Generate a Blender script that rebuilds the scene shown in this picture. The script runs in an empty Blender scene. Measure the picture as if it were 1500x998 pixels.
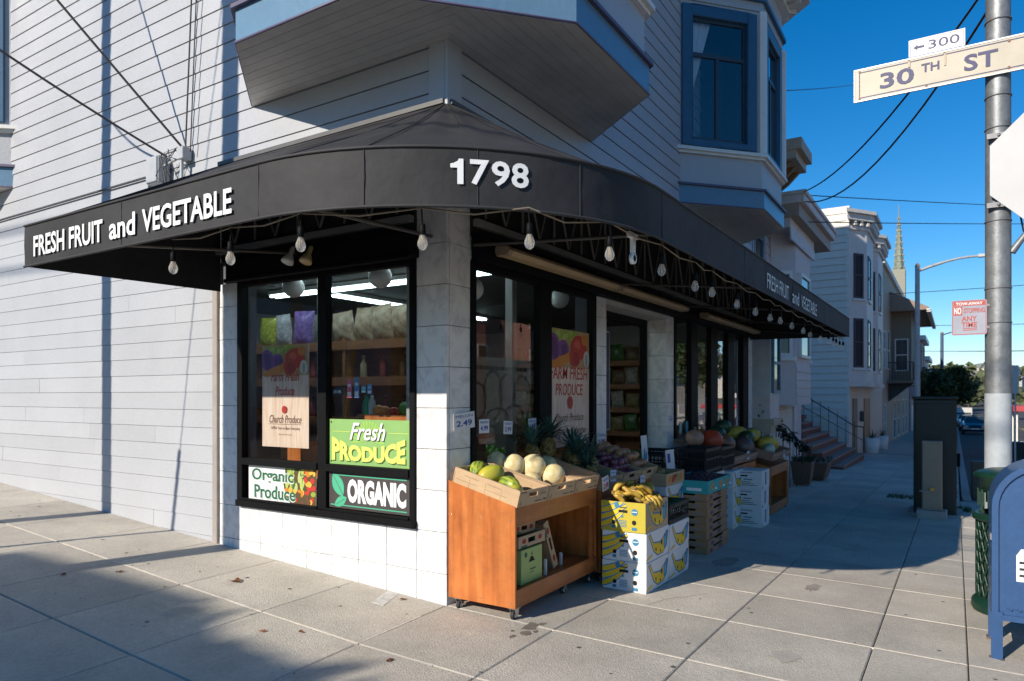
import bpy, bmesh, math, random
from mathutils import Vector, Matrix
random.seed(7)
R = math.radians
SC = bpy.context.scene
COL = SC.collection
# ------------------------------------------------------------------ camera
YAW = math.atan2(.84551, .53396)
cam = bpy.data.objects.new("camera", bpy.data.cameras.new("camera"))
COL.objects.link(cam)
cam.location = (-4.1386, -3.1851, 1.5514)
cam.rotation_euler = (R(90), 0, -YAW)
cam.data.sensor_width = 36
cam.data.lens = 36 * 1029 / 1500
cam.data.shift_y = 81 / 1500
cam.data.clip_start = .05
cam.data.clip_end = 3000
cam.data.dof.use_dof = True
cam.data.dof.focus_distance = 5.3
cam.data.dof.aperture_fstop = 3.2
SC.camera = cam
# ------------------------------------------------------------------ light
SUN_AZ = Vector((-.960, .279)).normalized()
SUN_EL = R(28.4)
w = bpy.data.worlds.new("World"); SC.world = w; w.use_nodes = True
nt = w.node_tree
sky = nt.nodes.new("ShaderNodeTexSky")
sky.sky_type = 'NISHITA'; sky.sun_disc = False
sky.sun_elevation = SUN_EL
sky.sun_rotation = math.atan2(SUN_AZ.x, SUN_AZ.y)
sky.altitude = 60; sky.air_density = 1.0; sky.dust_density = .05; sky.ozone_density = 5.0
hsv = nt.nodes.new("ShaderNodeHueSaturation"); hsv.inputs["Saturation"].default_value = 1.32
nt.links.new(sky.outputs[0], hsv.inputs["Color"]); nt.links.new(hsv.outputs[0], nt.nodes["Background"].inputs[0])
nt.nodes["Background"].inputs[1].default_value = .112
sun = bpy.data.objects.new("sun", bpy.data.lights.new("sun", 'SUN'))
COL.objects.link(sun)
sun.data.energy = 5.0; sun.data.angle = R(.5); sun.data.color = (1, .91, .78)
d = Vector((-SUN_AZ.x * math.cos(SUN_EL), -SUN_AZ.y * math.cos(SUN_EL), -math.sin(SUN_EL)))
sun.rotation_euler = d.to_track_quat('-Z', 'Y').to_euler()
sun.location = (-20, 10, 20)
SC.view_settings.view_transform = 'Standard'
SC.view_settings.look = 'None'
SC.view_settings.exposure = 0.25
SC.view_settings.gamma = 1
SC.cycles.max_bounces = 8
SC.cycles.transparent_max_bounces = 12
SC.cycles.use_denoising = True

# ------------------------------------------------------------------ terrain height
def sm(t, k=.5): return .5 * (t + math.sqrt(t * t + k * k))
GX = [(-1e4, 0), (0, 0), (20, -.574), (50, -1.3), (90, -1.75), (140, -1.9), (200, -1.2), (300, 2.5), (450, 9.5), (600, 15.5), (800, 20), (2000, 24)]
def gx(x):
    if x < 10: return -.0287 * sm(x) - .02 * min(sm(-x), 6)
    for (a, b), (c, e) in zip(GX, GX[1:]):
        if x <= c: 
            t = (x - a) / (c - a); return b + (e - b) * t
    return GX[-1][1]
def gy(y): return .062 * min(sm(y), 70) - .0135 * min(sm(-y), 4.6)
def g(x, y):
    if x > 60: yy = y * max(0, 1 - (x - 60) / 60)
    else: yy = y
    if x > 12 and yy > 0: yy *= max(.15, 1 - (x - 12) / 30)
    return gx(x) + gy(yy) + .25 * (.0287 + .02 - .062 + .0135)

# ------------------------------------------------------------------ materials
MATS = {}
def mat(name, col, rough=.6, metal=0., n=(6., .12), b=(60., .0), coat=0., rnd=.0, spec=.5, n2=None, alpha=1, stretch=None):
    """principled with two-octave colour noise in position space, bump and a per-piece random value"""
    if name in MATS: return MATS[name]
    m = bpy.data.materials.new(name); m.use_nodes = True; t = m.node_tree; N = t.nodes; L = t.links
    p = N["Principled BSDF"]
    p.inputs["Roughness"].default_value = rough; p.inputs["Metallic"].default_value = metal
    p.inputs["Coat Weight"].default_value = coat; p.inputs["Specular IOR Level"].default_value = spec
    tc = N.new("ShaderNodeTexCoord"); vec = tc.outputs["Object"]
    if stretch:
        mp = N.new("ShaderNodeMapping"); mp.inputs["Scale"].default_value = stretch
        L.new(vec, mp.inputs[0]); vec = mp.outputs[0]
    nz = N.new("ShaderNodeTexNoise"); nz.inputs["Scale"].default_value = n[0]; nz.inputs["Detail"].default_value = 6
    nz.inputs["Roughness"].default_value = .65
    L.new(vec, nz.inputs["Vector"])
    mr = N.new("ShaderNodeMapRange")
    mr.inputs["From Min"].default_value = .3; mr.inputs["From Max"].default_value = .7
    mr.inputs["To Min"].default_value = 1 - n[1]; mr.inputs["To Max"].default_value = 1 + n[1]
    L.new(nz.outputs[0], mr.inputs[0])
    val = mr.outputs[0]
    if n2:
        n_2 = N.new("ShaderNodeTexNoise"); n_2.inputs["Scale"].default_value = n2[0]; n_2.inputs["Detail"].default_value = 3
        L.new(tc.outputs["Object"], n_2.inputs["Vector"])
        m2 = N.new("ShaderNodeMapRange"); m2.inputs["From Min"].default_value = .3; m2.inputs["From Max"].default_value = .7
        m2.inputs["To Min"].default_value = 1 - n2[1]; m2.inputs["To Max"].default_value = 1 + n2[1]
        L.new(n_2.outputs[0], m2.inputs[0])
        mm = N.new("ShaderNodeMath"); mm.operation = 'MULTIPLY'; L.new(val, mm.inputs[0]); L.new(m2.outputs[0], mm.inputs[1]); val = mm.outputs[0]
    if rnd:
        oi = N.new("ShaderNodeObjectInfo"); m3 = N.new("ShaderNodeMapRange")
        m3.inputs["To Min"].default_value = 1 - rnd; m3.inputs["To Max"].default_value = 1 + rnd
        L.new(oi.outputs["Random"], m3.inputs[0])
        mm = N.new("ShaderNodeMath"); mm.operation = 'MULTIPLY'; L.new(val, mm.inputs[0]); L.new(m3.outputs[0], mm.inputs[1]); val = mm.outputs[0]
    hs = N.new("ShaderNodeHueSaturation"); hs.inputs["Color"].default_value = (*col, 1)
    L.new(val, hs.inputs["Value"]); L.new(hs.outputs[0], p.inputs["Base Color"])
    if b[1]:
        bz = N.new("ShaderNodeTexNoise"); bz.inputs["Scale"].default_value = b[0]; bz.inputs["Detail"].default_value = 4
        L.new(vec, bz.inputs["Vector"])
        bp = N.new("ShaderNodeBump"); bp.inputs["Strength"].default_value = b[1]; bp.inputs["Distance"].default_value = .02
        L.new(bz.outputs[0], bp.inputs["Height"]); L.new(bp.outputs[0], p.inputs["Normal"])
    MATS[name] = m
    return m
def ramp_mat(name, stops, scale, rough=.6, distortion=0., stretch=(1, 1, 1), kind='noise', detail=8, bump=0., coat=0., rnd=0., mott=None):
    if name in MATS: return MATS[name]
    m = bpy.data.materials.new(name); m.use_nodes = True; t = m.node_tree; N = t.nodes; L = t.links
    p = N["Principled BSDF"]; p.inputs["Roughness"].default_value = rough; p.inputs["Coat Weight"].default_value = coat
    tc = N.new("ShaderNodeTexCoord"); mp = N.new("ShaderNodeMapping"); mp.inputs["Scale"].default_value = stretch
    L.new(tc.outputs["Object"], mp.inputs[0])
    if kind == 'noise':
        x = N.new("ShaderNodeTexNoise"); x.inputs["Scale"].default_value = scale; x.inputs["Detail"].default_value = detail
        x.inputs["Distortion"].default_value = distortion; out = x.outputs[0]
    elif kind == 'wave':
        x = N.new("ShaderNodeTexWave"); x.inputs["Scale"].default_value = scale; x.inputs["Distortion"].default_value = distortion
        x.inputs["Detail"].default_value = detail; out = x.outputs[1]
    else:
        x = N.new("ShaderNodeTexVoronoi"); x.inputs["Scale"].default_value = scale; out = x.outputs[0]
    L.new(mp.outputs[0], x.inputs["Vector"])
    cr = N.new("ShaderNodeValToRGB"); e = cr.color_ramp.elements
    e[0].position, e[0].color = stops[0][0], (*stops[0][1], 1)
    e[1].position, e[1].color = stops[-1][0], (*stops[-1][1], 1)
    for pos, c in stops[1:-1]:
        k = e.new(pos); k.color = (*c, 1)
    L.new(out, cr.inputs[0])
    colo = cr.outputs[0]
    if rnd:
        oi = N.new("ShaderNodeObjectInfo"); m3 = N.new("ShaderNodeMapRange")
        m3.inputs["To Min"].default_value = 1 - rnd; m3.inputs["To Max"].default_value = 1 + rnd
        L.new(oi.outputs["Random"], m3.inputs[0])
        hs = N.new("ShaderNodeHueSaturation"); L.new(m3.outputs[0], hs.inputs["Value"]); L.new(colo, hs.inputs["Color"]); colo = hs.outputs[0]
    if mott:
        z = N.new("ShaderNodeTexNoise"); z.inputs["Scale"].default_value = mott[0]; z.inputs["Detail"].default_value = 7; z.inputs["Roughness"].default_value = .7
        L.new(tc.outputs["Object"], z.inputs["Vector"]); mr = N.new("ShaderNodeMapRange"); mr.inputs["From Min"].default_value = .3; mr.inputs["From Max"].default_value = .7
        mr.inputs["To Min"].default_value = 1 - mott[1]; mr.inputs["To Max"].default_value = 1 + mott[1] * .6; L.new(z.outputs[0], mr.inputs[0])
        h2 = N.new("ShaderNodeHueSaturation"); L.new(mr.outputs[0], h2.inputs["Value"]); L.new(colo, h2.inputs["Color"]); colo = h2.outputs[0]
    L.new(colo, p.inputs["Base Color"])
    if bump:
        bp = N.new("ShaderNodeBump"); bp.inputs["Strength"].default_value = bump; bp.inputs["Distance"].default_value = .02
        L.new(out, bp.inputs["Height"]); L.new(bp.outputs[0], p.inputs["Normal"])
    MATS[name] = m
    return m
def glass_mat(name, tint=(.86, .9, .9), ior=1.5, rough=0.0, boost=1.0):
    if name in MATS: return MATS[name]
    m = bpy.data.materials.new(name); m.use_nodes = True; t = m.node_tree; N = t.nodes; L = t.links
    for x in list(N): N.remove(x)
    o = N.new("ShaderNodeOutputMaterial"); tr = N.new("ShaderNodeBsdfTransparent"); gl = N.new("ShaderNodeBsdfGlossy")
    tr.inputs[0].default_value = (*tint, 1); gl.inputs[1].default_value = rough
    fr = N.new("ShaderNodeFresnel"); fr.inputs[0].default_value = ior
    mx = N.new("ShaderNodeMixShader")
    mu = N.new("ShaderNodeMath"); mu.operation = 'MULTIPLY'; mu.inputs[1].default_value = boost; mu.use_clamp = True
    ge = N.new("ShaderNodeNewGeometry"); iv = N.new("ShaderNodeMath"); iv.operation = 'SUBTRACT'; iv.inputs[0].default_value = 1
    L.new(ge.outputs["Backfacing"], iv.inputs[1])
    m2 = N.new("ShaderNodeMath"); m2.operation = 'MULTIPLY'
    L.new(fr.outputs[0], mu.inputs[0]); L.new(mu.outputs[0], m2.inputs[0]); L.new(iv.outputs[0], m2.inputs[1]); L.new(m2.outputs[0], mx.inputs[0])
    L.new(tr.outputs[0], mx.inputs[1]); L.new(gl.outputs[0], mx.inputs[2]); L.new(mx.outputs[0], o.inputs[0])
    MATS[name] = m
    return m
def emit_mat(name, col, s):
    m = bpy.data.materials.new(name); m.use_nodes = True
    p = m.node_tree.nodes["Principled BSDF"]; p.inputs["Base Color"].default_value = (.8, .8, .8, 1)
    p.inputs["Emission Color"].default_value = (*col, 1); p.inputs["Emission Strength"].default_value = s
    return m
def bulb_mat():
    m = glass_mat("bulb_glass", (.97, .97, .96), 1.5, .03, 3.0); N = m.node_tree.nodes; L = m.node_tree.links
    o = [n for n in N if n.type == 'OUTPUT_MATERIAL'][0]; mx0 = [n for n in N if n.type == 'MIX_SHADER'][0]
    tl = N.new("ShaderNodeBsdfTranslucent"); tl.inputs[0].default_value = (.9, .88, .84, 1); df = N.new("ShaderNodeBsdfDiffuse"); df.inputs[0].default_value = (.9, .88, .84, 1)
    a = N.new("ShaderNodeAddShader"); b2 = N.new("ShaderNodeMixShader"); b2.inputs[0].default_value = .13
    L.new(tl.outputs[0], a.inputs[0]); L.new(df.outputs[0], a.inputs[1]); L.new(mx0.outputs[0], b2.inputs[1]); L.new(a.outputs[0], b2.inputs[2]); L.new(b2.outputs[0], o.inputs[0])
    return m
siding = mat("siding_paint", (.41, .421, .447), .45, n=(1.3, .05), b=(25, .10), rnd=.035, n2=(40, .03))
trimblue = mat("trim_blue", (.032, .105, .195), .38, n=(3, .1), b=(30, .06))
fascia = mat("fascia_blue", (.13, .235, .345), .3, n=(4, .06), b=(14, .2))
white_paint = mat("white_paint", (.72, .71, .68), .45, n=(5, .06))
soffit_p = mat("soffit_board", (.68, .66, .63), .55, n=(2.5, .12), rnd=.05, stretch=(1, 1, 1))
purple_p = mat("purple_trim", (.10, .085, .15), .5)
marble = ramp_mat("marble", [(0, (.36, .36, .37)), (.42, (.66, .655, .65)), (.52, (.76, .755, .745)), (1, (.80, .79, .78))], 4.5, .3, 1.8, (1, 1.4, 1), detail=9, rnd=.05)
grout = mat("grout", (.14, .13, .12), .9)
black_m = mat("black_metal", (.0055, .0055, .006), .6, spec=.12, n=(20, .2))
dark_p = mat("dark_panel", (.022, .021, .02), .6, n=(4, .3))
fabric = mat("awning_fabric", (.0235, .023, .025), .75, n=(3, .3), b=(7, .35), n2=(1.1, .3))
letter_w = mat("white_vinyl", (.82, .82, .82), .5, n=(8, .03))
glass = glass_mat("window_glass", (.93, .95, .95), 1.55, 0.0, 1.35)
glass_double = glass_mat("double_glazing", (.86, .89, .89), 1.55, 0.0, 2.1)
glass_dark = glass_mat("window_glass_upper", (.85, .88, .9), 1.6, 0.0, 2.6)
concrete = mat("concrete", (.465, .425, .36), .85, n=(1.7, .17), b=(90, .4), rnd=.11, n2=(38, .09))
asphalt = mat("asphalt", (.062, .06, .06), .9, n=(1.2, .2), b=(200, .3), n2=(.15, .25))
kerb_m = mat("kerb_concrete", (.33, .31, .28), .85, n=(3, .15), b=(80, .2))
wood = ramp_mat("stained_wood", [(.25, (.34, .085, .016)), (.5, (.50, .15, .033)), (.75, (.58, .20, .05))], 2.2, .42, .6, (7, 7, .55), detail=6, coat=.15, rnd=.06, mott=(3.5, .30))
wood_x = ramp_mat("stained_wood_rail", [(.25, (.30, .08, .018)), (.5, (.42, .125, .03)), (.75, (.50, .17, .045))], 2.2, .45, .6, (.55, 7, 7), detail=6, coat=.1, rnd=.06, mott=(3.5, .30))
card = mat("cardboard", (.50, .345, .20), .8, n=(5, .1), b=(90, .08), rnd=.05, stretch=(1, 1, 4))
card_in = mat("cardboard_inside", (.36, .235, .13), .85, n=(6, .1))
card_dk = mat("cardboard_print", (.10, .07, .05), .8)
box_w = mat("carton_white", (.70, .70, .70), .6, n=(4, .06), rnd=.04)
box_y = mat("carton_yellow", (.72, .55, .03), .6, n=(5, .08))
ban_y = mat("print_yellow", (.78, .50, .02), .6, n=(9, .08))
ban_b = mat("print_blue", (.035, .20, .36), .6)
hole_k = mat("hand_hole_dark", (.012, .011, .01), .9)
steel = mat("galvanised_steel", (.21, .22, .23), .5, .45, n=(14, .25), b=(40, .1), n2=(3, .15))
rubber = mat("rubber", (.02, .02, .02), .7)
chrome = mat("chrome", (.55, .55, .55), .25, 1.)
def P3(*c): return c
# ------------------------------------------------------------------ mesh builder
class MB:
    def __init__(s): s.V = []; s.F = []; s.I = []; s.S = []
    def add(s, vs, fs, mi=0, sm_=False):
        o = len(s.V); s.V += [tuple(v) for v in vs]
        for f in fs: s.F.append(tuple(i + o for i in f)); s.I.append(mi); s.S.append(sm_)
        return s
    def box(s, x0, y0, z0, x1, y1, z1, mi=0):
        v = [(x0, y0, z0), (x1, y0, z0), (x1, y1, z0), (x0, y1, z0), (x0, y0, z1), (x1, y0, z1), (x1, y1, z1), (x0, y1, z1)]
        return s.add(v, [(0, 3, 2, 1), (4, 5, 6, 7), (0, 1, 5, 4), (1, 2, 6, 5), (2, 3, 7, 6), (3, 0, 4, 7)], mi)
    def hexa(s, v, mi=0):
        return s.add(v, [(0, 3, 2, 1), (4, 5, 6, 7), (0, 1, 5, 4), (1, 2, 6, 5), (2, 3, 7, 6), (3, 0, 4, 7)], mi)
    def poly(s, pts, mi=0): return s.add(pts, [tuple(range(len(pts)))], mi)
    def prism(s, pts, dvec, mi=0, cap=True):
        """pts: loop of 3-D points, extruded by dvec"""
        n = len(pts); q = [Vector(p) + Vector(dvec) for p in pts]
        f = [(i, (i + 1) % n, n + (i + 1) % n, n + i) for i in range(n)]
        if cap: f += [tuple(range(n))[::-1], tuple(range(n, 2 * n))]
        return s.add([*pts, *q], f, mi)
    def tube(s, path, r, n=8, mi=0, caps=True):
        P = [Vector(p) for p in path]; rr = r if isinstance(r, (list, tuple)) else [r] * len(P)
        vs = []; up = None
        for i, p in enumerate(P):
            t = (P[min(i + 1, len(P) - 1)] - P[max(i - 1, 0)]).normalized()
            if up is None:
                up = Vector((0, 0, 1)) if abs(t.z) < .9 else Vector((1, 0, 0))
            a = t.cross(up).normalized(); b = a.cross(t).normalized(); up = b
            for k in range(n):
                an = 2 * math.pi * k / n
                vs.append(p + (a * math.cos(an) + b * math.sin(an)) * rr[i])
        fs = []
        for i in range(len(P) - 1):
            for k in range(n):
                fs.append((i * n + k, i * n + (k + 1) % n, (i + 1) * n + (k + 1) % n, (i + 1) * n + k))
        s.add(vs, fs, mi, True)
        if caps:
            s.add(vs[:n], [tuple(range(n))[::-1]], mi); s.add(vs[-n:], [tuple(range(n))], mi)
        return s
    def lathe(s, prof, c=(0, 0, 0), n=16, mi=0, axis='z'):
        vs = []
        for (r, z) in prof:
            for k in range(n):
                a = 2 * math.pi * k / n
                x, y = r * math.cos(a), r * math.sin(a)
                q = (x, y, z) if axis == 'z' else ((z, x, y) if axis == 'x' else (x, z, y))
                vs.append((c[0] + q[0], c[1] + q[1], c[2] + q[2]))
        fs = []
        for i in range(len(prof) - 1):
            for k in range(n):
                f = (i * n + k, i * n + (k + 1) % n, (i + 1) * n + (k + 1) % n, (i + 1) * n + k)
                fs.append(f if axis != 'y' else f[::-1])
        s.add(vs, fs, mi, True)
        if prof[0][0] > 1e-4: s.add(vs[:n], [tuple(range(n))[::-1]], mi)
        if prof[-1][0] > 1e-4: s.add(vs[-n:], [tuple(range(n))], mi)
        return s
    def ball(s, c, r, nu=14, nv=9, mi=0, f=None, M=None):
        rx, ry, rz = r if isinstance(r, (list, tuple)) else (r, r, r)
        vs = []
        for j in range(nv + 1):
            th = math.pi * j / nv
            for i in range(nu):
                ph = 2 * math.pi * i / nu
                v = Vector((math.sin(th) * math.cos(ph), math.sin(th) * math.sin(ph), math.cos(th)))
                if f: v = Vector(f(v, ph, th))
                v = Vector((v.x * rx, v.y * ry, v.z * rz))
                if M: v = M @ v
                vs.append(v + Vector(c))
        fs = [(j * nu + i, (j + 1) * nu + i, (j + 1) * nu + (i + 1) % nu, j * nu + (i + 1) % nu) for j in range(nv) for i in range(nu)]
        return s.add(vs, fs, mi, True)
    def obj(s, name, mats, parent=None, loc=(0, 0, 0), bevel=0., rot=None, tag=None):
        me = bpy.data.meshes.new(name); me.from_pydata(s.V, [], s.F)
        ms = mats if isinstance(mats, (list, tuple)) else [mats]
        for m in ms: me.materials.append(m)
        me.polygons.foreach_set("material_index", s.I)
        me.polygons.foreach_set("use_smooth", s.S)
        if bevel:
            bm = bmesh.new(); bm.from_mesh(me)
            bmesh.ops.remove_doubles(bm, verts=bm.verts, dist=1e-5)
            ed = [e for e in bm.edges if len(e.link_faces) == 2 and e.calc_face_angle(0) > .5]
            bmesh.ops.bevel(bm, geom=ed, offset=bevel, segments=1, affect='EDGES', clamp_overlap=True)
            bm.to_mesh(me); bm.free()
        me.update()
        o = bpy.data.objects.new(name, me); COL.objects.link(o); o.location = loc
        if rot: o.rotation_euler = rot
        if parent: o.parent = parent
        if tag: tags(o, *tag)
        return o
def tags(o, label, cat, group=None):
    o["label"] = label; o["category"] = cat
    if group: o["group"] = group
    return o
def thing(name, label, cat, loc=(0, 0, 0), rot=(0, 0, 0), group=None):
    o = bpy.data.objects.new(name, None); COL.objects.link(o); o.empty_display_size = .1
    o.location = loc; o.rotation_euler = rot
    return tags(o, label, cat, group)
def dup(o, loc=None, rot=None, label=None, group=None, scale=None, parent=None):
    kids = CH.get(o.name) or list(o.children); CH[o.name] = kids
    c = o.copy(); COL.objects.link(c)
    if parent: c.parent = parent
    if loc is not None: c.location = loc
    if rot is not None: c.rotation_euler = rot
    if scale is not None: c.scale = scale
    if label: c["label"] = label
    if group: c["group"] = group
    for k in kids: dup(k, parent=c)
    return c
CH = {}
def struct(o): o["kind"] = "structure"; return o
def stuff(o): o["kind"] = "stuff"; return o
# ------------------------------------------------------------------ lettering: all strings are shaped in one go
TXT = {}
def text_shapes(items):
    tmp = []
    for key, s, bold, shear in items:
        cu = bpy.data.curves.new("t", 'FONT'); cu.body = s; cu.size = 1; cu.offset = bold; cu.shear = shear; cu.resolution_u = 3
        o = bpy.data.objects.new("t", cu); COL.objects.link(o); tmp.append((key, o, cu))
    dg = bpy.context.evaluated_depsgraph_get(); dg.update()
    for key, o, cu in tmp:
        me = bpy.data.meshes.new_from_object(o.evaluated_get(dg))
        TXT[key] = ([tuple(v.co) for v in me.vertices], [tuple(p.vertices) for p in me.polygons])
        bpy.data.meshes.remove(me)
    for key, o, cu in tmp:
        bpy.data.objects.remove(o); bpy.data.curves.remove(cu)
WORDS = ["FRESH FRUIT", "and", "VEGETABLE", "1", "7", "9", "8", "30", "TH", "ST", "300", "NO", "STOPPING", "ANY", "TIME", "TOW-AWAY", "PRODUCE", "ORGANIC",
         "Organic", "Produce", "FARM FRESH", "Church Produce", "7am to 8pm Everyday", "OPEN 7am to 8pm Everyday", "4.99", "2.49", "3.99", "1.99", "5.99", "PINEAPPLE", "HONEYDEW", "MELON", "ONIONS", "24 HR", "TGH"]
text_shapes([(s, s, .021, 0) for s in WORDS] + [("bold" + s, s, .055, 0) for s in ("ORGANIC", "Organic", "Produce", "PRODUCE")] + [("thin" + s, s, 0, 0) for s in WORDS] +
            [("fresh_it", "Fresh", .012, .35), ("farm_it", "Farm Fresh", .012, .3), ("prod_it", "Produce", .012, .3), ("church_it", "Church Produce", .0, .3), ("brush1", "FARM FRESH", .006, .12), ("brush2", "PRODUCE", .006, .12)])
TXT["1"] = ([(.30, 0), (.52, 0), (.52, 1), (.36, 1), (.30, .90), (.16, .82), (.05, .80), (.05, .64), (.30, .64)], [(0, 1, 2, 3, 4, 8), (4, 5, 6, 7, 8)])
def lettering(parent, key, org, u, v, W, H, m, name="lettering", bend=None, off=.0015, label=None):
    vs, fs = TXT[key]
    x0 = min(p[0] for p in vs); x1 = max(p[0] for p in vs); y0 = min(p[1] for p in vs); y1 = max(p[1] for p in vs)
    u = Vector(u); v = Vector(v); nrm = u.cross(v).normalized(); org = Vector(org)
    out = []
    sy = H / (y1 - y0)
    sx = (W / (x1 - x0)) if W else sy
    for p in vs:
        a, b2 = (p[0] - x0) * sx, (p[1] - y0) * sy
        out.append(bend(a, b2) if bend else org + u * a + v * b2 + nrm * off)
    mb = MB(); mb.add(out, fs)
    return mb.obj(name, m, parent)
def ell(cx, cy, rx, ry, rot=0, n=16, a0=0, a1=360):
    c, s_ = math.cos(R(rot)), math.sin(R(rot)); o = []
    for i in range(n):
        a = R(a0 + (a1 - a0) * i / n); x, y = rx * math.cos(a), ry * math.sin(a)
        o.append((cx + x * c - y * s_, cy + x * s_ + y * c))
    return o
def rect(x0, y0, x1, y1): return [(x0, y0), (x1, y0), (x1, y1), (x0, y1)]
def flat(parent, name, shapes, org, u, v, step=.0005, start=.0006):
    """flat print: list of (polygon in metres, material), each layer a hair above the last"""
    u = Vector(u); v = Vector(v); nrm = u.cross(v).normalized(); org = Vector(org)
    mb = MB(); ms = []
    for i, (pl, m) in enumerate(shapes):
        if m not in ms: ms.append(m)
        mb.poly([org + u * a + v * b2 + nrm * (start + step * i) for a, b2 in pl], ms.index(m))
    return mb.obj(name, ms, parent)
def clip(poly, axis, lo, hi):
    def half(p, f):
        o = []
        for i in range(len(p)):
            a, b2 = p[i], p[(i + 1) % len(p)]; fa, fb = f(a), f(b2)
            if fa >= 0: o.append(a)
            if fa * fb < 0:
                t = fa / (fa - fb); o.append((a[0] + (b2[0] - a[0]) * t, a[1] + (b2[1] - a[1]) * t))
        return o
    p = half(poly, lambda q: q[axis] - lo)
    return half(p, lambda q: hi - q[axis]) if len(p) > 2 else []
INK = {}
def ink(name, c, rough=.55):
    return mat("ink_" + name, c, rough, n=(10, .04))
# ================================================================== GROUND
def sheet(name, xs, ys, dz, m, fn=g, flip=False):
    mb = MB(); nx, ny = len(xs), len(ys)
    vs = [(x, y, fn(x, y) + dz) for x in xs for y in ys]
    fs = [(i * ny + j, (i + 1) * ny + j, (i + 1) * ny + j + 1, i * ny + j + 1) for i in range(nx - 1) for j in range(ny - 1)]
    mb.add(vs, fs, 0, True)
    return mb.obj(name, m)
def rng(a, b, st): return [a + (b - a) * i / max(1, round((b - a) / st)) for i in range(max(1, round((b - a) / st)) + 1)]
xs = rng(-80, -6, 8) + rng(-5, 30, 1) + rng(32, 100, 4) + rng(110, 300, 10) + rng(330, 1000, 40) + rng(1200, 2400, 300)
ys = rng(-700, -60, 80) + rng(-50, -8, 6) + rng(-7, 20, 1) + rng(24, 80, 6) + rng(120, 700, 80)
struct(sheet("road", xs, ys, -.15, asphalt))
# sidewalk: recessed joint bed, then every slab by itself
KY = -4.7; KY2 = -3.3; KX = -3.72
bed = mat("joint_bed", (.05, .045, .04), .95)
sxs = [-3.66, -2.745, -1.83, -.915, 0] ; sxr = [i * .914 for i in range(0, 31)]
syr = [0, -.9, -1.81, -2.735, -3.25, -4.1, -4.64]
syl = [0, .93, 1.865, 2.8, 3.73, 4.66, 5.6, 6.53, 7.46, 8.4, 9.33, 10.26, 11.2, 12.1, 13]
walk = MB()
def cell_ok(x, y):
    if x < 0 and y > 0: return True
    if y < 0 and (x < 10.9 or y > -3.26): return True
    return False
XS = sxs[:-1] + sxr
YS = syr[::-1] + syl[1:]
bedm = MB(); cells = []
for i in range(len(XS) - 1):
    for j in range(len(YS) - 1):
        x0, x1, y0, y1 = XS[i], XS[i + 1], YS[j], YS[j + 1]
        if not cell_ok((x0 + x1) / 2, (y0 + y1) / 2): continue
        cells.append((x0, y0, x1, y1))
        bedm.poly([(x0, y0, g(x0, y0) - .014), (x1, y0, g(x1, y0) - .014), (x1, y1, g(x1, y1) - .014), (x0, y1, g(x0, y1) - .014)])
sidewalk = struct(bedm.obj("sidewalk", bed))
for x0, y0, x1, y1 in cells:
    a = .0035; b = .010
    mb = MB(); lo = []; hi = []; top = []
    for (x, y, sx, sy) in ((x0, y0, 1, 1), (x1, y0, -1, 1), (x1, y1, -1, -1), (x0, y1, 1, -1)):
        lo.append((x + sx * a, y + sy * a, g(x, y) - .05)); hi.append((x + sx * a, y + sy * a, g(x, y) - .006)); top.append((x + sx * b, y + sy * b, g(x, y)))
    fs = [(8, 9, 10, 11)] + [(k, (k + 1) % 4, 4 + (k + 1) % 4, 4 + k) for k in range(4)] + [(4 + k, 4 + (k + 1) % 4, 8 + (k + 1) % 4, 8 + k) for k in range(4)]
    mb.add(lo + hi + top, fs); mb.obj("paving_slab", concrete, sidewalk)
seal = mat("joint_sealant", (.62, .56, .47), .8, n=(30, .2))
def sealant(x0, y0, x1, y1):
    mb = MB(); d = Vector((x1 - x0, y1 - y0, 0)).normalized(); n_ = Vector((-d.y, d.x, 0)) * .0075
    k = 6; L_ = []
    for i in range(k + 1):
        x = x0 + (x1 - x0) * i / k; y = y0 + (y1 - y0) * i / k; z = g(x, y) - .003; j = random.uniform(.6, 1.2)
        L_.append([(x - n_.x * j, y - n_.y * j, z - .012), (x + n_.x * j, y + n_.y * j, z - .012), (x + n_.x * j * .8, y + n_.y * j * .8, z + .0035), (x - n_.x * j * .8, y - n_.y * j * .8, z + .0035)])
    vs = sum(L_, []); fs = []
    for i in range(k):
        for q in range(4): fs.append((i * 4 + q, i * 4 + (q + 1) % 4, i * 4 + 4 + (q + 1) % 4, i * 4 + 4 + q))
    mb.add(vs, fs); mb.obj("joint_sealant", seal, sidewalk)
for l in ((0, -.25, 0, -1.8), (0, -1.82, 0, -3.2), (.914, -.62, .914, -1.8), (.914, -1.82, .914, -3.2), (1.828, -1.1, 1.828, -1.8), (1.828, -1.83, 1.828, -2.7),
          (-.915, -.05, -.915, -.6), (-.915, 1.9, -.915, 3.2), (-.95, .0, -.3, .0)): sealant(*l)
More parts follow.
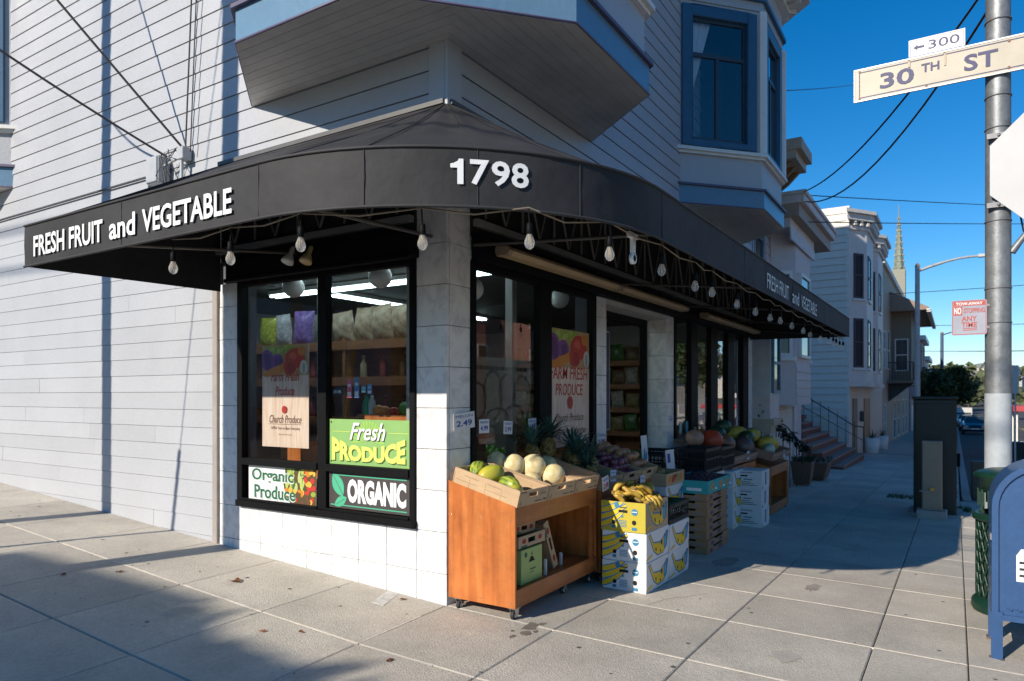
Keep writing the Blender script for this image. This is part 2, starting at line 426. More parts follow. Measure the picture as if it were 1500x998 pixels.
# kerbs
def kerb(pts, w_=.15):
    mb = MB(); P = []
    for i, (x, y) in enumerate(pts):
        a = Vector(pts[max(i - 1, 0)]); b = Vector(pts[min(i + 1, len(pts) - 1)]); d = (b - a).normalized(); n_ = Vector((-d.y, d.x))
        P.append([(x, y, g(x, y) + .002), (x - n_.x * w_, y - n_.y * w_, g(x, y) - .005), (x - n_.x * (w_ + .02), y - n_.y * (w_ + .02), g(x, y) - .3), (x, y, g(x, y) - .3)])
    vs = sum(P, []); fs = []
    for i in range(len(P) - 1):
        for q in range(4): fs.append((i * 4 + q, i * 4 + (q + 1) % 4, i * 4 + 4 + (q + 1) % 4, i * 4 + 4 + q))
    mb.add(vs, fs); mb.poly(P[0]); mb.poly(P[-1]); return struct(mb.obj("kerb", kerb_m, bevel=.012))
arc = [(-2.6 - 1.1 * math.sin(R(a)), -3.58 - 1.1 * math.cos(R(a))) for a in range(90, -1, -15)]
kerb([(-3.7, 40 - i * 2) for i in range(20)] + arc + [(x * 1., -4.66) for x in range(-2, 10)] + [(10.4, -4.4), (10.9, -3.7), (11.2, -3.3)] + [(12 + 2 * i, -3.28) for i in range(45)])
far_walk = MB()
xs2 = [27.42] + rng(30, 110, 4)
struct(sheet("far_sidewalk", xs2, [-3.27, 0, 3], -.0, concrete))
struct(sheet("forecourt", rng(9.24, 27.5, 1.5), [0, 2, 6], -.001, concrete))
opp = rng(-40, 110, 5)
struct(sheet("opposite_sidewalk", opp, [-19, -16.5, -15], -.01, concrete))
struct(sheet("side_street_sidewalk", [-17, -15.2, -13.5], rng(-14, 60, 4), .0, concrete))
mk = mat("road_paint", (.72, .71, .66), .7, n=(9, .2)); mky = mat("road_paint_yellow", (.62, .42, .05), .7, n=(9, .2))
mb = MB()
for y0 in (-9.0, -9.25):
    for i in range(28):
        x0, x1 = 16 + i * 3, 19 + i * 3; a = y0; 
        mb.poly([(x0, a, g(x0, a) - .145), (x1, a, g(x1, a) - .145), (x1, a + .1, g(x1, a + .1) - .145), (x0, a + .1, g(x0, a + .1) - .145)])
struct(mb.obj("lane_marking", mky))
# dark drip stain by the cart wheel, tape strip, leaves
st = mat("drip_stain", (.17, .145, .12), .7, n=(14, .35))
mb = MB()
for cx, cy, r in ((.22, -.80, .035), (.34, -.76, .06), (.12, -.76, .02), (.44, -.8, .025), (.28, -.84, .022), (.40, -.74, .03)):
    p = []
    for k in range(14):
        a = 2 * math.pi * k / 14; rr = r * random.uniform(.6, 1.15); x = cx + rr * 1.5 * math.cos(a); y = cy + rr * math.sin(a)
        p.append((x - .38, y + .02, g(x - .38, y + .02) + .0015))
    mb.poly(p)
mb.obj("drip_stain", st, sidewalk)
gum = mat("gum_spot", (.10, .09, .08), .8)
mb = MB(); rg = random.Random(5)
for i in range(150):
    x, y = (rg.uniform(-1.8, 9), rg.uniform(-3.6, -.1)) if i < 95 else (rg.uniform(-1.9, -.05), rg.uniform(-.9, 6)); r = rg.uniform(.006, .017)
    mb.poly([(x + r * rg.uniform(.7, 1.2) * math.cos(R(45 * k)), y + r * rg.uniform(.7, 1.2) * math.sin(R(45 * k)), g(x, y) + .0012) for k in range(8)])
stuff(mb.obj("gum_spots", gum, sidewalk))
patch = mat("concrete_patch", (.42, .385, .335), .9, n=(6, .14), b=(90, .3)); patch_d = mat("concrete_dark_patch", (.31, .275, .235), .9, n=(4, .2), b=(90, .3))
def stain(pts_, m_, nm):
    MB().poly([(x, y, g(x, y) + .0008) for x, y in pts_]).obj(nm, m_, sidewalk)
for cx, cy, rx, ry, m_ in ((2.9, -1.25, .30, .12, patch_d), (2.35, -2.15, .16, .07, patch_d), (.4, -2.3, .12, .10, patch), (-1.2, 1.35, .18, .10, patch), (4.6, -2.2, .3, .2, patch)):
    stain([(cx + rx * rg.uniform(.6, 1.1) * math.cos(R(15 * k)), cy + ry * rg.uniform(.6, 1.1) * math.sin(R(15 * k))) for k in range(24)], m_, "worn_patch")
def crack(x, y, dx, dy, n):
    a, b_ = [], []
    for k in range(n):
        a.append((x, y, g(x, y) + .001)); b_.append((x + .003, y + .003, g(x, y) + .001)); x += dx + rg.uniform(-.03, .03); y += dy + rg.uniform(-.03, .03)
    MB().add(a + b_, [(k, k + 1, n + k + 1, n + k) for k in range(n - 1)]).obj("hairline_crack", bed, sidewalk)
crack(.95, -1.2, .07, -.035, 10); crack(-1.75, 2.2, .06, .05, 9); crack(3.7, -1.9, .08, .02, 11)
tape_m = mat("worn_tape", (.50, .48, .45), .7, n=(24, .25))
mb = MB()
q = [(-.30, .47), (-.02, .56), (-.02, .45), (-.30, .35)]
vs = [(x, y, g(x, y) + .001) for x, y in q] + [(x, y, g(x, y) + .004) for x, y in q]
mb.hexa(vs); mb.obj("tape_strip", tape_m, tag=("worn white tape strip stuck on the pavement below the tiled wall", "tape"))
leaf_m = mat("dry_leaf", (.20, .075, .025), .8, n=(30, .3))
for i, (x, y, lab) in enumerate(((-.62, 1.62, "large curled brown leaf lying on the pavement in front of the tiled wall"), (-1.0, .42, "dry leaf on the shaded paving slab"), (-1.15, .62, "dry leaf on the shaded paving slab"), (-1.05, 2.5, "dry leaf beside the pole shadow on the pavement"), (-1.35, 2.75, "dry leaf beside the pole shadow on the pavement"), (-.1, .33, "small leaf lying by the tape strip"), (-1.0, -.35, "small leaf on the bare slab in front of the corner pillar"))):
    mb = MB(); s_ = .05 if i == 0 else .022
    pts = []
    for k in range(9):
        a = 2 * math.pi * k / 9; rr = s_ * random.uniform(.55, 1.1)
        pts.append((rr * math.cos(a) * 1.5, rr * math.sin(a), .004 + random.uniform(0, .5) * s_))
    mb.add([(0, 0, .003)] + pts, [(0, k + 1, (k + 1) % 9 + 1) for k in range(9)])
    mb.obj("fallen_leaf", leaf_m, loc=(x, y, g(x, y)), rot=(0, 0, i), tag=(lab, "leaf", "fallen leaves on the pavement"))

# ================================================================== STORE BUILDING
B = thing("store_building", "pale grey wooden corner house with blue bays above a tiled grocery shop", "building")
core = mat("wall_backing", (.10, .10, .115), .8)
mb = MB()
mb.box(.022, 2.70, -.6, .2, 14, 12.2).box(.022, 0, 3.0, .2, 2.70, 12.2)
mb.box(.2, .022, 2.98, 9.24, .2, 12.2).box(9.04, .2, -.8, 9.24, 14, 12.2).box(.2, 13.8, -.6, 9.04, 14, 12.2)
mb.box(.2, .2, 12.0, 9.04, 13.8, 12.19)
mb.box(.2, .2, 3.02, 9.04, 9, 3.1)
mb.box(.032, .29, -.3, .2, 2.70, .555)              # under the side window
mb.box(.28, .032, -.3, 2.6, .2, .60).box(4.72, .034, -.6, 9.2, .2, .96)
mb.box(.032, .032, -.3, .275, .275, 3.3)
mb.box(.032, 2.42, .555, .2, 2.7, 3.0)
mb.box(2.565, .032, -.4, 2.79, .25, 3.0).box(4.72, .034, .96, 4.93, .262, 3.0).box(8.9, .034, .96, 9.2, .2, 3.0)
mb.obj("wall", core, B)
# tiles
ZJ = [2.694 - .3085 * k for k in range(10)] 
ZJ = [3.31, 3.002] + ZJ + [ZJ[-1] - .3085, ZJ[-1] - .617]
G_ = .0022
def tile(x0, y0, z0, x1, y1, z1):
    MB().box(x0, y0, z0, x1, y1, z1).obj("marble_tile", marble, B, bevel=.0012)
def tile_face(axis, a0, a1, cols, zlo, zhi, plane, depth):
    for c in range(cols):
        u0 = a0 + (a1 - a0) * c / cols + G_; u1 = a0 + (a1 - a0) * (c + 1) / cols - G_
        for k in range(len(ZJ) - 1):
            z1 = min(ZJ[k], zhi) - G_; z0 = max(ZJ[k + 1], zlo) + G_
            if z1 - z0 < .02: continue
            j = random.uniform(-.0012, .0012)
            if axis == 'x': tile(plane + j, u0, z0, plane + depth, u1, z1)
            else: tile(u0, plane + j, z0, u1, plane + depth, z1)
tile_face('x', 0, .29, 1, -.4, 3.31, 0, .03)
tile_face('y', .034, .298, 1, -.4, 3.31, 0, .03)
tile_face('x', .29, 2.415, 7, -.2, .555, 0, .03)
tile_face('x', 2.415, 2.70, 1, -.1, 2.6, 0, .03)
tile_face('y', .298, 2.52, 7, -.4, .60, 0.001, .03)
tile_face('y', 2.53, 2.805, 1, -.4, 2.6, -.004, .03)
tile_face('y', 4.72, 4.952, 1, -.5, 2.6, 0, .03)
tile_face('x', 0.0, .27, 1, -.5, 2.6, 4.689, .03)
tile_face('y', 8.88, 9.238, 1, -.6, 2.72, 0, .03)
tile_face('y', 4.952, 8.88, 12, -.6, .93, .002, .03)
# siding courses
PH = .172
def plank_y(y0, y1, z0, x=0, parent=B):
    lo = z0 < 3.6; h = PH - (.004 if lo else .007); lp = .007 if lo else .012
    MB().hexa([(x - lp, y0, z0), (x + .02, y0, z0), (x + .02, y1, z0), (x - lp, y1, z0), (x - .003, y0, z0 + h), (x + .02, y0, z0 + h), (x + .02, y1, z0 + h), (x - .003, y1, z0 + h)]).obj("siding_plank", siding, parent)
def plank_x(x0, x1, z0, y=0, parent=B, m=siding, ph=PH):
    h = ph - .007
    MB().hexa([(x0, y - .012, z0), (x1, y - .012, z0), (x1, y + .02, z0), (x0, y + .02, z0), (x0, y - .003, z0 + h), (x1, y - .003, z0 + h), (x1, y + .02, z0 + h), (x0, y + .02, z0 + h)]).obj("siding_plank", m, parent)
def pieces(a, z):
    cuts = sorted(random.uniform(a + .6, 9.5) for _ in range(2)); e = [a] + [c for i, c in enumerate(cuts) if i == 0 or c - cuts[i - 1] > .8] + [14]
    for p, q in zip(e, e[1:]): plank_y(p + .0012, q - .0012, z, random.uniform(-.0015, .0015))
k = 0
while True:
    z = -.13 + k * PH; k += 1
    if z > 11.9: break
    if z < 3.60: pieces(2.775, z)
    else:
        plank_y(.155, 14, z); plank_x(.155, 9.24, z)
mb = MB().box(-.028, 2.70, -.3, .018, 2.772, 3.7); mb.obj("wall_trim", mat("trim_taupe", (.33, .29, .26), .5), B, bevel=.004)
cb = siding
MB().box(-.03, .0, 3.3, .02, .15, 12.1).obj("corner_board", cb, B, bevel=.004)
MB().box(-.03, -.03, 3.3, .15, -.0015, 12.1).obj("corner_board", cb, B, bevel=.004)
MB().box(9.2, -.03, 2.7, 9.27, .02, 12.1).obj("corner_board", cb, B, bevel=.004)
MB().tube([(-.03, y, 3.80 - .0 * y) for y in (3.75, 5, 7, 10, 13.5)], .010).obj("conduit", mat("grey_pvc", (.05, .05, .06), .5), B)
# transom behind the awning with its steel lattice
MB().box(-.012, .29, 2.80, .02, 2.70, 3.72).obj("transom_panel", dark_p, B)
MB().box(.298, -.012, 2.80, 9.2, .02, 3.72).obj("transom_panel", dark_p, B)
lat = mat("lattice_steel", (.20, .19, .175), .6)
def bar(p, q, r=.012, m=lat, par=B, name="lattice_bar"):
    return MB().tube([p, q], r, 5).obj(name, m, par)
x = .45; i = 0
while x < 8.7:
    bar((x, -.04, 2.95), (x, -.04, 3.62)); bar((x, -.045, 3.6), (x + .28, -.045, 2.95)); bar((x + .28, -.05, 2.95), (x + .56, -.05, 3.6), .009); x += .56
y = .45
while y < 2.5:
    bar((-.04, y, 2.95), (-.04, y, 3.62)); bar((-.045, y, 3.6), (-.045, y + .28, 2.95)); bar((-.05, y + .28, 2.95), (-.05, y + .56, 3.6), .009); y += .56
rail_m = mat("header_rail", (.24, .235, .22), .5)
MB().box(-.07, .30, 2.87, -.014, 2.68, 2.925).obj("header_rail", rail_m, B, bevel=.004)
MB().box(.31, -.07, 2.87, 9.1, -.014, 2.925).obj("header_rail", rail_m, B, bevel=.004)
sb = MB(); sb.box(-.13, .26, 2.60, .0, 2.43, 2.79); sb.box(-.145, .25, 2.575, -.10, 2.44, 2.612); sb.obj("shutter_box", black_m, B, bevel=.006)
sb = MB(); sb.box(.305, -.09, 2.60, 2.52, -.0, 2.80).box(2.53, -.085, 2.605, 9.05, -.008, 2.79); sb.obj("shutter_box", black_m, B, bevel=.006)
# windows --------------------------------------------------------
def win(parts, panes, frame_m=black_m, gm=glass):
    f = MB()
    for b_ in parts: f.box(*b_)
    fo = f.obj("window_frame", frame_m, B, bevel=.003)
    for p in panes:
        MB().box(*p).obj("glass_pane", gm, fo)
win([(-.02, .291, .555, .05, .345, 2.60), (-.02, 2.345, .555, .05, 2.415, 2.60), (-.02, 1.25, .60, .05, 1.35, 2.56), (-.02, .345, 2.555, .05, 2.345, 2.60),
     (-.05, .285, .545, .05, 2.40, .60), (-.035, .345, .925, .05, 1.25, .985), (-.035, 1.35, .925, .05, 2.345, .985), (-.035, .345, .60, .0, 1.25, .62), (-.035, 1.35, .60, .0, 2.345, .62)],
    [(.028, .345, .985, .033, 1.25, 2.555), (.028, 1.35, .985, .033, 2.345, 2.555), (.028, .345, .60, .033, 1.25, .925), (.028, 1.35, .60, .033, 2.345, .925)])
win([(.30, -.02, .60, .355, .05, 2.60), (1.345, -.02, .65, 1.57, .05, 2.56), (2.44, -.02, .60, 2.528, .05, 2.60), (.355, -.02, 2.55, 2.44, .05, 2.60), (.355, -.02, .60, 2.44, .05, .65)],
    [(.355, .028, .65, 1.345, .033, 2.55), (1.57, .028, .65, 2.44, .033, 2.55)])
wx = [4.955, 5.02, 5.637, 5.94, 6.586, 6.95, 7.537, 7.95, 8.52, 8.88]
win([(wx[0], -.02, .98, wx[1], .05, 2.64), (wx[2], -.02, .98, wx[3], .05, 2.60), (wx[4], -.02, .98, wx[5], .05, 2.60), (wx[6], -.02, .98, wx[7], .05, 2.60), (wx[8], -.02, .98, wx[9], .05, 2.64),
     (wx[1], -.02, 2.60, wx[8], .05, 2.64)],
    [(wx[i], .028, .98, wx[i + 1], .033, 2.60) for i in (1, 3, 5, 7)], gm=glass_double)
MB().box(4.96, -.16, .93, 8.87, .04, .978).obj("window_sill", mat("sill_wood", (.24, .17, .12), .6, n=(8, .2)), B, bevel=.006)
# entrance
dr = MB(); dr.box(2.81, .26, -.1, 2.90, .34, 2.55).box(4.60, .275, -.1, 4.69, .34, 2.55).box(2.90, .26, 2.46, 4.60, .34, 2.55)
dr.obj("door_frame", black_m, B, bevel=.004)
MB().box(2.80, .0, 2.545, 4.69, .262, 2.60).obj("entrance_soffit", mat("entrance_white", (.55, .54, .50), .6), B)
# interior shell
int_w = mat("interior_wall", (.42, .40, .36), .8); int_f = mat("interior_floor", (.16, .12, .09), .4, n=(2, .15))
struct_in = MB(); struct_in.box(.2, .2, -.05, 9.04, 7, .03); struct_in.obj("shop_floor", int_f, B)
MB().box(.205, 6.9, .03, 9.03, 7.0, 3.0).obj("shop_back_wall", int_w, B)
MB().box(.205, .205, 2.96, 9.03, 6.9, 3.015).obj("shop_ceiling", mat("interior_ceiling", (.16, .16, .155), .8), B)
MB().box(8.95, .25, .03, 9.035, 6.9, 2.95).obj("shop_side_wall", int_w, B)
MB().box(.204, 2.72, .03, .24, 6.9, 2.95).obj("shop_side_wall", int_w, B)
for (x, y) in ((.21, .50), (.9, 2.3)): MB().box(x, y, .03, x + .09, y + .075, 2.96).obj("column", mat("column_grey", (.36, .36, .35), .6), B, bevel=.004)
for (x, y) in ((1.0, .7), (2.1, .75)): MB().box(x, y, .03, x + .09, y + .09, 2.96).obj("column", mat("column_grey", (.36, .36, .35), .6), B, bevel=.004)
# bays -----------------------------------------------------------
def off_chain(ch, d):
    o = []
    for i, p in enumerate(ch):
        p = Vector(p)
        if 0 < i < len(ch) - 1:
            d1 = (p - Vector(ch[i - 1])).normalized(); d2 = (Vector(ch[i + 1]) - p).normalized()
            n1 = Vector((d1.y, -d1.x)); n2 = Vector((d2.y, -d2.x)); bi = (n1 + n2).normalized()
            o.append(p + bi * d / max(.3, bi.dot(n1)))
        else:
            q = Vector(ch[1] if i == 0 else ch[-2]); e = (p - q).normalized()
            dd = (q - p) if i == 0 else (p - q); dd = dd.normalized(); n_ = Vector((dd.y, -dd.x))
            r = p + n_ * d
            ax = 0 if abs(p.x) < 1e-6 and abs(p.y) > 1e-6 else 1     # wall plane x=0 or y=0
            t = -r[ax] / e[ax] if abs(e[ax]) > 1e-6 else 0
            o.append(r + e * t)
    return o
def bay(ch, inner, rows):
    """ch: outline from wall to wall (going so that the outside is on the left); rows: (name, offset, z0, z1, material)"""
    for nm, d, z0, z1, m in rows:
        pl = [tuple(v) for v in off_chain(ch, d)] + inner
        MB().prism([(x, y, z0) for x, y in pl], (0, 0, z1 - z0)).obj(nm, m, B)
def soffit(poly, axis, z, n):
    lo = min(p[axis] for p in poly); hi = max(p[axis] for p in poly); st_ = (hi - lo) / n
    for i in range(n):
        q = clip(poly, axis, lo + i * st_ + .002, lo + (i + 1) * st_ - .002)
        if len(q) > 2: MB().prism([(x, y, z - .016) for x, y in q], (0, 0, .016)).obj("soffit_board", soffit_p, B)
ROWS = [("bay_fascia", .0, 4.19, 4.43, fascia), ("bay_fascia_cap", .035, 4.43, 4.46, purple_p), ("bay_panel", -.035, 4.46, 4.87, siding), ("bay_sill", .01, 4.87, 4.905, white_paint), ("bay_sill", .05, 4.905, 4.95, white_paint)]
C1 = [(0, 2.22), (-.81, 1.354), (-.81, .08), (.30, -.92), (1.69, -.92), (2.44, 0)]
bay(C1, [(.01, .0), (0, .01)][:1], ROWS + [("bay_wall", -.04, 4.95, 8.7, siding), ("bay_cornice", .08, 7.45, 7.6, white_paint), ("bay_cornice", .42, 7.6, 7.85, white_paint)])
M_ = (-.342, -.342)
soffit([(0, 2.22), (-.81, 1.354), (-.81, .08), M_, (0, 0)], 0, 4.19, 9)
soffit([(0, 0), M_, (.30, -.92), (1.69, -.92), (2.44, 0)], 1, 4.19, 10)
def edge_bead(ch, z):
    MB().tube([(x, y, z) for x, y in ch], .011, 6).obj("bay_drip_edge", purple_p, B)
edge_bead(C1, 4.185)
# framed window on a bay face
sash_m = mat("window_sash", (.03, .05, .075), .4); curtain_m = mat("curtain", (.85, .86, .88), .8, n=(40, .1), stretch=(6, 6, .2))
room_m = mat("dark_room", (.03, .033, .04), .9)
def face_window(p0, p1, z0, z1, u0, u1, w0, w1, out, casing=.13, cols=(.5,), transom=.72, curt=True, wallm=siding, csm=trimblue, par=B, gl=None):
    """wall face from p0 to p1 between z0 and z1 with a window opening; out: outward unit normal (2-D)"""
    p0 = Vector((*p0, 0)); p1 = Vector((*p1, 0)); u = (p1 - p0).normalized(); Lw = (p1 - p0).length; n_ = Vector((*out, 0))
    def bx(m_, a0, a1, b0, b1, d0, d1):
        v = []
        for zz in (b0, b1):
            for aa, dd in ((a0, d1), (a1, d1), (a1, d0), (a0, d0)):
                q = p0 + u * aa + n_ * dd; v.append((q.x, q.y, zz))
        m_.hexa(v)
    if u0 > 0:
        wl = MB(); bx(wl, 0, u0, z0, z1, -.1, 0); bx(wl, u1, Lw, z0, z1, -.1, 0); bx(wl, u0, u1, z0, w0, -.1, 0); bx(wl, u0, u1, w1, z1, -.1, 0); wl.obj("bay_wall", wallm, par)
    cs = MB(); c = casing
    for a in ((u0, u0 + c, w0, w1), (u1 - c, u1, w0, w1), (u0 + c, u1 - c, w1 - c, w1), (u0 + c, u1 - c, w0, w0 + c * .6)): bx(cs, *a, -.05, .035)
    fr = cs.obj("window_frame", csm, par, bevel=.008)
    a0, a1, b0, b1 = u0 + c, u1 - c, w0 + c * .6, w1 - c
    sh = MB(); s_ = min(.045, (a1 - a0) * .1)
    for a in ((a0, a0 + s_, b0, b1), (a1 - s_, a1, b0, b1), (a0 + s_, a1 - s_, b1 - s_, b1), (a0 + s_, a1 - s_, b0, b0 + s_)): bx(sh, *a, -.06, -.02)
    zt = b0 + (b1 - b0) * transom
    bx(sh, a0 + s_, a1 - s_, zt - s_ * .6, zt + s_ * .6, -.062, -.018)
    for cc in cols:
        m_ = a0 + (a1 - a0) * cc; bx(sh, m_ - s_ * .5, m_ + s_ * .5, b0 + s_, zt - s_ * .6, -.061, -.019)
    sh.obj("sash", sash_m, fr)
    gp = MB(); bx(gp, a0 + s_, a1 - s_, b0 + s_, b1 - s_, -.045, -.04); gp.obj("glass_pane", gl or glass_dark, fr)
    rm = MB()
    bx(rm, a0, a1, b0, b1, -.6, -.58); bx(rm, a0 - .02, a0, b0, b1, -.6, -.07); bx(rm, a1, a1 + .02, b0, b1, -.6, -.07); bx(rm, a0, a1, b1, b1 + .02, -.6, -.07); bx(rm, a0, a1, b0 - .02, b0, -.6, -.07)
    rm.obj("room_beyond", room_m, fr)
    if curt:
        cu = MB(); n = 14; pts0, pts1 = [], []
        W_ = (a1 - a0) * .42
        for i in range(n):
            t = i / (n - 1); dd = -.11 + .015 * math.sin(t * 22)
            q = p0 + u * (a0 + W_ * t) + n_ * dd; pts0.append((q.x, q.y, b1))
            q = p0 + u * (a0 + W_ * .28 * t) + n_ * dd; pts1.append((q.x, q.y, b0 + (b1 - b0) * .45))
        cu.add(pts0 + pts1, [(i, i + 1, n + i + 1, n + i) for i in range(n - 1)], 0, True); cu.obj("curtain", curtain_m, fr)
    return fr
# second bay on the street side
C2 = [(5.14, 0), (6.15, -.90), (7.5, -.90), (8.35, 0)]
bay(C2, [], ROWS)
soffit([C2[0], C2[1], C2[2], C2[3]], 1, 4.19, 9); edge_bead(C2, 4.185)
C2i = off_chain(C2, -.04)
s45 = lambda a, b: (lambda d_: (d_.y, -d_.x))((Vector(b) - Vector(a)).normalized())
for (a, b, u0, u1) in ((0, 1, .02, 1.20), (1, 2, .13, 1.22), (2, 3, .1, 1.02)):
    p, q = C2i[a], C2i[b]; o_ = s45(p, q)
    face_window(p, q, 4.95, 7.0, u0 if u0 > .03 else .02, u1, 4.99, 6.92, o_, casing=.15, cols=(.48,), transom=.70)
for i in (1, 2):
    p = C2i[i]; MB().prism([(p.x + .08 * math.cos(R(a)), p.y + .08 * math.sin(R(a)), 4.96) for a in range(0, 360, 60)], (0, 0, 2.0)).obj("corner_post", white_paint, B)
bay(C2, [], [("bay_frieze", -.02, 6.98, 7.10, siding), ("bay_frieze_band", .03, 7.10, 7.16, trimblue), ("bay_wall", -.03, 7.16, 7.55, siding), ("bay_cornice", .08, 7.55, 7.62, white_paint), ("bay_cornice", .36, 7.70, 7.85, white_paint), ("bay_wall", -.03, 7.62, 8.75, siding)])
dent = MB()
ch = off_chain(C2, .02)
for a, b in ((0, 1), (1, 2), (2, 3)):
    p, q = ch[a], ch[b]; u = (q - p); n_ = int(u.length / .16); o_ = Vector(s45(p, q))
    for k in range(n_):
        c = p + u * ((k + .5) / n_); uu = u.normalized() * .035; vv = o_ * .24
        pts = [(c.x - uu.x, c.y - uu.y), (c.x + uu.x, c.y + uu.y), (c.x + uu.x + vv.x, c.y + uu.y + vv.y), (c.x - uu.x + vv.x, c.y - uu.y + vv.y)]
        MB().prism([(x, y, 7.62) for x, y in pts], (0, 0, .075)).obj("cornice_bracket", white_paint, B)
# bay at the far end of the side wall
C3 = [(0, 9.9), (-.80, 9.2), (-.80, 7.75), (0, 6.86)]
bay(C3, [], ROWS); soffit(C3, 0, 4.19, 6); edge_bead(C3, 4.185)
C3i = off_chain(C3, -.04)
for (a, b, u0, u1) in ((0, 1, .1, .95), (1, 2, .13, 1.3), (2, 3, .1, 1.06)):
    p, q = C3i[a], C3i[b]; face_window(p, q, 4.95, 7.6, u0, u1, 5.0, 7.4, s45(p, q), casing=.14)
bay(C3, [], [("bay_wall", -.03, 7.6, 8.7, siding)])
MB().box(-.5, -.9, 12.2, 9.4, 14, 12.5).obj("roof_cornice", white_paint, B)

# ================================================================== AWNING
AW = thing("awning", "black fabric shop awning rounding the corner of the grocery", "awning", (0, 0, 2.5))
AR = 1.66; Z0, Z1, ZW = 2.51, 2.81, 3.72
def peri():
    L_ = []
    for i in range(9): L_.append(((-AR, 2.66 * (1 - i / 9)), (0, 2.66 * (1 - i / 9)), 0))
    for i in range(25):
        a = R(180 + 90 * i / 24); L_.append(((AR * math.cos(a), AR * math.sin(a)), (0, 0), 0))
    for i in range(1, 25): L_.append(((9.0 * i / 24, -AR), (9.0 * i / 24, 0), .045 * i / 24))
    return L_
PR = peri(); nP = len(PR)
def fabric_obj(name, vs, fs, mats=fabric, two=0.):
    mb = MB(); mb.add([(x, y, z - 2.5) for x, y, z in vs], fs, 0, True); return mb.obj(name, mats, AW)
vs = []; fs = []; K = 7
for i, (o, wl, dz) in enumerate(PR):
    for k in range(K):
        t = k / (K - 1); sag = -.03 * math.sin(math.pi * t) * (1 + .3 * math.sin(i * 1.7))
        wx_, wy_ = (wl[0] + (-.012 if wl[1] > .001 else 0), wl[1] + (-.012 if wl[0] > .001 else 0))
        vs.append((o[0] + (wx_ - o[0]) * t, o[1] + (wy_ - o[1]) * t, Z1 + dz + (ZW - Z1 - dz) * t + sag))
for i in range(nP - 1):
    for k in range(K - 1): fs.append((i * K + k, (i + 1) * K + k, (i + 1) * K + k + 1, i * K + k + 1))
fabric_obj("roof_panel", vs, fs)
vs = []; fs = []; K = 5
for i, (o, wl, dz) in enumerate(PR):
    for k in range(K):
        t = k / (K - 1); s_ = 1 + (.0026 * math.sin(i * 1.9 + k) + .0016 * math.sin(i * .7)) * math.sin(math.pi * t)
        vs.append((o[0] * s_ if wl[1] >= 0 and abs(o[0] + AR) < 1e-6 or 9 <= i < 34 else o[0], o[1] * s_ if 9 <= i < 34 or wl[0] > 0 else o[1], Z1 + dz + (Z0 - Z1) * t))
for i in range(nP - 1):
    for k in range(K - 1): fs.append((i * K + k, i * K + k + 1, (i + 1) * K + k + 1, (i + 1) * K + k))
fabric_obj("valance", vs, fs)
fabric_obj("end_panel", [(-.015, 2.66, ZW), (-AR, 2.66, Z1), (-AR, 2.66, Z0), (-.015, 2.66, 2.53)], [(0, 1, 2, 3)])
fabric_obj("end_panel", [(9.0, -.015, ZW), (9.0, -AR, Z1 + .045), (9.0, -AR, Z0 + .045), (9.0, -.015, 2.57)], [(0, 1, 2, 3)])
hem = mat("awning_hem", (.032, .031, .032), .7)
for z in (Z0, Z1):
    MB().tube([(o[0] * 1.001, o[1] * 1.001, z + dz - 2.5) for o, wl, dz in PR], .009, 6).obj("hem", hem, AW)
for a in (180, 203, 223, 243, 270):
    c, s_ = math.cos(R(a)), math.sin(R(a))
    MB().tube([(AR * c * 1.001, AR * s_ * 1.001, Z0 - 2.5), (AR * c * 1.001, AR * s_ * 1.001, Z1 - 2.5), (.5 * AR * c, .5 * AR * s_, 3.24 - 2.5), (0, 0, ZW - 2.5)], .003, 5).obj("seam", fabric, AW)
for p, nrm in (((-AR, 1.35), 0), ((2.0, -AR), 1), ((4.1, -AR), 1), ((6.3, -AR), 1)):
    MB().tube([(p[0] - (.001 if nrm == 0 else 0), p[1] - (.001 if nrm else 0), Z0 - 2.5), (p[0] - (.001 if nrm == 0 else 0), p[1] - (.001 if nrm else 0), Z1 - 2.5)], .0025, 5).obj("seam", fabric, AW)
MB().box(-.05, .0, ZW - 2.515, -.013, 2.66, ZW - 2.48).box(.0, -.05, ZW - 2.515, 9.0, -.013, ZW - 2.48).obj("wall_batten", mat("batten", (.10, .10, .10), .5), AW)
fr_m = mat("awning_frame", (.085, .08, .075), .5, .3)
for p, q in (((-.03, .12, 2.74), (-1.60, -.35, 2.53)), ((-.03, 1.5, 2.76), (-1.62, 1.5, 2.55)), ((.31, -.03, 2.72), (.0, -1.62, 2.55)), ((2.66, -.03, 2.74), (2.66, -1.63, 2.56)), ((4.82, -.03, 2.74), (4.82, -1.63, 2.57)), ((6.9, -.03, 2.74), (6.9, -1.63, 2.57)), ((8.95, -.03, 2.74), (8.95, -1.63, 2.57))):
    MB().tube([(a, b, c - 2.5) for a, b, c in (p, q)], .014, 6).obj("frame_bar", fr_m, AW)
for z in (2.53, 2.80):
    MB().tube([(o[0] * .99 if i < 34 else o[0], o[1] * .99, z + dz - 2.5) for i, (o, wl, dz) in enumerate(PR)], .013, 6).obj("frame_bar", fr_m, AW)
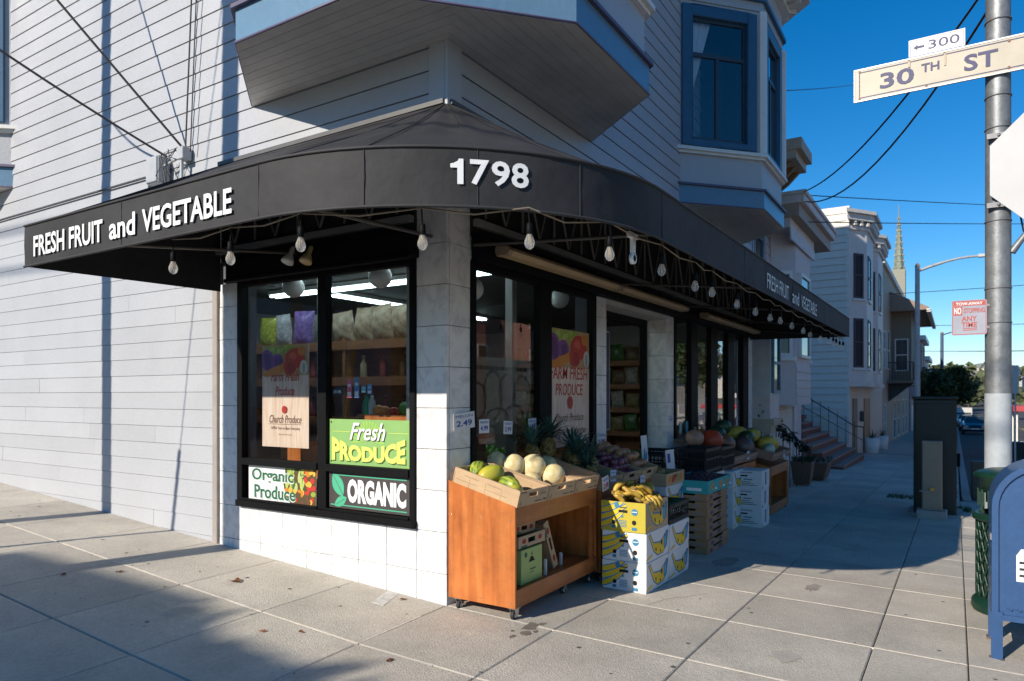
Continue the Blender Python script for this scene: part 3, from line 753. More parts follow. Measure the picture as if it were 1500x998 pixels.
# lettering, side street
zt = 2.565
lettering(AW, "FRESH FRUIT", (-AR - .011, 2.497, zt - 2.5), (0, -1, 0), (0, 0, 1), .94, .15, letter_w)
lettering(AW, "and", (-AR - .011, 1.475, zt - 2.5), (0, -1, 0), (0, 0, 1), .30, .146, letter_w)
lettering(AW, "VEGETABLE", (-AR - .011, 1.095, zt - 2.5), (0, -1, 0), (0, 0, 1), .88, .146, letter_w)
lettering(AW, "thinFRESH FRUIT", (2.80, -AR - .011, zt + .01 - 2.5), (1, 0, 0), (0, 0, 1), 1.02, .15, letter_w)
lettering(AW, "thinand", (4.02, -AR - .011, zt + .01 - 2.5), (1, 0, 0), (0, 0, 1), .38, .15, letter_w)
lettering(AW, "thinVEGETABLE", (4.55, -AR - .011, zt + .01 - 2.5), (1, 0, 0), (0, 0, 1), 1.06, .15, letter_w)
def bend_at(a_start, z0, rad):
    def f(a, b):
        an = a_start + a / rad; return Vector((rad * math.cos(an), rad * math.sin(an), z0 + b - 2.5))
    return f
for ch_, a0, wd in (("1", 218.2, .066), ("7", 221.6, .098), ("9", 225.4, .096), ("8", 229.0, .094)):
    lettering(AW, ch_, (0, 0, 0), (1, 0, 0), (0, 0, 1), wd, .128, letter_w, bend=bend_at(R(a0), 2.62, AR + .011))
# ================================================================== SHOP INTERIOR
emt = emit_mat("fluorescent_tube", (.70, .93, 1.0), 7.5)
fx_m = mat("fixture_white", (.6, .6, .58), .5)
def tubelight(lab, x0, y0, x1, y1):
    t = thing("ceiling_light", lab, "ceiling light", (x0, y0, 2.955), group="fluorescent lights inside the shop")
    d = Vector((x1 - x0, y1 - y0, 0)); n_ = Vector((-d.y, d.x, 0)).normalized() * .09
    v = [(-n_.x, -n_.y, -.05), (d.x - n_.x, d.y - n_.y, -.05), (d.x + n_.x, d.y + n_.y, -.05), (n_.x, n_.y, -.05)]
    MB().hexa(v + [(a, b, 0) for a, b, c in v]).obj("fixture_body", fx_m, t)
    for s_ in (-.5, .5): MB().tube([(n_.x * s_, n_.y * s_, -.07), (d.x + n_.x * s_, d.y + n_.y * s_, -.07)], .016).obj("fluorescent_tube", emt, t)
tubelight("lit fluorescent ceiling light running parallel to the tiled side wall", 2.16, .8, 2.16, 4.6)
tubelight("lit fluorescent ceiling light running across the shop behind the potato bags", 2.5, 3.8, 6.0, 3.8)
tubelight("added fluorescent ceiling light hidden above the side window to light the snack bags", .85, .7, .85, 3.9)  # extra tube added above the window head to brighten the bags
tubelight("lit fluorescent ceiling light near the street windows inside the shop", 1.3, 1.2, 1.95, 1.2)
gl_m = mat("globe_opal", (.88, .88, .86), .35)
for x, y, z, lab in ((.5, 2.256, 2.61, "white globe lamp hanging above the poster in the side window"), (.5, 1.126, 2.61, "white globe lamp hanging above the potato bags in the side window"), (2.68, .5, 2.62, "white globe lamp hanging above the red lettered poster"), (.95, .45, 2.5, "white globe lamp hanging behind the glass beside the corner pillar")):
    t = thing("globe_lamp", lab, "lamp", (x, y, z), group="globe lamps in the shop windows")
    MB().ball((0, 0, 0), .105, 20, 12).obj("lamp_shade", gl_m, t); MB().tube([(0, 0, .1), (0, 0, 2.95 - z)], .012).obj("stem", black_m, t)
shelf_w = mat("shelf_wood", (.36, .155, .065), .55, n=(6, .2), stretch=(1, .3, 6))
def shelf_unit(lab, loc, L_, dep, levels, top, rot=0):
    t = thing("shelf_unit", lab, "shelf", loc, (0, 0, rot))
    for z in levels: MB().box(0, 0, z, L_, dep, z + .03).box(0, -.015, z - .05, L_, 0, z + .045).obj("shelf", shelf_w, t)
    for x in (0, L_ / 2, L_): MB().box(x - .02, .0, 0, x + .02, dep, top).obj("upright", shelf_w, t)
    MB().box(0, dep, 0, L_, dep + .015, top).obj("back_panel", shelf_w, t)
    return t
shelf_unit("brown wooden shelf unit with crisp and potato bags seen through the side window", (1.35, 4.0, .03), 3.1, .45, [.3, .75, 1.25, 1.68, 2.07], 2.15, R(-90))
shelf_unit("tall dark shelf unit stocked with packets seen through the entrance", (8.42, 4.75, .03), 4.3, .45, [.3, .8, 1.25, 1.7, 2.15], 2.25, R(-90))
def bag(loc, w_, h, d_, m, lab, rot=0, group=None, cat="bag"):
    mb = MB(); n = 9; vs = []
    for j in range(n + 1):
        v = j / n
        for i in range(n + 1):
            u = i / n; e = (math.sin(math.pi * u) * math.sin(math.pi * v)) ** .55
            vs.append(((u - .5) * w_ * (1 - .06 * math.sin(math.pi * v)), -d_ * .5 * e + random.uniform(-.006, .006), v * h))
    k = len(vs)
    vs += [(a, -b, c) for a, b, c in vs]
    fs = []
    for j in range(n):
        for i in range(n):
            a = j * (n + 1) + i; fs.append((a, a + 1, a + n + 2, a + n + 1)); fs.append((k + a + n + 1, k + a + n + 2, k + a + 1, k + a))
    mb.add(vs, fs, 0, True)
    return mb.obj("snack_bag" if cat == "bag" else cat, m, loc=loc, rot=(random.uniform(-.08, .08), random.uniform(-.12, .12), rot), tag=(lab, cat if cat != "snack_bag" else "bag", group))
def bagm(n_, c, c2=None): return ramp_mat("bag_" + n_, [(.35, c), (.5, c2 or tuple(x * .5 for x in c)), (.62, c)], 9, .3, 1.2)
bx_ = 1.36
for y, w_, h, m, lab in ((3.78, .28, .34, bagm("lime", (.72, .75, .08)), "lime yellow snack bag on the top shelf behind the side window"), (3.47, .24, .36, bagm("pale", (.8, .8, .85)), "pale silver snack bag standing between the lime and purple bags"), (3.16, .34, .38, bagm("purple", (.40, .25, .75)), "large purple snack bag on the top shelf behind the side window"), (2.86, .3, .33, bagm("smoke", (.35, .33, .32)), "clear bag of dried goods next to the large purple bag")):
    bag((bx_ - .05 + .1, y, 2.145), w_, h, .14, m, lab, R(-90))
for i, (y, h) in enumerate(((2.5, .33), (2.2, .36), (1.92, .37), (1.63, .35), (1.34, .33))):
    bag((bx_ + .05, y, 2.145), .30, h, .2, ramp_mat("bag_potato", [(.3, (.22, .14, .08)), (.5, (.62, .48, .32)), (.7, (.75, .66, .52))], 11, .35, .8), "clear bag of brown chips in the row above the shelf", R(-90), "clear bags of chips on the top shelf", "bag")
for j, z in enumerate((1.31, 1.74)):
    for i in range(11):
        y = 3.85 - i * .27; c = random.choice([(.25, .2, .12), (.12, .07, .05), (.3, .27, .22), (.08, .14, .07), (.2, .05, .04)])
        mb = MB(); mb.lathe([(.035, 0), (.04, .01), (.04, .15), (.018, .19), (.018, .23), (.022, .23), (.022, .25), (0.0, .25)], n=10)
        mb.obj("bottle", mat("bottle_%d" % (i % 4), [(.20, .10, .04), (.06, .16, .06), (.45, .36, .2), (.35, .06, .04)][i % 4], .2), loc=(1.45 + random.uniform(-.02, .04), y, z), tag=("bottle standing on the brown shelves behind the side window", "bottle", "bottles on the brown shelves"))
for j, z in enumerate((.88, 1.33, 1.78, 2.23)):
    for i in range(15):
        c = [(.42, .33, .14), (.55, .5, .4), (.3, .2, .1), (.12, .3, .08)][(i * 3 + j) % 4]
        bag((8.50, 4.6 - i * .28, z), .27, .27 + .05 * ((i + j) % 2), .1, bagm("pk%d" % ((i * 3 + j) % 4), c), "packet standing on the dark shelves behind the entrance", R(-90), "packets on the dark shelves", "packet")
# lit wooden bin behind the side window with vegetables
bw = wood
t = thing("display_bin", "orange wooden produce bin just behind the lime green sign in the window", "bin", (.33, .36, .03))
MB().box(0, 0, 0, .02, .88, 1.36).obj("front_panel", bw, t); MB().box(.02, 0, 0, .45, .02, 1.36).obj("side_panel", bw, t); MB().box(.02, .86, 0, .45, .88, 1.36).obj("side_panel", bw, t); MB().box(.02, .02, 1.28, .45, .86, 1.30).obj("shelf", bw, t)
t = thing("display_bin", "low orange wooden bin behind the beige poster in the window", "bin", (.40, 1.40, .03))
MB().box(0, 0, 0, .02, .92, 1.06).obj("front_panel", bw, t); MB().box(.02, 0, 0, .45, .02, 1.06).obj("side_panel", bw, t); MB().box(.02, .90, 0, .45, .92, 1.06).obj("side_panel", bw, t); MB().box(.02, .02, .95, .45, .9, .97).obj("shelf", bw, t)
veg = {"o": mat("pepper_orange", (.75, .24, .02), .3, n=(8, .1)), "r": mat("tomato_red", (.55, .03, .02), .25, n=(8, .1)), "g": mat("leaf_green", (.10, .26, .03), .5, n=(20, .3)), "y": mat("pepper_yellow", (.75, .55, .03), .3)}
for y, c, r, nm, lab in ((1.03, "o", .055, "pepper", "orange pepper on the lit bin in the side window, next to the green bottle"), (.97, "o", .05, "pepper", "orange pepper on the lit bin, between the other orange pepper and the tomatoes"), (.86, "r", .045, "tomato", "red tomato on the lit bin beside the orange peppers"), (.79, "r", .045, "tomato", "red tomato on the lit bin beside the lettuce"), (.70, "g", .075, "lettuce", "small green lettuce on the lit bin beside the tomatoes"), (.60, "g", .07, "lettuce", "small green lettuce on the lit bin against the grey post")):
    MB().ball((0, 0, 0), (r, r, r * .85), 12, 8, f=lambda v, p, t_: v * (1 + (.08 if nm != "lettuce" else .2) * math.sin(p * (4 if nm != "lettuce" else 7)) * math.sin(t_))).obj(nm, veg[c], loc=(.385, y, 1.385 + r * .75), tag=(lab, nm))
for y, c, lab in ((1.17, (.03, .35, .15), "green bottle standing on the lit bin in the side window"), (1.11, (.55, .6, .58), "pale bottle standing on the lit bin in the side window")):
    MB().lathe([(.03, 0), (.032, .01), (.032, .11), (.014, .14), (.014, .165), (0, .165)], n=10).obj("bottle", mat("bottle_" + lab[:4], c, .2), loc=(.38, y, 1.39), tag=(lab, "bottle"))
# dim produce seen through the entrance
gt = thing("produce_table", "dark produce table with green fruit inside the entrance", "table", (2.95, 2.2, .03))
MB().box(0, 0, .62, 1.6, .7, .68).obj("tabletop", shelf_w, gt)
for x in (.05, 1.5): MB().box(x, .05, 0, x + .05, .65, .62).obj("leg", shelf_w, gt)
for i in range(9):
    for j in range(3):
        MB().ball((0, 0, 0), .055, 10, 7).obj("green_apple", mat("apple_green", (.12, .28, .04), .3), loc=(3.05 + i * .16, 2.3 + j * .18, .76 + j * .03), tag=("green apple on the dim table inside the entrance", "apple", "green apples inside the entrance"))
sg = MB().box(0, 0, 0, .8, .02, .26).obj("counter_sign", mat("sign_dark_green", (.012, .03, .022), .5), loc=(3.0, 2.17, .42), tag=("dark counter sign with white capitals inside the entrance", "sign"))
lettering(sg, "TGH", (.1, -.002, .06), (1, 0, 0), (0, 0, 1), .5, .15, letter_w)
bp_ = MB().box(0, 0, 0, .36, .006, 1.16).obj("poster", ink("border", (.45, .47, .5)), loc=(3.16, .283, 1.15), tag=("dark blue poster with a pale border on the entrance door", "poster"))
flat(bp_, "print", [(rect(.012, .012, .348, 1.148), ink("navy", (.012, .022, .09)))] + [(rect(.05, z, .05 + w_, z + .018), ink("gold", (.45, .35, .1))) for z, w_ in ((.36, .2), (.33, .12), (.88, .18), (.84, .14))], (0, 0, 0), (1, 0, 0), (0, 0, 1))
# ================================================================== SIGNS IN THE WINDOWS
def board(name, lab, cat, org, u, v, W, H, m, th=.004, group=None):
    u = Vector(u); v = Vector(v); n_ = u.cross(v).normalized(); o = Vector(org)
    pts = [o, o + u * W, o + u * W + v * H, o + v * H]
    b_ = MB().prism([tuple(p - n_ * th - o) for p in pts], tuple(n_ * th)).obj(name, m, loc=org)
    tags(b_, lab, cat, group); return b_
LU, LV = (0, -1, 0), (0, 0, 1); RU = (1, 0, 0)
beige = ramp_mat("poster_woodgrain", [(.35, (.68, .46, .34)), (.5, (.78, .57, .45)), (.65, (.82, .64, .53))], 3.5, .6, .8, (9, 9, .8))
red_i = ink("red", (.50, .035, .02)); brn = ink("brown", (.14, .055, .03)); purp = ink("purple", (.20, .055, .24)); grn = ink("veg_green", (.27, .36, .04)); org_i = ink("orange", (.62, .20, .02)); dkg = ink("dark_green", (.012, .11, .055)); teal_i = ink("mint", (.07, .42, .24)); lime = ink("lime", (.23, .42, .13)); yel = ink("lemon", (.62, .70, .14)); wht = ink("white", (.8, .8, .8)); blk = ink("black", (.015, .015, .015)); chg = ink("charcoal", (.055, .048, .048)); garl = ink("garlic", (.6, .56, .5)); dred = ink("deep_red", (.34, .015, .015)); dpurp = ink("deep_purple", (.11, .025, .14)); lgrn = ink("light_green", (.42, .5, .1))
def veg_art(W, top, k):
    """purple onions, leafy greens, carrots, tomatoes and garlic across the head of a poster; k scales"""
    s_ = [(rect(0, top - .27 * k, W, top), ink("art_ground", (.50, .30, .14)))]
    for i in range(15):
        a = i / 14; s_.append((ell(W * (.05 + .6 * a), top - .04 * k - .03 * k * math.sin(i * 2.1), .05 * k, .018 * k, 60 + 60 * math.sin(i * 1.3), 8), lgrn if i % 2 else grn))
    s_ += [(ell(W * .12, top - .13 * k, .085 * k, .10 * k, 20), purp), (ell(W * .13, top - .14 * k, .05 * k, .08 * k, 20), dpurp), (ell(W * .34, top - .145 * k, .085 * k, .07 * k), purp), (ell(W * .36, top - .15 * k, .045 * k, .045 * k), dpurp),
           (ell(W * .30, top - .225 * k, .17 * k, .036 * k, 14), org_i), (ell(W * .44, top - .20 * k, .14 * k, .034 * k, 20), org_i), (ell(W * .72, top - .12 * k, .13 * k, .09 * k), red_i), (ell(W * .68, top - .10 * k, .05 * k, .035 * k), ink("tomato_light", (.65, .10, .06))), (ell(W * .62, top - .19 * k, .085 * k, .075 * k), red_i), (ell(W * .64, top - .20 * k, .05 * k, .05 * k), dred), (ell(W * .86, top - .06 * k, .05 * k, .04 * k), org_i),
           (ell(W * .91, top - .20 * k, .05 * k, .062 * k), garl), (ell(W * .91, top - .21 * k, .018 * k, .05 * k), ink("garlic_line", (.35, .32, .28)))]
    return s_
def cl(shapes, W, H):
    o = []
    for p, m in shapes:
        p = clip(p, 0, .001, W - .001); p = clip(p, 1, .001, H - .001) if len(p) > 2 else []
        if len(p) > 2: o.append((p, m))
    return o
W, H = .61, .905
ps = board("poster", "beige poster with painted vegetables and red script hanging in the side window", "poster", (.048, 2.142, 1.095), LU, LV, W, H, beige)
sh = veg_art(W, H, 1.0) + [(ell(W * .5, .335 + 0, .034, .034), red_i), (ell(W * .53, .35, .012, .01), dred), (rect(.09, .205, .52, .2075), brn)]
flat(ps, "print", cl(sh, W, H), (0, 0, 0), LU, LV, step=.00025)
for key, x, z, ww, hh, m in (("farm_it", .12, .585, .37, .085, red_i), ("prod_it", .18, .46, .25, .08, red_i), ("church_it", .10, .215, .42, .07, brn), ("thinOPEN 7am to 8pm Everyday", .12, .15, .38, .032, brn), ("thin7am to 8pm Everyday", .22, .105, .18, .014, brn)):
    lettering(ps, key, (-.0005, -x, z), LU, LV, ww, hh, m, off=.0022)
W, H = .86, 1.14
pr = board("poster", "tall beige poster with painted vegetables and red brush capitals beside the entrance", "poster", (1.575, .024, 1.055), RU, LV, W, H, beige)
flat(pr, "print", cl(veg_art(W, H, 1.36) + [(ell(W * .5, .43, .055, .065), red_i)], W, H), (0, 0, 0), RU, LV, step=.00025)
for key, x, z, ww, hh, m in (("brush1", .03, .655, .79, .125, red_i), ("brush2", .14, .50, .57, .115, red_i), ("church_it", .13, .25, .6, .075, brn), ("thin7am to 8pm Everyday", .12, .12, .66, .065, brn)):
    lettering(pr, key, (x, 0, z), RU, LV, ww, hh, m, off=.0022)
# lime green sign
W, H = .905, .372
fp = board("sign", "lime green sign with white script and yellow capitals in the side window", "sign", (.017, 1.247, .987), LU, LV, W, H, lime)
sh = []
for i in range(16):
    a = R(180 * i / 15); sh.append(([(W * .49 + .03 * math.cos(a), .19 + .03 * math.sin(a)), (W * .49 + .17 * math.cos(a + .06), .19 + .17 * math.sin(a + .06)), (W * .49 + .17 * math.cos(a - .06), .19 + .17 * math.sin(a - .06))], ink("lime_ray", (.30, .52, .09))))
sh += [(rect(.04, .268, .24, .272), yel), (rect(.66, .268, .87, .272), yel)] + [(ell(x, z, .008, .008, 0, 8), blk) for x, z in ((.025, .347), (.88, .347), (.025, .022), (.88, .022))]
flat(fp, "print", cl(sh, W, H), (0, 0, 0), LU, LV, step=.0001)
def arch_word(par, key, org, u, v, W, H, m, sag, off, grow=0.):
    vs, fs = TXT[key]; x0 = min(p[0] for p in vs); x1 = max(p[0] for p in vs); y0 = min(p[1] for p in vs); y1 = max(p[1] for p in vs)
    u = Vector(u); v = Vector(v); n_ = u.cross(v); out = []
    for p in vs:
        a = (p[0] - x0) / (x1 - x0); b_ = (p[1] - y0) / (y1 - y0); e = (2 * a - 1) ** 2
        out.append(Vector(org) + u * (a * W) + v * (b_ * (H + sag * e)) + n_ * off)
    return MB().add(out, fs).obj("lettering", m, par)
for dx, dz, m, o_ in ((.008, -.008, ink("lime_shadow", (.03, .10, .02)), .003), (0, 0, yel, .0042)):
    arch_word(fp, "boldPRODUCE", (0, -.035 - dx, .03 + dz), LU, LV, .80, .125, m, .075, o_)
for dx, dz, m, o_ in ((.006, -.007, blk, .003), (0, 0, wht, .005)):
    lettering(fp, "fresh_it", (0, -.24 - dx, .205 + dz), LU, LV, .39, .14, m, off=o_)
# charcoal sign with leaves
W, H = .885, .295
oc = board("sign", "charcoal sign with mint leaves and white block capitals below the lime green sign", "sign", (.012, 1.245, .625), LU, LV, W, H, chg)
def leafp(cx, cy, L_, w_, rot):
    o = []
    for i in range(9): t_ = i / 8; o.append((L_ * (t_ - .5), w_ * math.sin(math.pi * t_) ** .8))
    for i in range(7, 0, -1): t_ = i / 8; o.append((L_ * (t_ - .5), -w_ * math.sin(math.pi * t_) ** .8))
    c, s_ = math.cos(R(rot)), math.sin(R(rot)); return [(cx + x * c - y * s_, cy + x * s_ + y * c) for x, y in o]
sh = [(rect(.06, .268, .85, .277), teal_i), (rect(.02, .02, .85, .029), teal_i), (leafp(.105, .19, .22, .062, -58), teal_i), ([(.05, .265), (.053, .267), (.175, .10), (.17, .098)], chg), (leafp(.135, .055, .16, .04, 28), teal_i), ([(.08, .028), (.083, .026), (.185, .078), (.183, .082)], chg)]
flat(oc, "print", cl(sh, W, H), (0, 0, 0), LU, LV, step=.0003)
lettering(oc, "boldORGANIC", (0, -.215, .052), LU, LV, .63, .195, wht, off=.003)
# white sign with photo of vegetables
W, H = .885, .31
og = board("sign", "white sign with green lettering and a vegetable photo below the beige poster", "sign", (.012, 2.285, .615), LU, LV, W, H, wht)
sh = [([(.50, H), (W, H), (W, 0), (.56, 0), (.50, .06), (.47, .16)], ink("photo_dark", (.09, .06, .02)))]
rr = random.Random(3)
for i in range(70):
    x = rr.uniform(.5, .87); y = rr.uniform(.01, .3); c = (.5 < x < .74 and y > .12)
    m = rr.choice([lgrn, grn, ink("veg_mid", (.10, .22, .03)), ink("celery", (.42, .50, .18))]) if c else rr.choice([org_i, red_i, ink("squash", (.68, .42, .05)), dred, brn, grn])
    sh.append((ell(x, y, rr.uniform(.015, .035) * (1 if not c else .6), rr.uniform(.012, .03) * (1 if not c else 1.8), rr.uniform(-30, 30), 9), m))
flat(og, "print", cl(sh, W, H), (0, 0, 0), LU, LV, step=.00004)
for key, x, z, ww, hh in (("Organic", .045, .140, .56, .140), ("Produce", .08, .012, .55, .122)):
    lettering(og, "bold" + key, (0, -x + .004, z - .004), LU, LV, ww + .008, hh + .006, ink("outline_pale", (.70, .76, .70)), off=.0042); lettering(og, key, (0, -x - .004, z + .005), LU, LV, ww - .004, hh - .002, dkg, off=.0052)
# little stickers inside the glass
for y, z, w_, h, c, lab in ((1.242, 1.555, .13, .06, (.02, .03, .035), "small black notice with white figures stuck inside the side window"), (1.067, 1.535, .055, .15, (.55, .10, .22), "tall pink sticker stuck inside the side window"), (.985, 1.535, .055, .165, (.10, .22, .42), "tall blue and white sticker beside the pink one"), (.905, 1.575, .05, .055, (.15, .4, .5), "small round pale blue sticker inside the side window"), (.84, 1.565, .05, .08, (.12, .28, .55), "small square blue sticker inside the side window")):
    s_ = board("sticker", lab, "sticker", (.041, y, z), LU, LV, w_, h, ink("stk" + lab[:9], c), .002)
    if "figures" in lab: lettering(s_, "24 HR", (0, -.02, .018), LU, LV, .09, .026, wht)
    else: flat(s_, "print", [(rect(.008, h * .1, w_ - .008, h * .32), wht), (rect(.012, h * .6, w_ - .012, h * .75), ink("pale", (.6, .65, .7)))], (0, 0, 0), LU, LV)
# price cards
paper = mat("price_card", (.74, .75, .78), .7, n=(12, .05)); pen = ink("pen_blue", (.03, .06, .30)); penr = ink("pen_red", (.5, .03, .05))
def card_(lab, org, W, H, price, tilt=0, m2=pen, u=RU, head="PINEAPPLE"):
    t = thing("price_card", lab, "price card", org, (0, R(tilt), 0) if u == RU else (0, 0, 0), "handwritten price cards on the shop front")
    MB().prism([(0, 0, 0), (W, 0, 0), (W, 0, H), (0, 0, H)], (0, .002, 0)).obj("card", paper, t)
    lettering(t, price, (W * .12, 0, H * .18), RU, LV, W * .74, H * .36, m2)
    lettering(t, "thin" + head, (W * .1, 0, H * .70), RU, LV, W * .8, H * .17, pen)
card_("large tilted white price card at the edge of the corner pillar", (.055, -.026, 1.29), .27, .125, "2.49", -4, head="MELON")
card_("white price card on the glass above the melons, nearest the corner pillar", (.385, -.024, 1.255), .14, .11, "4.99", 0)
card_("white price card on the glass, second from the corner pillar", (.735, -.024, 1.235), .135, .11, "3.99", 3, head="HONEYDEW")
card_("white price card on the glass beside the window bar", (1.14, -.024, 1.24), .135, .11, "3.99", -2, head="MELON")
card_("white price card with a red figure on the narrow tiled pier", (2.59, -.010, 1.0), .19, .175, "1.99", 2, penr, head="ONIONS")
card_("small blue and white card on the tiled pier beside the four tall windows", (4.76, -.006, 1.20), .12, .1, "1.99", 0)
for i, (x, c, lab) in enumerate(((5.25, (.5, .52, .55), "white hanging tag in the first tall window"), (5.52, (.1, .35, .5), "blue hanging tag in the first tall window"), (7.2, (.2, .3, .6), "blue and white tag in the third tall window"), (8.2, (.5, .52, .6), "pale tag in the fourth tall window"))):
    board("price_card", lab, "price card", (x, .022, 1.02), RU, LV, .1, .17, ink("tg%d" % i, c), .002)
for x0, x1, c, z, lab in ((5.98, 6.55, (.42, .10, .14), .55, "red and white produce poster low in the second tall window"), (6.98, 7.5, (.16, .38, .05), .62, "green produce poster low in the third tall window"), (7.98, 8.5, (.45, .44, .42), .5, "pale printed poster low in the fourth tall window")):
    p_ = board("poster", lab, "poster", (x0, .044, .98), RU, LV, x1 - x0, z, ink("lp" + lab[:5], (.5, .5, .5) if "red" in lab else c), .003)
    sh = [(rect(.02, .02, x1 - x0 - .02, z * .45), ink("lq" + lab[:5], c))] + [(ell(.08 + .09 * k, z * .25, .035, .045, 0, 10), [red_i, lgrn, org_i, dred][k % 4]) for k in range(5)] + [(rect(.08, z * .62 + k * .05, x1 - x0 - .08, z * .62 + k * .05 + .02), blk) for k in range(3)]
    flat(p_, "print", sh, (0, 0, 0), RU, LV)
# ================================================================== WALL LIGHTS
tan = mat("fixture_tan", (.50, .36, .20), .5, n=(3, .15)); dust = mat("fixture_cap", (.30, .23, .15), .6)
for x0, x1, lab in ((.50, 2.70, "long unlit tan strip light above the first street window"), (2.72, 4.90, "long unlit tan strip light above the entrance"), (5.76, 8.88, "long unlit tan strip light above the four tall windows")):
    t = thing("strip_light", lab, "strip light", (x0, -.16, 2.70), group="strip lights under the awning"); L_ = x1 - x0
    pr_ = [(0, .055, .04), (0, -.05, .03), (0, -.075, -.005), (0, -.05, -.04), (0, .05, -.04), (0, .065, 0)]
    MB().prism([(a + .06, b, c) for a, b, c in pr_], (L_ - .12, 0, 0)).obj("diffuser", tan, t, bevel=.006)
    for a in (0, L_ - .06): MB().prism([(a, b * 1.08, c * 1.08) for _, b, c in pr_], (.06, 0, 0)).obj("end_cap", dust, t, bevel=.005)
    for k in range(int(L_ / .42)):
        xx = .3 + k * .42; MB().box(xx, -.06, .028, xx + .03, -.02, .062).obj("clip", black_m, t)
for x, y, z, lab, m in ((-.2, 1.487, 2.70, "grey flood lamp on the shutter box above the side window", fx_m), (-.2, 1.27, 2.68, "yellowed spiral lamp on the shutter box beside the flood lamp", mat("old_bulb", (.55, .42, .2), .4))):
    t = thing("flood_lamp", lab, "lamp", (x, y, z), (0, R(25), 0))
    MB().lathe([(.015, .1), (.02, .08), (.022, .03), (.05, -.03), (.052, -.05), (0, -.052)], n=14).obj("lamp_shade", m, t)
    MB().tube([(0, 0, .09), (.05, 0, .12), (.09, 0, .09)], .01).obj("bracket", black_m, t)
# ================================================================== STRING LIGHTS
bulb_g = bulb_mat(); fil = mat("filament", (.6, .42, .2), .4)
SL = thing("string_light", "string of clear filament bulbs hanging along the awning hem", "string light", (0, 0, 2.5))
pts = [(-1.6, .894), (-1.6, .322), (-1.6, -.26), (-1.34, -.87), (-1.05, -1.335), (-.56, -1.56), (.167, -1.6), (.849, -1.6), (1.252, -1.6), (1.991, -1.6), (2.648, -1.6), (3.249, -1.6), (3.739, -1.6), (4.368, -1.6), (5.093, -1.6), (5.573, -1.6), (6.385, -1.6), (7.128, -1.6), (7.6, -1.6), (7.9, -1.6), (8.3, -1.6), (8.7, -1.6)]
cord = []
for i, (x, y) in enumerate(pts):
    cord.append((x, y, .015))
    if i + 1 < len(pts):
        a, b = pts[i + 1]; mx_, my_ = (x + a) / 2, (y + b) / 2
        if -1.4 < mx_ < 0 and my_ < 0:
            q = math.hypot(mx_, my_); mx_ *= 1.6 / q; my_ *= 1.6 / q
        cord.append((mx_, my_, -.012))
MB().tube(cord, .005, 6).obj("cord", mat("cord_tan", (.25, .2, .14), .6), SL)
sock = black_m
for i, (x, y) in enumerate(pts):
    dx = random.uniform(-.012, .012); top = -.045 - random.uniform(0, .02)
    s_ = MB().tube([(x, y, .01), (x + dx, y, top)], .004, 5).lathe([(.008, .0), (.016, -.008), (.017, -.055), (.014, -.06)], (x + dx, y, top), 10).obj("socket", sock, SL)
    MB().lathe([(.013, -.06), (.015, -.068), (.025, -.095), (.026, -.110), (.019, -.128), (.008, -.136), (0.0, -.137)], (x + dx, y, top), 12).obj("bulb", bulb_g, s_)
    MB().tube([(x + dx - .006, y, top - .06), (x + dx - .007, y, top - .115), (x + dx + .007, y, top - .115), (x + dx + .006, y, top - .06)], .0022, 4).obj("filament", fil, s_)
hk = thing("bottle_opener_hook", "pale metal clamp hanging from the awning frame among the bulbs", "clamp", (-.13, -1.52, 2.53))
MB().box(-.06, -.012, -.02, .06, .012, .012).obj("bar", letter_w, hk); MB().lathe([(.02, -.012), (.035, -.012), (.035, .012), (.02, .012), (.02, -.012)], (.01, 0, -.14), 14, axis='y').box(-.012, -.01, -.11, .03, .01, -.02).obj("hook", letter_w, hk)
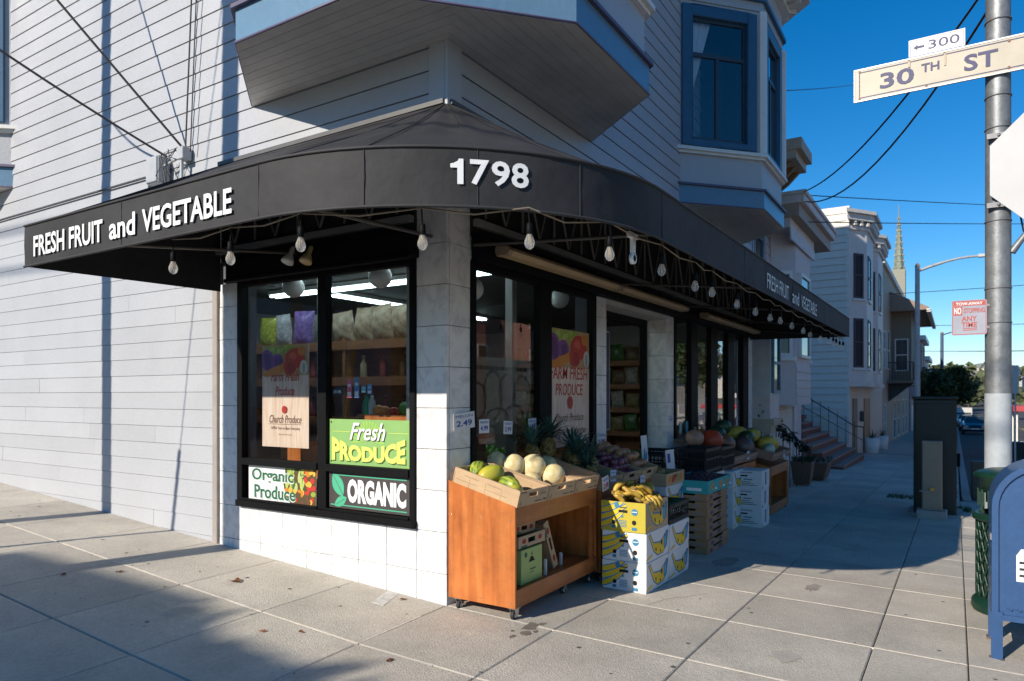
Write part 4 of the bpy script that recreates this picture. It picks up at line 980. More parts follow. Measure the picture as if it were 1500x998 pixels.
# ================================================================== PRODUCE CARTS
def make_cart(lab, loc, L_=1.30, D=.58, group="wooden produce carts by the shop wall"):
    t = thing("produce_cart", lab, "cart", loc, group=group)
    zf, zb = .80, .95
    def side(x): MB().prism([(x, 0, .09), (x, D, .09), (x, D, zb), (x, 0, zf)], (.022, 0, 0)).obj("side_panel", wood, t, bevel=.003)
    side(0); side(L_ - .022)
    MB().box(.022, D - .02, .09, L_ - .022, D, zb - .01).obj("back_panel", wood_x, t)
    MB().hexa([(.022, .02, zf - .035), (L_ - .022, .02, zf - .035), (L_ - .022, D - .02, zb - .045), (.022, D - .02, zb - .045), (.022, .02, zf - .017), (L_ - .022, .02, zf - .017), (L_ - .022, D - .02, zb - .027), (.022, D - .02, zb - .027)]).obj("top_board", wood_x, t)
    MB().box(.022, .001, zf - .14, L_ - .022, .02, zf - .001).obj("front_rail", wood_x, t, bevel=.002)
    MB().box(.022, .001, .09, L_ - .022, .02, .215).obj("front_rail", wood_x, t, bevel=.002)
    MB().box(L_ - .115, .0015, .215, L_ - .07, .02, zf - .14).obj("front_post", wood_x, t)
    MB().box(.022, .02, .185, L_ - .022, D - .02, .203).obj("shelf", wood_x, t)
    for yy in (.03, D * .5, D - .03):
        for zz in (.13, .70): MB().lathe([(0, -.0012), (.0045, -.0012), (.0045, .001)], (0, yy, zz), 8, axis='x').obj("screw", chrome, t)
    for xx in (.012, L_ - .012):
        for zz in (.12, .19, zf - .12, zf - .03): MB().lathe([(0, -.0012), (.0045, -.0012), (.0045, .001)], (xx, 0.0005, zz), 8, axis='y').obj("screw", chrome, t)
    for x, y in ((.05, .04), (.05, D - .07), (L_ - .08, .04), (L_ - .08, D - .07), (L_ * .62, .06)):
        c = MB().box(x - .035, y - .03, .082, x + .035, y + .03, .09).prism([(x - .022, y - .024, .082), (x + .03, y - .024, .082), (x + .014, y - .024, .03), (x - .012, y - .024, .03)], (0, .004, 0)).prism([(x - .022, y + .02, .082), (x + .03, y + .02, .082), (x + .014, y + .02, .03), (x - .012, y + .02, .03)], (0, .004, 0)).obj("caster", chrome, t)
        MB().lathe([(.0, -.014), (.030, -.014), (.034, -.010), (.034, .010), (.030, .014), (0, .014)], (x, y, .034), 18, axis='y').obj("wheel", rubber, c)
        MB().lathe([(.0, -.017), (.017, -.017), (.017, .017), (0, .017)], (x, y, .034), 12, axis='y').obj("rim", fx_m, c)
    return t
cart1 = make_cart("sunlit orange wooden produce cart on casters beside the corner pillar", (-.02, -.61, -.018))
def cart_copy(lab, loc, sc=None): return dup(cart1, loc=loc, label=lab, scale=sc)
cart_copy("wooden produce cart under the onion trays, behind the banana cartons", (1.36, -.61, g(2, -.3)))
cart_copy("wooden produce cart behind the stack of white cartons with black print", (5.22, -.70, g(5.8, -.4) - .03))
cart_copy("wooden produce cart farthest along the shop wall, next to the pier", (6.56, -.90, g(7.2, -.6) - .07), (1.0, 1.1, .98))
# ------------------------------------------------------------------ cardboard trays
def make_tray(name, lab, loc, w=.415, d=.575, h=.115, tilt=14.2, m=card, vents=True, group="cardboard trays on the carts", hole=True, cat="tray", pr=None):
    t = thing(name, lab, cat, loc, (R(tilt), 0, 0), group); th = .006
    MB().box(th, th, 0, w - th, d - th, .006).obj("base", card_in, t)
    f = MB(); hx0, hx1, hz0, hz1 = w * .32, w * .62, h * .52, h * .80
    if hole:
        f.box(0, 0, 0, w, th, hz0).box(0, 0, hz1, w, th, h).box(0, 0, hz0, hx0, th, hz1).box(hx1, 0, hz0, w, th, hz1)
    else: f.box(0, 0, 0, w, th, h)
    f.obj("front_wall", m, t)
    MB().box(0, d - th, 0, w, d, h).obj("back_wall", m, t)
    for x in (0, w - th):
        s_ = MB(); n = 4
        for k in range(n):        # long wall with slots between its flaps
            y0 = th + (d - 2 * th) * k / n; y1 = th + (d - 2 * th) * (k + 1) / n - .012
            s_.box(x, y0, 0, x + th, y1, h * .36).box(x, y0, h * .40, x + th, y1, h * .70).box(x, y0, h * .74, x + th, y1 + .012, h)
        s_.box(x + .0018, th + .002, .002, x + th - .0018, d - th - .002, h * .97); s_.obj("side_wall", m, t)
        MB().box(x - (.012 if x else 0), th, h, x + th + (0 if x else .012), d - th, h + .004).obj("rim", m, t)
    if vents:
        sh = [(rect(w * .04 + k * w * .028, .012, w * .04 + k * w * .028 + w * .012, .020 + .012 * (k % 3)), card_dk) for k in range(3)]
        sh += [(rect(w * .55, h * .14, w * .80, h * .20), card_dk), (rect(w * .85, h * .14, w * .95, h * .24), card_dk), (rect(w * .03, h * .88, w * .22, h * .93), card_dk), (rect(w * .72, h * .6, w * .9, h * .64), card_dk)]
        flat(t, "print", sh, (0, 0, 0), (1, 0, 0), (0, 0, 1))
        flat(t, "print", [(rect(.03 + k * .26, h * .34, .22 + k * .26, h * .355), card_dk) for k in range(2)] + [(rect(.1 + k * .2, h * .72, .22 + k * .2, h * .735), card_dk) for k in range(2)], (0, d, 0), (0, -1, 0), (0, 0, 1))
    return t
ZT = .80 - .018 - .016
def ztop(y): return ZT + .02 + (y + .61) * .253
for x, lab in ((-.015, "sunlit cardboard tray holding the striped green papayas"), (.415, "cardboard tray holding the big pale melons"), (.85, "cardboard tray at the far end of the sunlit cart, half empty")):
    make_tray("cardboard_tray", lab, (x, -.62, ZT + .01))
for x, lab in ((1.35, "cardboard tray holding the pineapples"), (1.79, "cardboard tray heaped with red onions"), (2.225, "cardboard tray heaped with brown onions")):
    make_tray("cardboard_tray", lab, (x, -.62, ZT + .01 - .04))
# papayas, melons
pap = ramp_mat("papaya_skin", [(.28, (.10, .20, .02)), (.44, (.26, .35, .035)), (.56, (.48, .46, .05)), (.72, (.66, .38, .04))], 5, .4, .5, (1, 1, 1), bump=.1)
pap_s = ramp_mat("papaya_stripe", [(.36, (.07, .15, .015)), (.55, (.36, .43, .05)), (.7, (.55, .50, .07))], 7, .4, 2.2, (3.2, 3.2, .5))
def ribs(v, ph, th): return v * (1 + .035 * math.cos(5 * ph) * math.sin(th)) * (1 - .12 * v.z)
for (x, y, z, rx, rz, yaw, pit, m, lab) in ((.235, -.12, .99, .068, .118, 25, 80, pap_s, "striped green papaya at the back of the first tray"), (.238, -.25, .965, .072, .115, -20, 78, pap, "green papaya with a yellow blush in the first tray"), (.19, -.42, .905, .062, .105, 70, 80, pap_s, "small striped papaya at the front of the first tray"), (.13, -.52, .865, .055, .09, 10, 85, pap, "yellowing papaya low behind the hand hole of the first tray")):
    M3 = Matrix.Rotation(R(yaw), 3, 'Z') @ Matrix.Rotation(R(pit), 3, 'Y')
    o = MB().ball((0, 0, 0), (rx, rx, rz), 20, 14, f=ribs).obj("papaya", m, loc=(x, y, z), tag=(lab, "papaya", "papayas in the first tray"))
    o.rotation_euler = M3.to_euler()
mel = ramp_mat("melon_skin", [(.3, (.62, .48, .22)), (.5, (.72, .60, .33)), (.7, (.77, .68, .44))], 16, .5, .8, bump=.3, mott=(5, .18))
for (x, y, z, r, lab) in ((.62, -.20, .995, .089, "big pale melon with a sticker at the back of its tray"), (.735, -.31, .975, .104, "largest pale melon, in the middle of the heap"), (.80, -.46, .915, .090, "pale melon at the front by the hand hole"), (1.165, -.2, .955, .078, "pale melon lying alone behind the largest melon"), (.56, -.40, .885, .075, "pale melon half hidden under the two big ones"), (.58, -.06, 1.02, .08, "pale melon in shade against the glass")):
    M3 = Matrix.Rotation(random.uniform(0, 6), 3, 'Z') @ Matrix.Rotation(random.uniform(.2, 1.2), 3, 'Y')
    t = MB().ball((0, 0, 0), (r, r, r * 1.05), 24, 16, M=M3, f=lambda v, p, th: v * (1 - .035 * max(0, abs(v.z) - .9) * 10)).ball(tuple(M3 @ Vector((0, 0, r * 1.035))), .008, 6, 4, 1).obj("melon", [mel, mat("stem_scar", (.30, .22, .10), .8)], loc=(x, y, z), tag=(lab, "melon", "pale melons on the sunlit cart"))
    if "sticker" in lab: MB().ball((.45 * r, -.75 * r, .45 * r), .013, 8, 5).obj("sticker", ink("stk_melon", (.65, .6, .62)), t)
# pineapples
pine_b = ramp_mat("pineapple_skin", [(.2, (.10, .06, .015)), (.45, (.30, .16, .03)), (.7, (.42, .25, .06))], 38, .55, 0, kind='vor', bump=.6)
pine_l = ramp_mat("pineapple_leaf", [(.3, (.03, .075, .055)), (.6, (.075, .155, .115)), (.8, (.17, .25, .19))], 5, .45, .4, (1, 1, .6), rnd=.25)
def make_pine(lab, loc, lean=(0, 0), sc=1.):
    t = thing("pineapple", lab, "pineapple", loc, (lean[0], lean[1], random.uniform(0, 6)), "pineapples behind the melons")
    t.scale = (sc,) * 3
    MB().ball((0, 0, .095), (.062, .062, .098), 16, 14, f=lambda v, p, th: v * (1 + .035 * math.cos(8 * p + 6 * th) * math.cos(8 * p - 6 * th))).obj("fruit", pine_b, t)
    mb = MB()
    for k in range(46):
        a = k * 2.399; q = k / 45; L_ = .12 + .12 * math.sin(math.pi * min(1, q * 1.1)) * random.uniform(.75, 1.1); el = 1.42 * q + .15 + random.uniform(-.1, .1)
        w_ = .019 * random.uniform(.8, 1.1); vs = []
        for j in range(5):
            s_ = j / 4; e = el - (1 - q) * 1.1 * s_ * s_
            if j == 0: px, pz = .018 * (1 - q), .185 + .03 * q
            else: px += L_ / 4 * math.cos(e); pz += L_ / 4 * math.sin(e)
            ww = w_ * (1 - s_) ** .7
            for sd in (-1, 0, 1):
                vs.append((px * math.cos(a) - sd * ww * math.sin(a), px * math.sin(a) + sd * ww * math.cos(a), pz + abs(sd) * ww * .35))
        mb.add(vs, [(j * 3 + c, j * 3 + c + 1, j * 3 + c + 4, j * 3 + c + 3) for j in range(4) for c in range(2)], 0, True)
    mb.obj("crown", pine_l, t)
for x, y, dz, lean, sc, lab in ((1.10, -.10, .02, (.05, -.1), 1.05, "pineapple standing against the window bar with its orange skin showing"), (1.36, -.09, .05, (0, .05), 1.15, "tallest pineapple, standing in front of the red lettered poster"), (1.46, -.30, .0, (.25, .1), 1.0, "pineapple leaning forward behind the single melon"), (1.64, -.14, .0, (.1, .25), 1.0, "pineapple with drooping crown beneath the red lettered poster"), (1.53, -.47, -.03, (.45, -.1), .9, "pineapple lying low at the front of its tray"), (1.68, -.40, .0, (.3, .35), .95, "pineapple next to the red onions with an upright crown")):
    make_pine(lab, (x, y, ztop(y) + dz), lean, sc)
# onions
on_r = ramp_mat("onion_red", [(.3, (.08, .015, .03)), (.55, (.22, .05, .085)), (.75, (.36, .14, .17))], 5, .3, .8, (6, 6, .6), rnd=.3)
on_b = ramp_mat("onion_brown", [(.3, (.34, .13, .06)), (.55, (.52, .25, .12)), (.75, (.64, .40, .24))], 5, .35, .8, (6, 6, .6), rnd=.25)
def onion_f(v, p, th): return Vector((v.x, v.y, v.z * (.86 if v.z < 0 else .86 + .55 * max(0, v.z - .72) ** 1.0)))
on_me = {}
def heap(x0, x1, y0, y1, rows, cols, r, m, name, lab, group, base, lay2=True, shape=onion_f, cat=None, lift=0.):
    if m.name not in on_me: on_me[m.name] = MB().ball((0, 0, 0), 1, 14, 10, f=shape).obj(name, m).data; bpy.data.objects.remove(bpy.data.objects[name])
    me = on_me[m.name]; spots = []
    for i in range(cols):
        for j in range(rows):
            spots.append((x0 + (x1 - x0) * (i + .5) / cols + random.uniform(-.012, .012), y0 + (y1 - y0) * (j + .5) / rows + random.uniform(-.012, .012), 0))
    if lay2:
        for i in range(cols - 1):
            for j in range(rows - 1):
                if random.random() < .8: spots.append((x0 + (x1 - x0) * (i + 1) / cols + random.uniform(-.01, .01), y0 + (y1 - y0) * (j + 1) / rows, 1))
    for x, y, l in spots:
        o = bpy.data.objects.new(name, me); COL.objects.link(o); s_ = r * random.uniform(.85, 1.12)
        o.scale = (s_, s_, s_); o.location = (x, y, base(y) + r + l * r * 1.25 + lift); o.rotation_euler = (random.uniform(-.9, .9), random.uniform(-.9, .9), random.uniform(0, 6))
        tags(o, lab, cat or name.split("_")[-1], group)
ztop2 = lambda y: ztop(y) - .03
heap(1.80, 2.20, -.60, -.06, 6, 5, .043, on_r, "red_onion", "dark red onion in the heap between the pineapples and brown onions", "red onions in their tray", ztop2)
heap(2.235, 2.64, -.60, -.06, 6, 5, .043, on_b, "brown_onion", "glossy brown onion in the heap beside the shop entrance", "brown onions in their tray", ztop2)
heap(1.86, 2.15, -.55, -.1, 4, 3, .043, on_r, "red_onion", "dark red onion in the heap between the pineapples and brown onions", "red onions in their tray", ztop2, False, lift=.10)
heap(2.3, 2.58, -.5, -.08, 4, 3, .046, on_b, "brown_onion", "glossy brown onion in the heap beside the shop entrance", "brown onions in their tray", ztop2, False, lift=.105)
card_("white price card clipped to the seam between melon and onion trays", (1.30, -.66, .735), .13, .12, "2.49", -8, penr)
card_("white price card hanging below the brown onion tray", (2.18, -.64, .66), .12, .13, "1.99", 4)
# discarded packaging inside the cart
t = thing("carton", "pale green fruit carton with dark triangles on the lower shelf of the cart", "carton", (.16, -.55, .187)); gcm = mat("carton_pale_green", (.42, .50, .16), .7, n=(5, .08))
MB().box(0, 0, 0, .30, .28, .25).obj("carton_body", gcm, t, bevel=.003)
flat(t, "print", [([(.10, .15), (.19, .15), (.155, .19), (.135, .19)], hole_k), ([(.13, .20), (.16, .20), (.145, .225)], dkg), (rect(.12, .09, .2, .10), dkg), (rect(.12, .07, .18, .075), dkg), (ell(.06, .21, .02, .02), dkg)], (0, 0, 0), RU, LV)
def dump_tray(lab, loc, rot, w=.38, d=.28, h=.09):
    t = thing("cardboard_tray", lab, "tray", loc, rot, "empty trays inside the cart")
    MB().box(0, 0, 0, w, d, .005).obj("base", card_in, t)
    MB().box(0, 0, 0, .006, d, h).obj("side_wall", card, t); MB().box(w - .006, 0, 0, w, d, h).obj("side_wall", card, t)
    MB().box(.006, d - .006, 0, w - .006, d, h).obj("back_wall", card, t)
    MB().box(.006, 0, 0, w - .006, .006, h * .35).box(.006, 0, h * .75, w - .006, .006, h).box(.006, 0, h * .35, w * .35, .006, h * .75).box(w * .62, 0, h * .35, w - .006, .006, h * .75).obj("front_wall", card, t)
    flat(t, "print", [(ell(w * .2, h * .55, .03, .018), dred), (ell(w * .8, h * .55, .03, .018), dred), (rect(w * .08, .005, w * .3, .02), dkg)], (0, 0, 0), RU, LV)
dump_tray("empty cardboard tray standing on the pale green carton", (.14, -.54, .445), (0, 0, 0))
dump_tray("topmost empty cardboard tray inside the cart", (.13, -.50, .545), (0, R(4), R(6)), h=.075)
dump_tray("empty cardboard tray leaning diagonally beside the pale green carton", (.56, -.50, .56), (0, R(68), R(-4)), w=.40, d=.2, h=.07)
MB().box(0, 0, 0, .014, .02, .12).obj("wood_peg", fx_m, loc=(.52, -.55, .187), tag=("thin white stake standing on the cart shelf by the carton", "stake"))
MB().box(0, 0, 0, .014, .02, .10).obj("wood_peg", fx_m, loc=(.86, -.50, .187), tag=("thin white stake standing alone on the cart shelf", "stake"))
# ------------------------------------------------------------------ banana cartons
BW, BD, BH = .52, .39, .243
def banana_art(par, org, u, v, W, H, big):
    s_ = []
    def banana(cx, cy, L_, w_, a0, bend):
        top, bot, O1, O2 = [], [], [], []
        for i in range(13):
            t_ = i / 12; x = (t_ - .5) * L_; c = bend * (1 - (2 * t_ - 1) ** 2); hw = w_ * (math.sin(math.pi * (.06 + .88 * t_)) ** .6)
            top.append((x, c + hw)); bot.append((x, c - hw)); O1.append((x, c + hw + .008)); O2.append((x, c - hw - .008))
        ca, sa = math.cos(R(a0)), math.sin(R(a0)); tr = lambda q: [(cx + x * ca - y * sa, cy + x * sa + y * ca) for x, y in q]
        s_.append((tr(O1 + O2[::-1]), ban_b)); s_.append((tr(top + bot[::-1]), ban_y))
    if big:   # one wide bunch drooping from the upper rim
        s_.append(([(W * .08, H * .90), (W * .16, H * .96), (W * .30, H * .62), (W * .62, H * .55), (W * .90, H * .86), (W * .97, H * .80), (W * .90, H * .30), (W * .72, H * .10), (W * .48, H * .09), (W * .30, H * .28), (W * .18, H * .62)], ban_b))
        s_.append(([(W * .11, H * .89), (W * .155, H * .92), (W * .30, H * .57), (W * .62, H * .50), (W * .87, H * .78), (W * .86, H * .30), (W * .71, H * .14), (W * .49, H * .13), (W * .33, H * .30), (W * .20, H * .64)], ban_y))
        s_.append((ell(W * .82, H * .48, W * .075, H * .26, -8), ban_b)); s_.append((ell(W * .82, H * .48, W * .055, H * .2, -8), ink("print_lightblue", (.10, .33, .52))))
        s_ += [(ell(W * .66, H * .50, W * .03, H * .1, -8), hole_k), (ell(W * .40, H * .34, W * .022, H * .075, 12), hole_k), (ell(W * .60, H * .22, W * .02, H * .05, 0), hole_k)]
        s_.append(([(W * .03, H * .08), (W * .24, H * .16), (W * .25, H * .24), (W * .04, H * .15)], ban_y))
    else:
        for k, (cy, L_) in enumerate(((.84, .34), (.62, .40), (.38, .34))):
            banana(W * .10, H * cy, L_, .020, 16 + 4 * k, -.03)
        s_ += [(ell(W * .29, H * .30, .017, .018), hole_k), (ell(W * .75, H * .33, .019, .02), hole_k), (rect(W * .40, H * .64, W * .60, H * .73), hole_k), (ell(W * .36, H * .88, .022, .026), ban_b), (ell(W * .76, H * .68, .028, .028), ban_b), (rect(W * .70, H * .675, W * .82, H * .70), wht), (rect(W * .24, H * .10, W * .33, H * .2), ban_b), (rect(W * .70, H * .07, W * .81, H * .17), ban_b)]
        s_ += [(rect(W * .40, H * (.16 + .05 * k), W * .58, H * (.18 + .05 * k)), ban_b) for k in range(5)] + [(ell(W * .48, H * .52, .01, .01), ban_b)] + [(rect(W * .43, H * .8, W * .58, H * .83), blk)]
    flat(par, "print", cl(s_, W, H), org, u, v, step=.0002)
def make_banana_box(lab, loc, m=box_w, open_=False, rz=0., group="banana cartons in stacks"):
    t = thing("banana_carton", lab, "carton", loc, (0, 0, rz), group)
    if open_:
        b_ = MB(); th = .008
        b_.box(0, 0, 0, BW, th, BH).box(0, BD - th, 0, BW, BD, BH).box(0, th, 0, th, BD - th, BH).box(BW - th, th, 0, BW, BD - th, BH).box(th, th, 0, BW - th, BD - th, .01)
        b_.obj("carton_body", m, t)
    else:
        MB().box(.004, .004, 0, BW - .004, BD - .004, .06).obj("carton_base", m, t); MB().box(0, 0, .03, BW, BD, BH).obj("lid", m, t, bevel=.003)
    banana_art(t, (-.0004, BD, 0), LU, LV, BD, BH, False)
    banana_art(t, (0, -.0004, 0), RU, LV, BW, BH, True)
    return t
gz = g(1.4, -.9)
bb1 = make_banana_box("white banana carton at the bottom of the front stack", (1.222, -1.08, gz))
yb = make_banana_box("open yellow banana carton on top of the front stack, full of bananas", (1.215, -1.075, gz + 2 * BH + .004), card, True)
flat(yb, "print", [(rect(.0, 0, BD, BH), ink("carton_yellow_print", (.50, .40, .035)))], (-.0002, BD, 0), LU, LV, start=.0)
def bcopy(lab, loc, rz=0): return dup(bb1, loc=loc, rot=(0, 0, rz), label=lab)
bcopy("white banana carton in the middle of the front stack", (1.228, -1.078, gz + BH + .002))
g2 = g(2.05, -.9)
bcopy("white banana carton at the bottom of the stack under the black crate", (1.79, -1.07, g2)); bcopy("white banana carton directly under the low black crate", (1.785, -1.075, g2 + BH + .002))
g3 = g(2.8, -.6)
for k, lab in enumerate(("white banana carton at the bottom of the stack under the mangoes", "white banana carton in the middle of the stack under the mangoes", "white banana carton directly under the tray of mangoes")): bcopy(lab, (2.56, -.76, g3 + k * (BH + .002)))
g5 = g(5.1, -.6)
for k, lab in enumerate(("white banana carton on the pavement beside the plain white cartons", "white banana carton in the middle of the stack beside the plain white cartons", "white banana carton topping the stack beside the plain white cartons")): bcopy(lab, (4.93, -.79, g5 + k * (BH + .002)))
# bananas: hands of curved fruit
ban_m = ramp_mat("banana_skin", [(.30, (.09, .05, .015)), (.40, (.42, .25, .035)), (.55, (.62, .40, .05)), (.8, (.66, .47, .09))], 9, .45, 1.0, rnd=.12)
def hand_me():
    t = thing("banana_hand", "", "bananas", (0, 0, 0), group="bananas heaped in the open carton")
    for k in range(4):
        a = (k - 1.5) * .34; P_ = []; rr = []
        for i in range(8):
            s_ = i / 7; an = -.15 + 1.55 * s_
            P_.append((math.sin(a) * .05 + .024 * (k - 1.5) + math.sin(a) * .04 * s_, .095 * math.sin(an), .095 * (math.cos(an) - 1) + .05)); rr.append(.021 * (.35 + .75 * math.sin(math.pi * (.12 + .76 * s_)) ** .6) if 0 < i < 7 else .006)
        MB().tube(P_, rr, 7).ball(P_[-1], .0085, 6, 4, 1).obj("banana", [ban_m, mat("banana_tip", (.06, .035, .015), .8)], t)
    MB().ball((0, -.018, .048), (.045, .02, .015), 8, 6).obj("stalk", mat("banana_stalk", (.22, .15, .04), .7), t)
    return t
hand = hand_me(); hand["label"] = "spotted yellow bananas at the sunlit edge of the heap"
bt = gz + 3 * BH
hs = []
for (x, y, z) in ((.09, .10, .02), (.20, .08, .03), (.31, .09, .025), (.42, .09, .02), (.08, .20, .05), (.19, .19, .075), (.30, .20, .07), (.42, .20, .05), (.09, .31, .06), (.20, .30, .085), (.31, .31, .08), (.42, .31, .05), (.15, .14, .10), (.27, .15, .11), (.35, .25, .12), (.2, .26, .125)):
    hs.append((x, y, z, random.choice((200, 160, 230, 130, 180, 250, 20))))
for i, (x, y, z, a) in enumerate(hs):
    loc = (1.215 + x, -1.075 + y, bt + z - .045); rot = (random.uniform(-.35, .35), random.uniform(-.35, .35), R(a))
    lb = "ripe yellow bananas in the heap on the open carton"
    if i == 0: hand.location = loc; hand.rotation_euler = rot; hand["label"] = lb
    else: dup(hand, loc=loc, rot=rot, label=lb)
# black crates
crate_m = mat("crate_plastic", (.014, .015, .017), .45, n=(8, .2))
def make_crate(lab, loc, w=.52, d=.39, h=.16, n=10, group="black plastic crates"):
    t = thing("plastic_crate", lab, "crate", loc, group=group)
    MB().box(0, 0, 0, w, d, .012).obj("base", crate_m, t)
    for (a, b, c, e, nm) in ((0, 0, w, .014, "x"), (0, d - .014, w, d, "x"), (0, .014, .014, d - .014, "y"), (w - .014, .014, w, d - .014, "y")):
        m_ = MB(); m_.box(a, b, .012, c, e, .035).box(a, b, h - .03, c, e, h).box(a, b, h * .52, c, e, h * .60)
        L_ = (c - a) if nm == "x" else (e - b); k_ = n if nm == "x" else int(n * .7)
        for k in range(k_ + 1):
            q = L_ * k / k_ - (.005 if k else 0)
            if nm == "x": m_.box(a + q, b + .003, .035, a + q + .010, e - .003, h - .03)
            else: m_.box(a + .003, b + q, .035, c - .003, b + q + .010, h - .03)
        m_.obj("side_wall", crate_m, t)
        MB().box(a - (.006 if nm == "x" else .006), b - .006, h, c + .006, e + .006, h + .008).obj("rim", crate_m, t)
    return t
make_crate("low black plastic crate of dark cucumbers on two banana cartons", (1.785, -1.07, g2 + 2 * BH + .006))
cuc = ramp_mat("cucumber_skin", [(.3, (.012, .04, .012)), (.7, (.03, .085, .02))], 8, .35, .3)
for k in range(14):
    x = 1.85 + (k % 7) * .065; y = -1.0 + (k // 7) * .17
    MB().ball((0, 0, 0), (.026, .085, .026), 9, 8).obj("cucumber", cuc, loc=(x, y, g2 + 2 * BH + .125 + .02 * (k % 3)), rot=(random.uniform(-.2, .2), 0, random.uniform(-.4, .4)), tag=("dark green cucumber in the low black crate", "cucumber", "cucumbers in the low black crate"))
# plain white cartons with black print
def make_plain(lab, loc, w=.44, d=.32, h=.245, group="plain white cartons with black print"):
    t = thing("white_carton", lab, "carton", loc, group=group)
    MB().box(.003, .003, 0, w - .003, d - .003, .05).obj("carton_base", box_w, t); MB().box(0, 0, .045, w, d, h).obj("lid", box_w, t, bevel=.003)
    flat(t, "print", [(rect(.05, h * .68, .14, h * .76), hole_k)] + [(rect(.04, h * (.86 + .04 * k), .2, h * (.88 + .04 * k)), blk) for k in range(2)] + [(rect(.06, h * (.2 + .09 * k), .06 + .2 - .04 * k, h * (.23 + .09 * k)), blk) for k in range(3)] + [(rect(.09, h * .5, .2, h * .56), ink("greyblue", (.12, .15, .25)))], (0, d, 0), LU, LV, step=.0002)
    flat(t, "print", [(rect(w * .42, h * .2, w * .58, h * .8), ink("greyblue", (.12, .15, .25))), (ell(w * .5, h * .82, w * .12, h * .06), ink("greyblue", (.12, .15, .25))), (rect(w * .1, .01, w * .16, .05), blk)], (0, 0, 0), RU, LV, step=.0002)
    return t
g6 = g(5.5, -.9)
wc = make_plain("plain white carton on the pavement at the outer end of the row of stacks", (5.29, -1.06, g6))
def wcopy(lab, loc): return dup(wc, loc=loc, label=lab)
wcopy("plain white carton in the middle of the outer stack", (5.285, -1.055, g6 + .247)); wcopy("plain white carton on top of the outer stack", (5.295, -1.06, g6 + .494))
for i, x in enumerate((3.93, 4.42)):
    for k in range(3): wcopy("plain white carton under the tall black crates, %s" % [["lowest of the pile nearer the cherries", "second of the pile nearer the cherries", "top of the pile nearer the cherries"], ["lowest of the pile beyond the cherries", "second of the pile beyond the cherries", "top of the pile beyond the cherries"]][i][k], (x, -.70, g(x, -.5) + .247 * k))
make_crate("tall black plastic crate behind the cherries", (3.95, -.74, .655), .62, .42, .27, 14)
make_crate("tall black plastic crate next to the squash tray", (4.60, -.74, .635), .58, .42, .27, 14)
for k in range(3): wcopy("plain white carton behind the lettuce under the farther black crate, %s one" % ["lowest", "middle", "upper"][k], (3.42, -.42, g(3.6, -.3) + .247 * k + .04))
make_crate("black plastic crate standing behind the lettuce near the entrance pier", (3.36, -.44, .72), .55, .38, .2, 12)
# mangoes in a printed tray
mango_m = ramp_mat("mango_skin", [(.3, (.10, .15, .02)), (.5, (.32, .22, .04)), (.7, (.40, .10, .03))], 5, .35, .4, rnd=.2)
mt = make_tray("cardboard_tray", "printed cardboard tray of mangoes on three banana cartons", (2.54, -.77, g3 + 3 * BH + .01), .54, .40, .12, 0, vents=False)
flat(mt, "print", [(ell(.1 + .11 * k, .06, .06, .035, 30, 10), [org_i, red_i, ink("print_olive", (.3, .28, .08))][k % 3]) for k in range(4)], (0, 0, 0), RU, LV)
heap(2.57, 3.05, -.74, -.40, 3, 5, .047, mango_m, "mango", "mango in the printed tray between bananas and cherries", "mangoes in the printed tray", lambda y: g3 + 3 * BH + .02, True, shape=lambda v, p, t_: Vector((v.x * 1.25, v.y * .9, v.z * .85)))
# lettuce heads on a white and blue carton
lt = thing("lettuce_carton", "open white and blue carton of lettuce beside the entrance pier", "carton", (2.72, -.40, g(3, -.2)))
MB().box(0, 0, 0, .58, .36, .82).obj("carton_body", box_w, lt, bevel=.004); MB().box(-.01, -.01, .80, .60, .37, .845).obj("rim", ink("carton_blue", (.25, .42, .55)), lt)
flat(lt, "print", [(leafp(.1, .62, .3, .05, 70), ban_b), (rect(.2, .55, .5, .6), ban_b)], (0, 0, 0), RU, LV)
flat(lt, "print", [(leafp(.2, .62, .3, .05, 70), ban_b)], (0, .36, 0), LU, LV)
let_m = ramp_mat("lettuce_leaf", [(.3, (.035, .10, .012)), (.55, (.11, .25, .03)), (.8, (.24, .36, .07))], 12, .45, .5, rnd=.15)
def make_lettuce(lab, loc, r, rr):
    mb = MB()
    for k in range(26):
        a = k * 2.4; q = k / 25; th = .25 + 1.25 * (1 - q); R_ = r * (1.02 - .35 * q); n = 5; vs = []
        for i in range(n):
            for j in range(n):
                u = (i / (n - 1) - .5) * 1.2; v = j / (n - 1) * 1.25
                wv = 1 + .10 * math.sin(7 * u + k) * v + .09 * math.sin(11 * v + 2 * k)
                t_ = th * 1.1 - v * 1.1 + .3; p = Vector((math.sin(t_ + .4) * math.cos(a + u), math.sin(t_ + .4) * math.sin(a + u), math.cos(t_ + .4))) * R_ * wv
                vs.append((p.x, p.y, p.z * .8))
        mb.add(vs, [(i * n + j, i * n + j + 1, (i + 1) * n + j + 1, (i + 1) * n + j) for i in range(n - 1) for j in range(n - 1)], 0, True)
    return mb.obj("lettuce", let_m, loc=loc, rot=(rr, rr * .5, rr * 9), tag=(lab, "lettuce", "lettuces by the entrance"))
for x, y, z, r, lab in ((3.12, -.22, .87, .13, "bright leafy lettuce in front of the black crate by the entrance"), (2.78, -.16, .87, .115, "green lettuce beside the brown onions"), (2.95, -.08, .88, .11, "green lettuce at the back beside the entrance pier"), (3.26, -.10, .86, .10, "small lettuce half hidden behind the bright one")):
    make_lettuce(lab, (x, y, z), r, .1)
bd = thing("folded_card_sign", "white folded card with a blue leaf drawing standing among the lettuces", "sign", (2.86, -.40, .79), (R(-4), 0, 0))
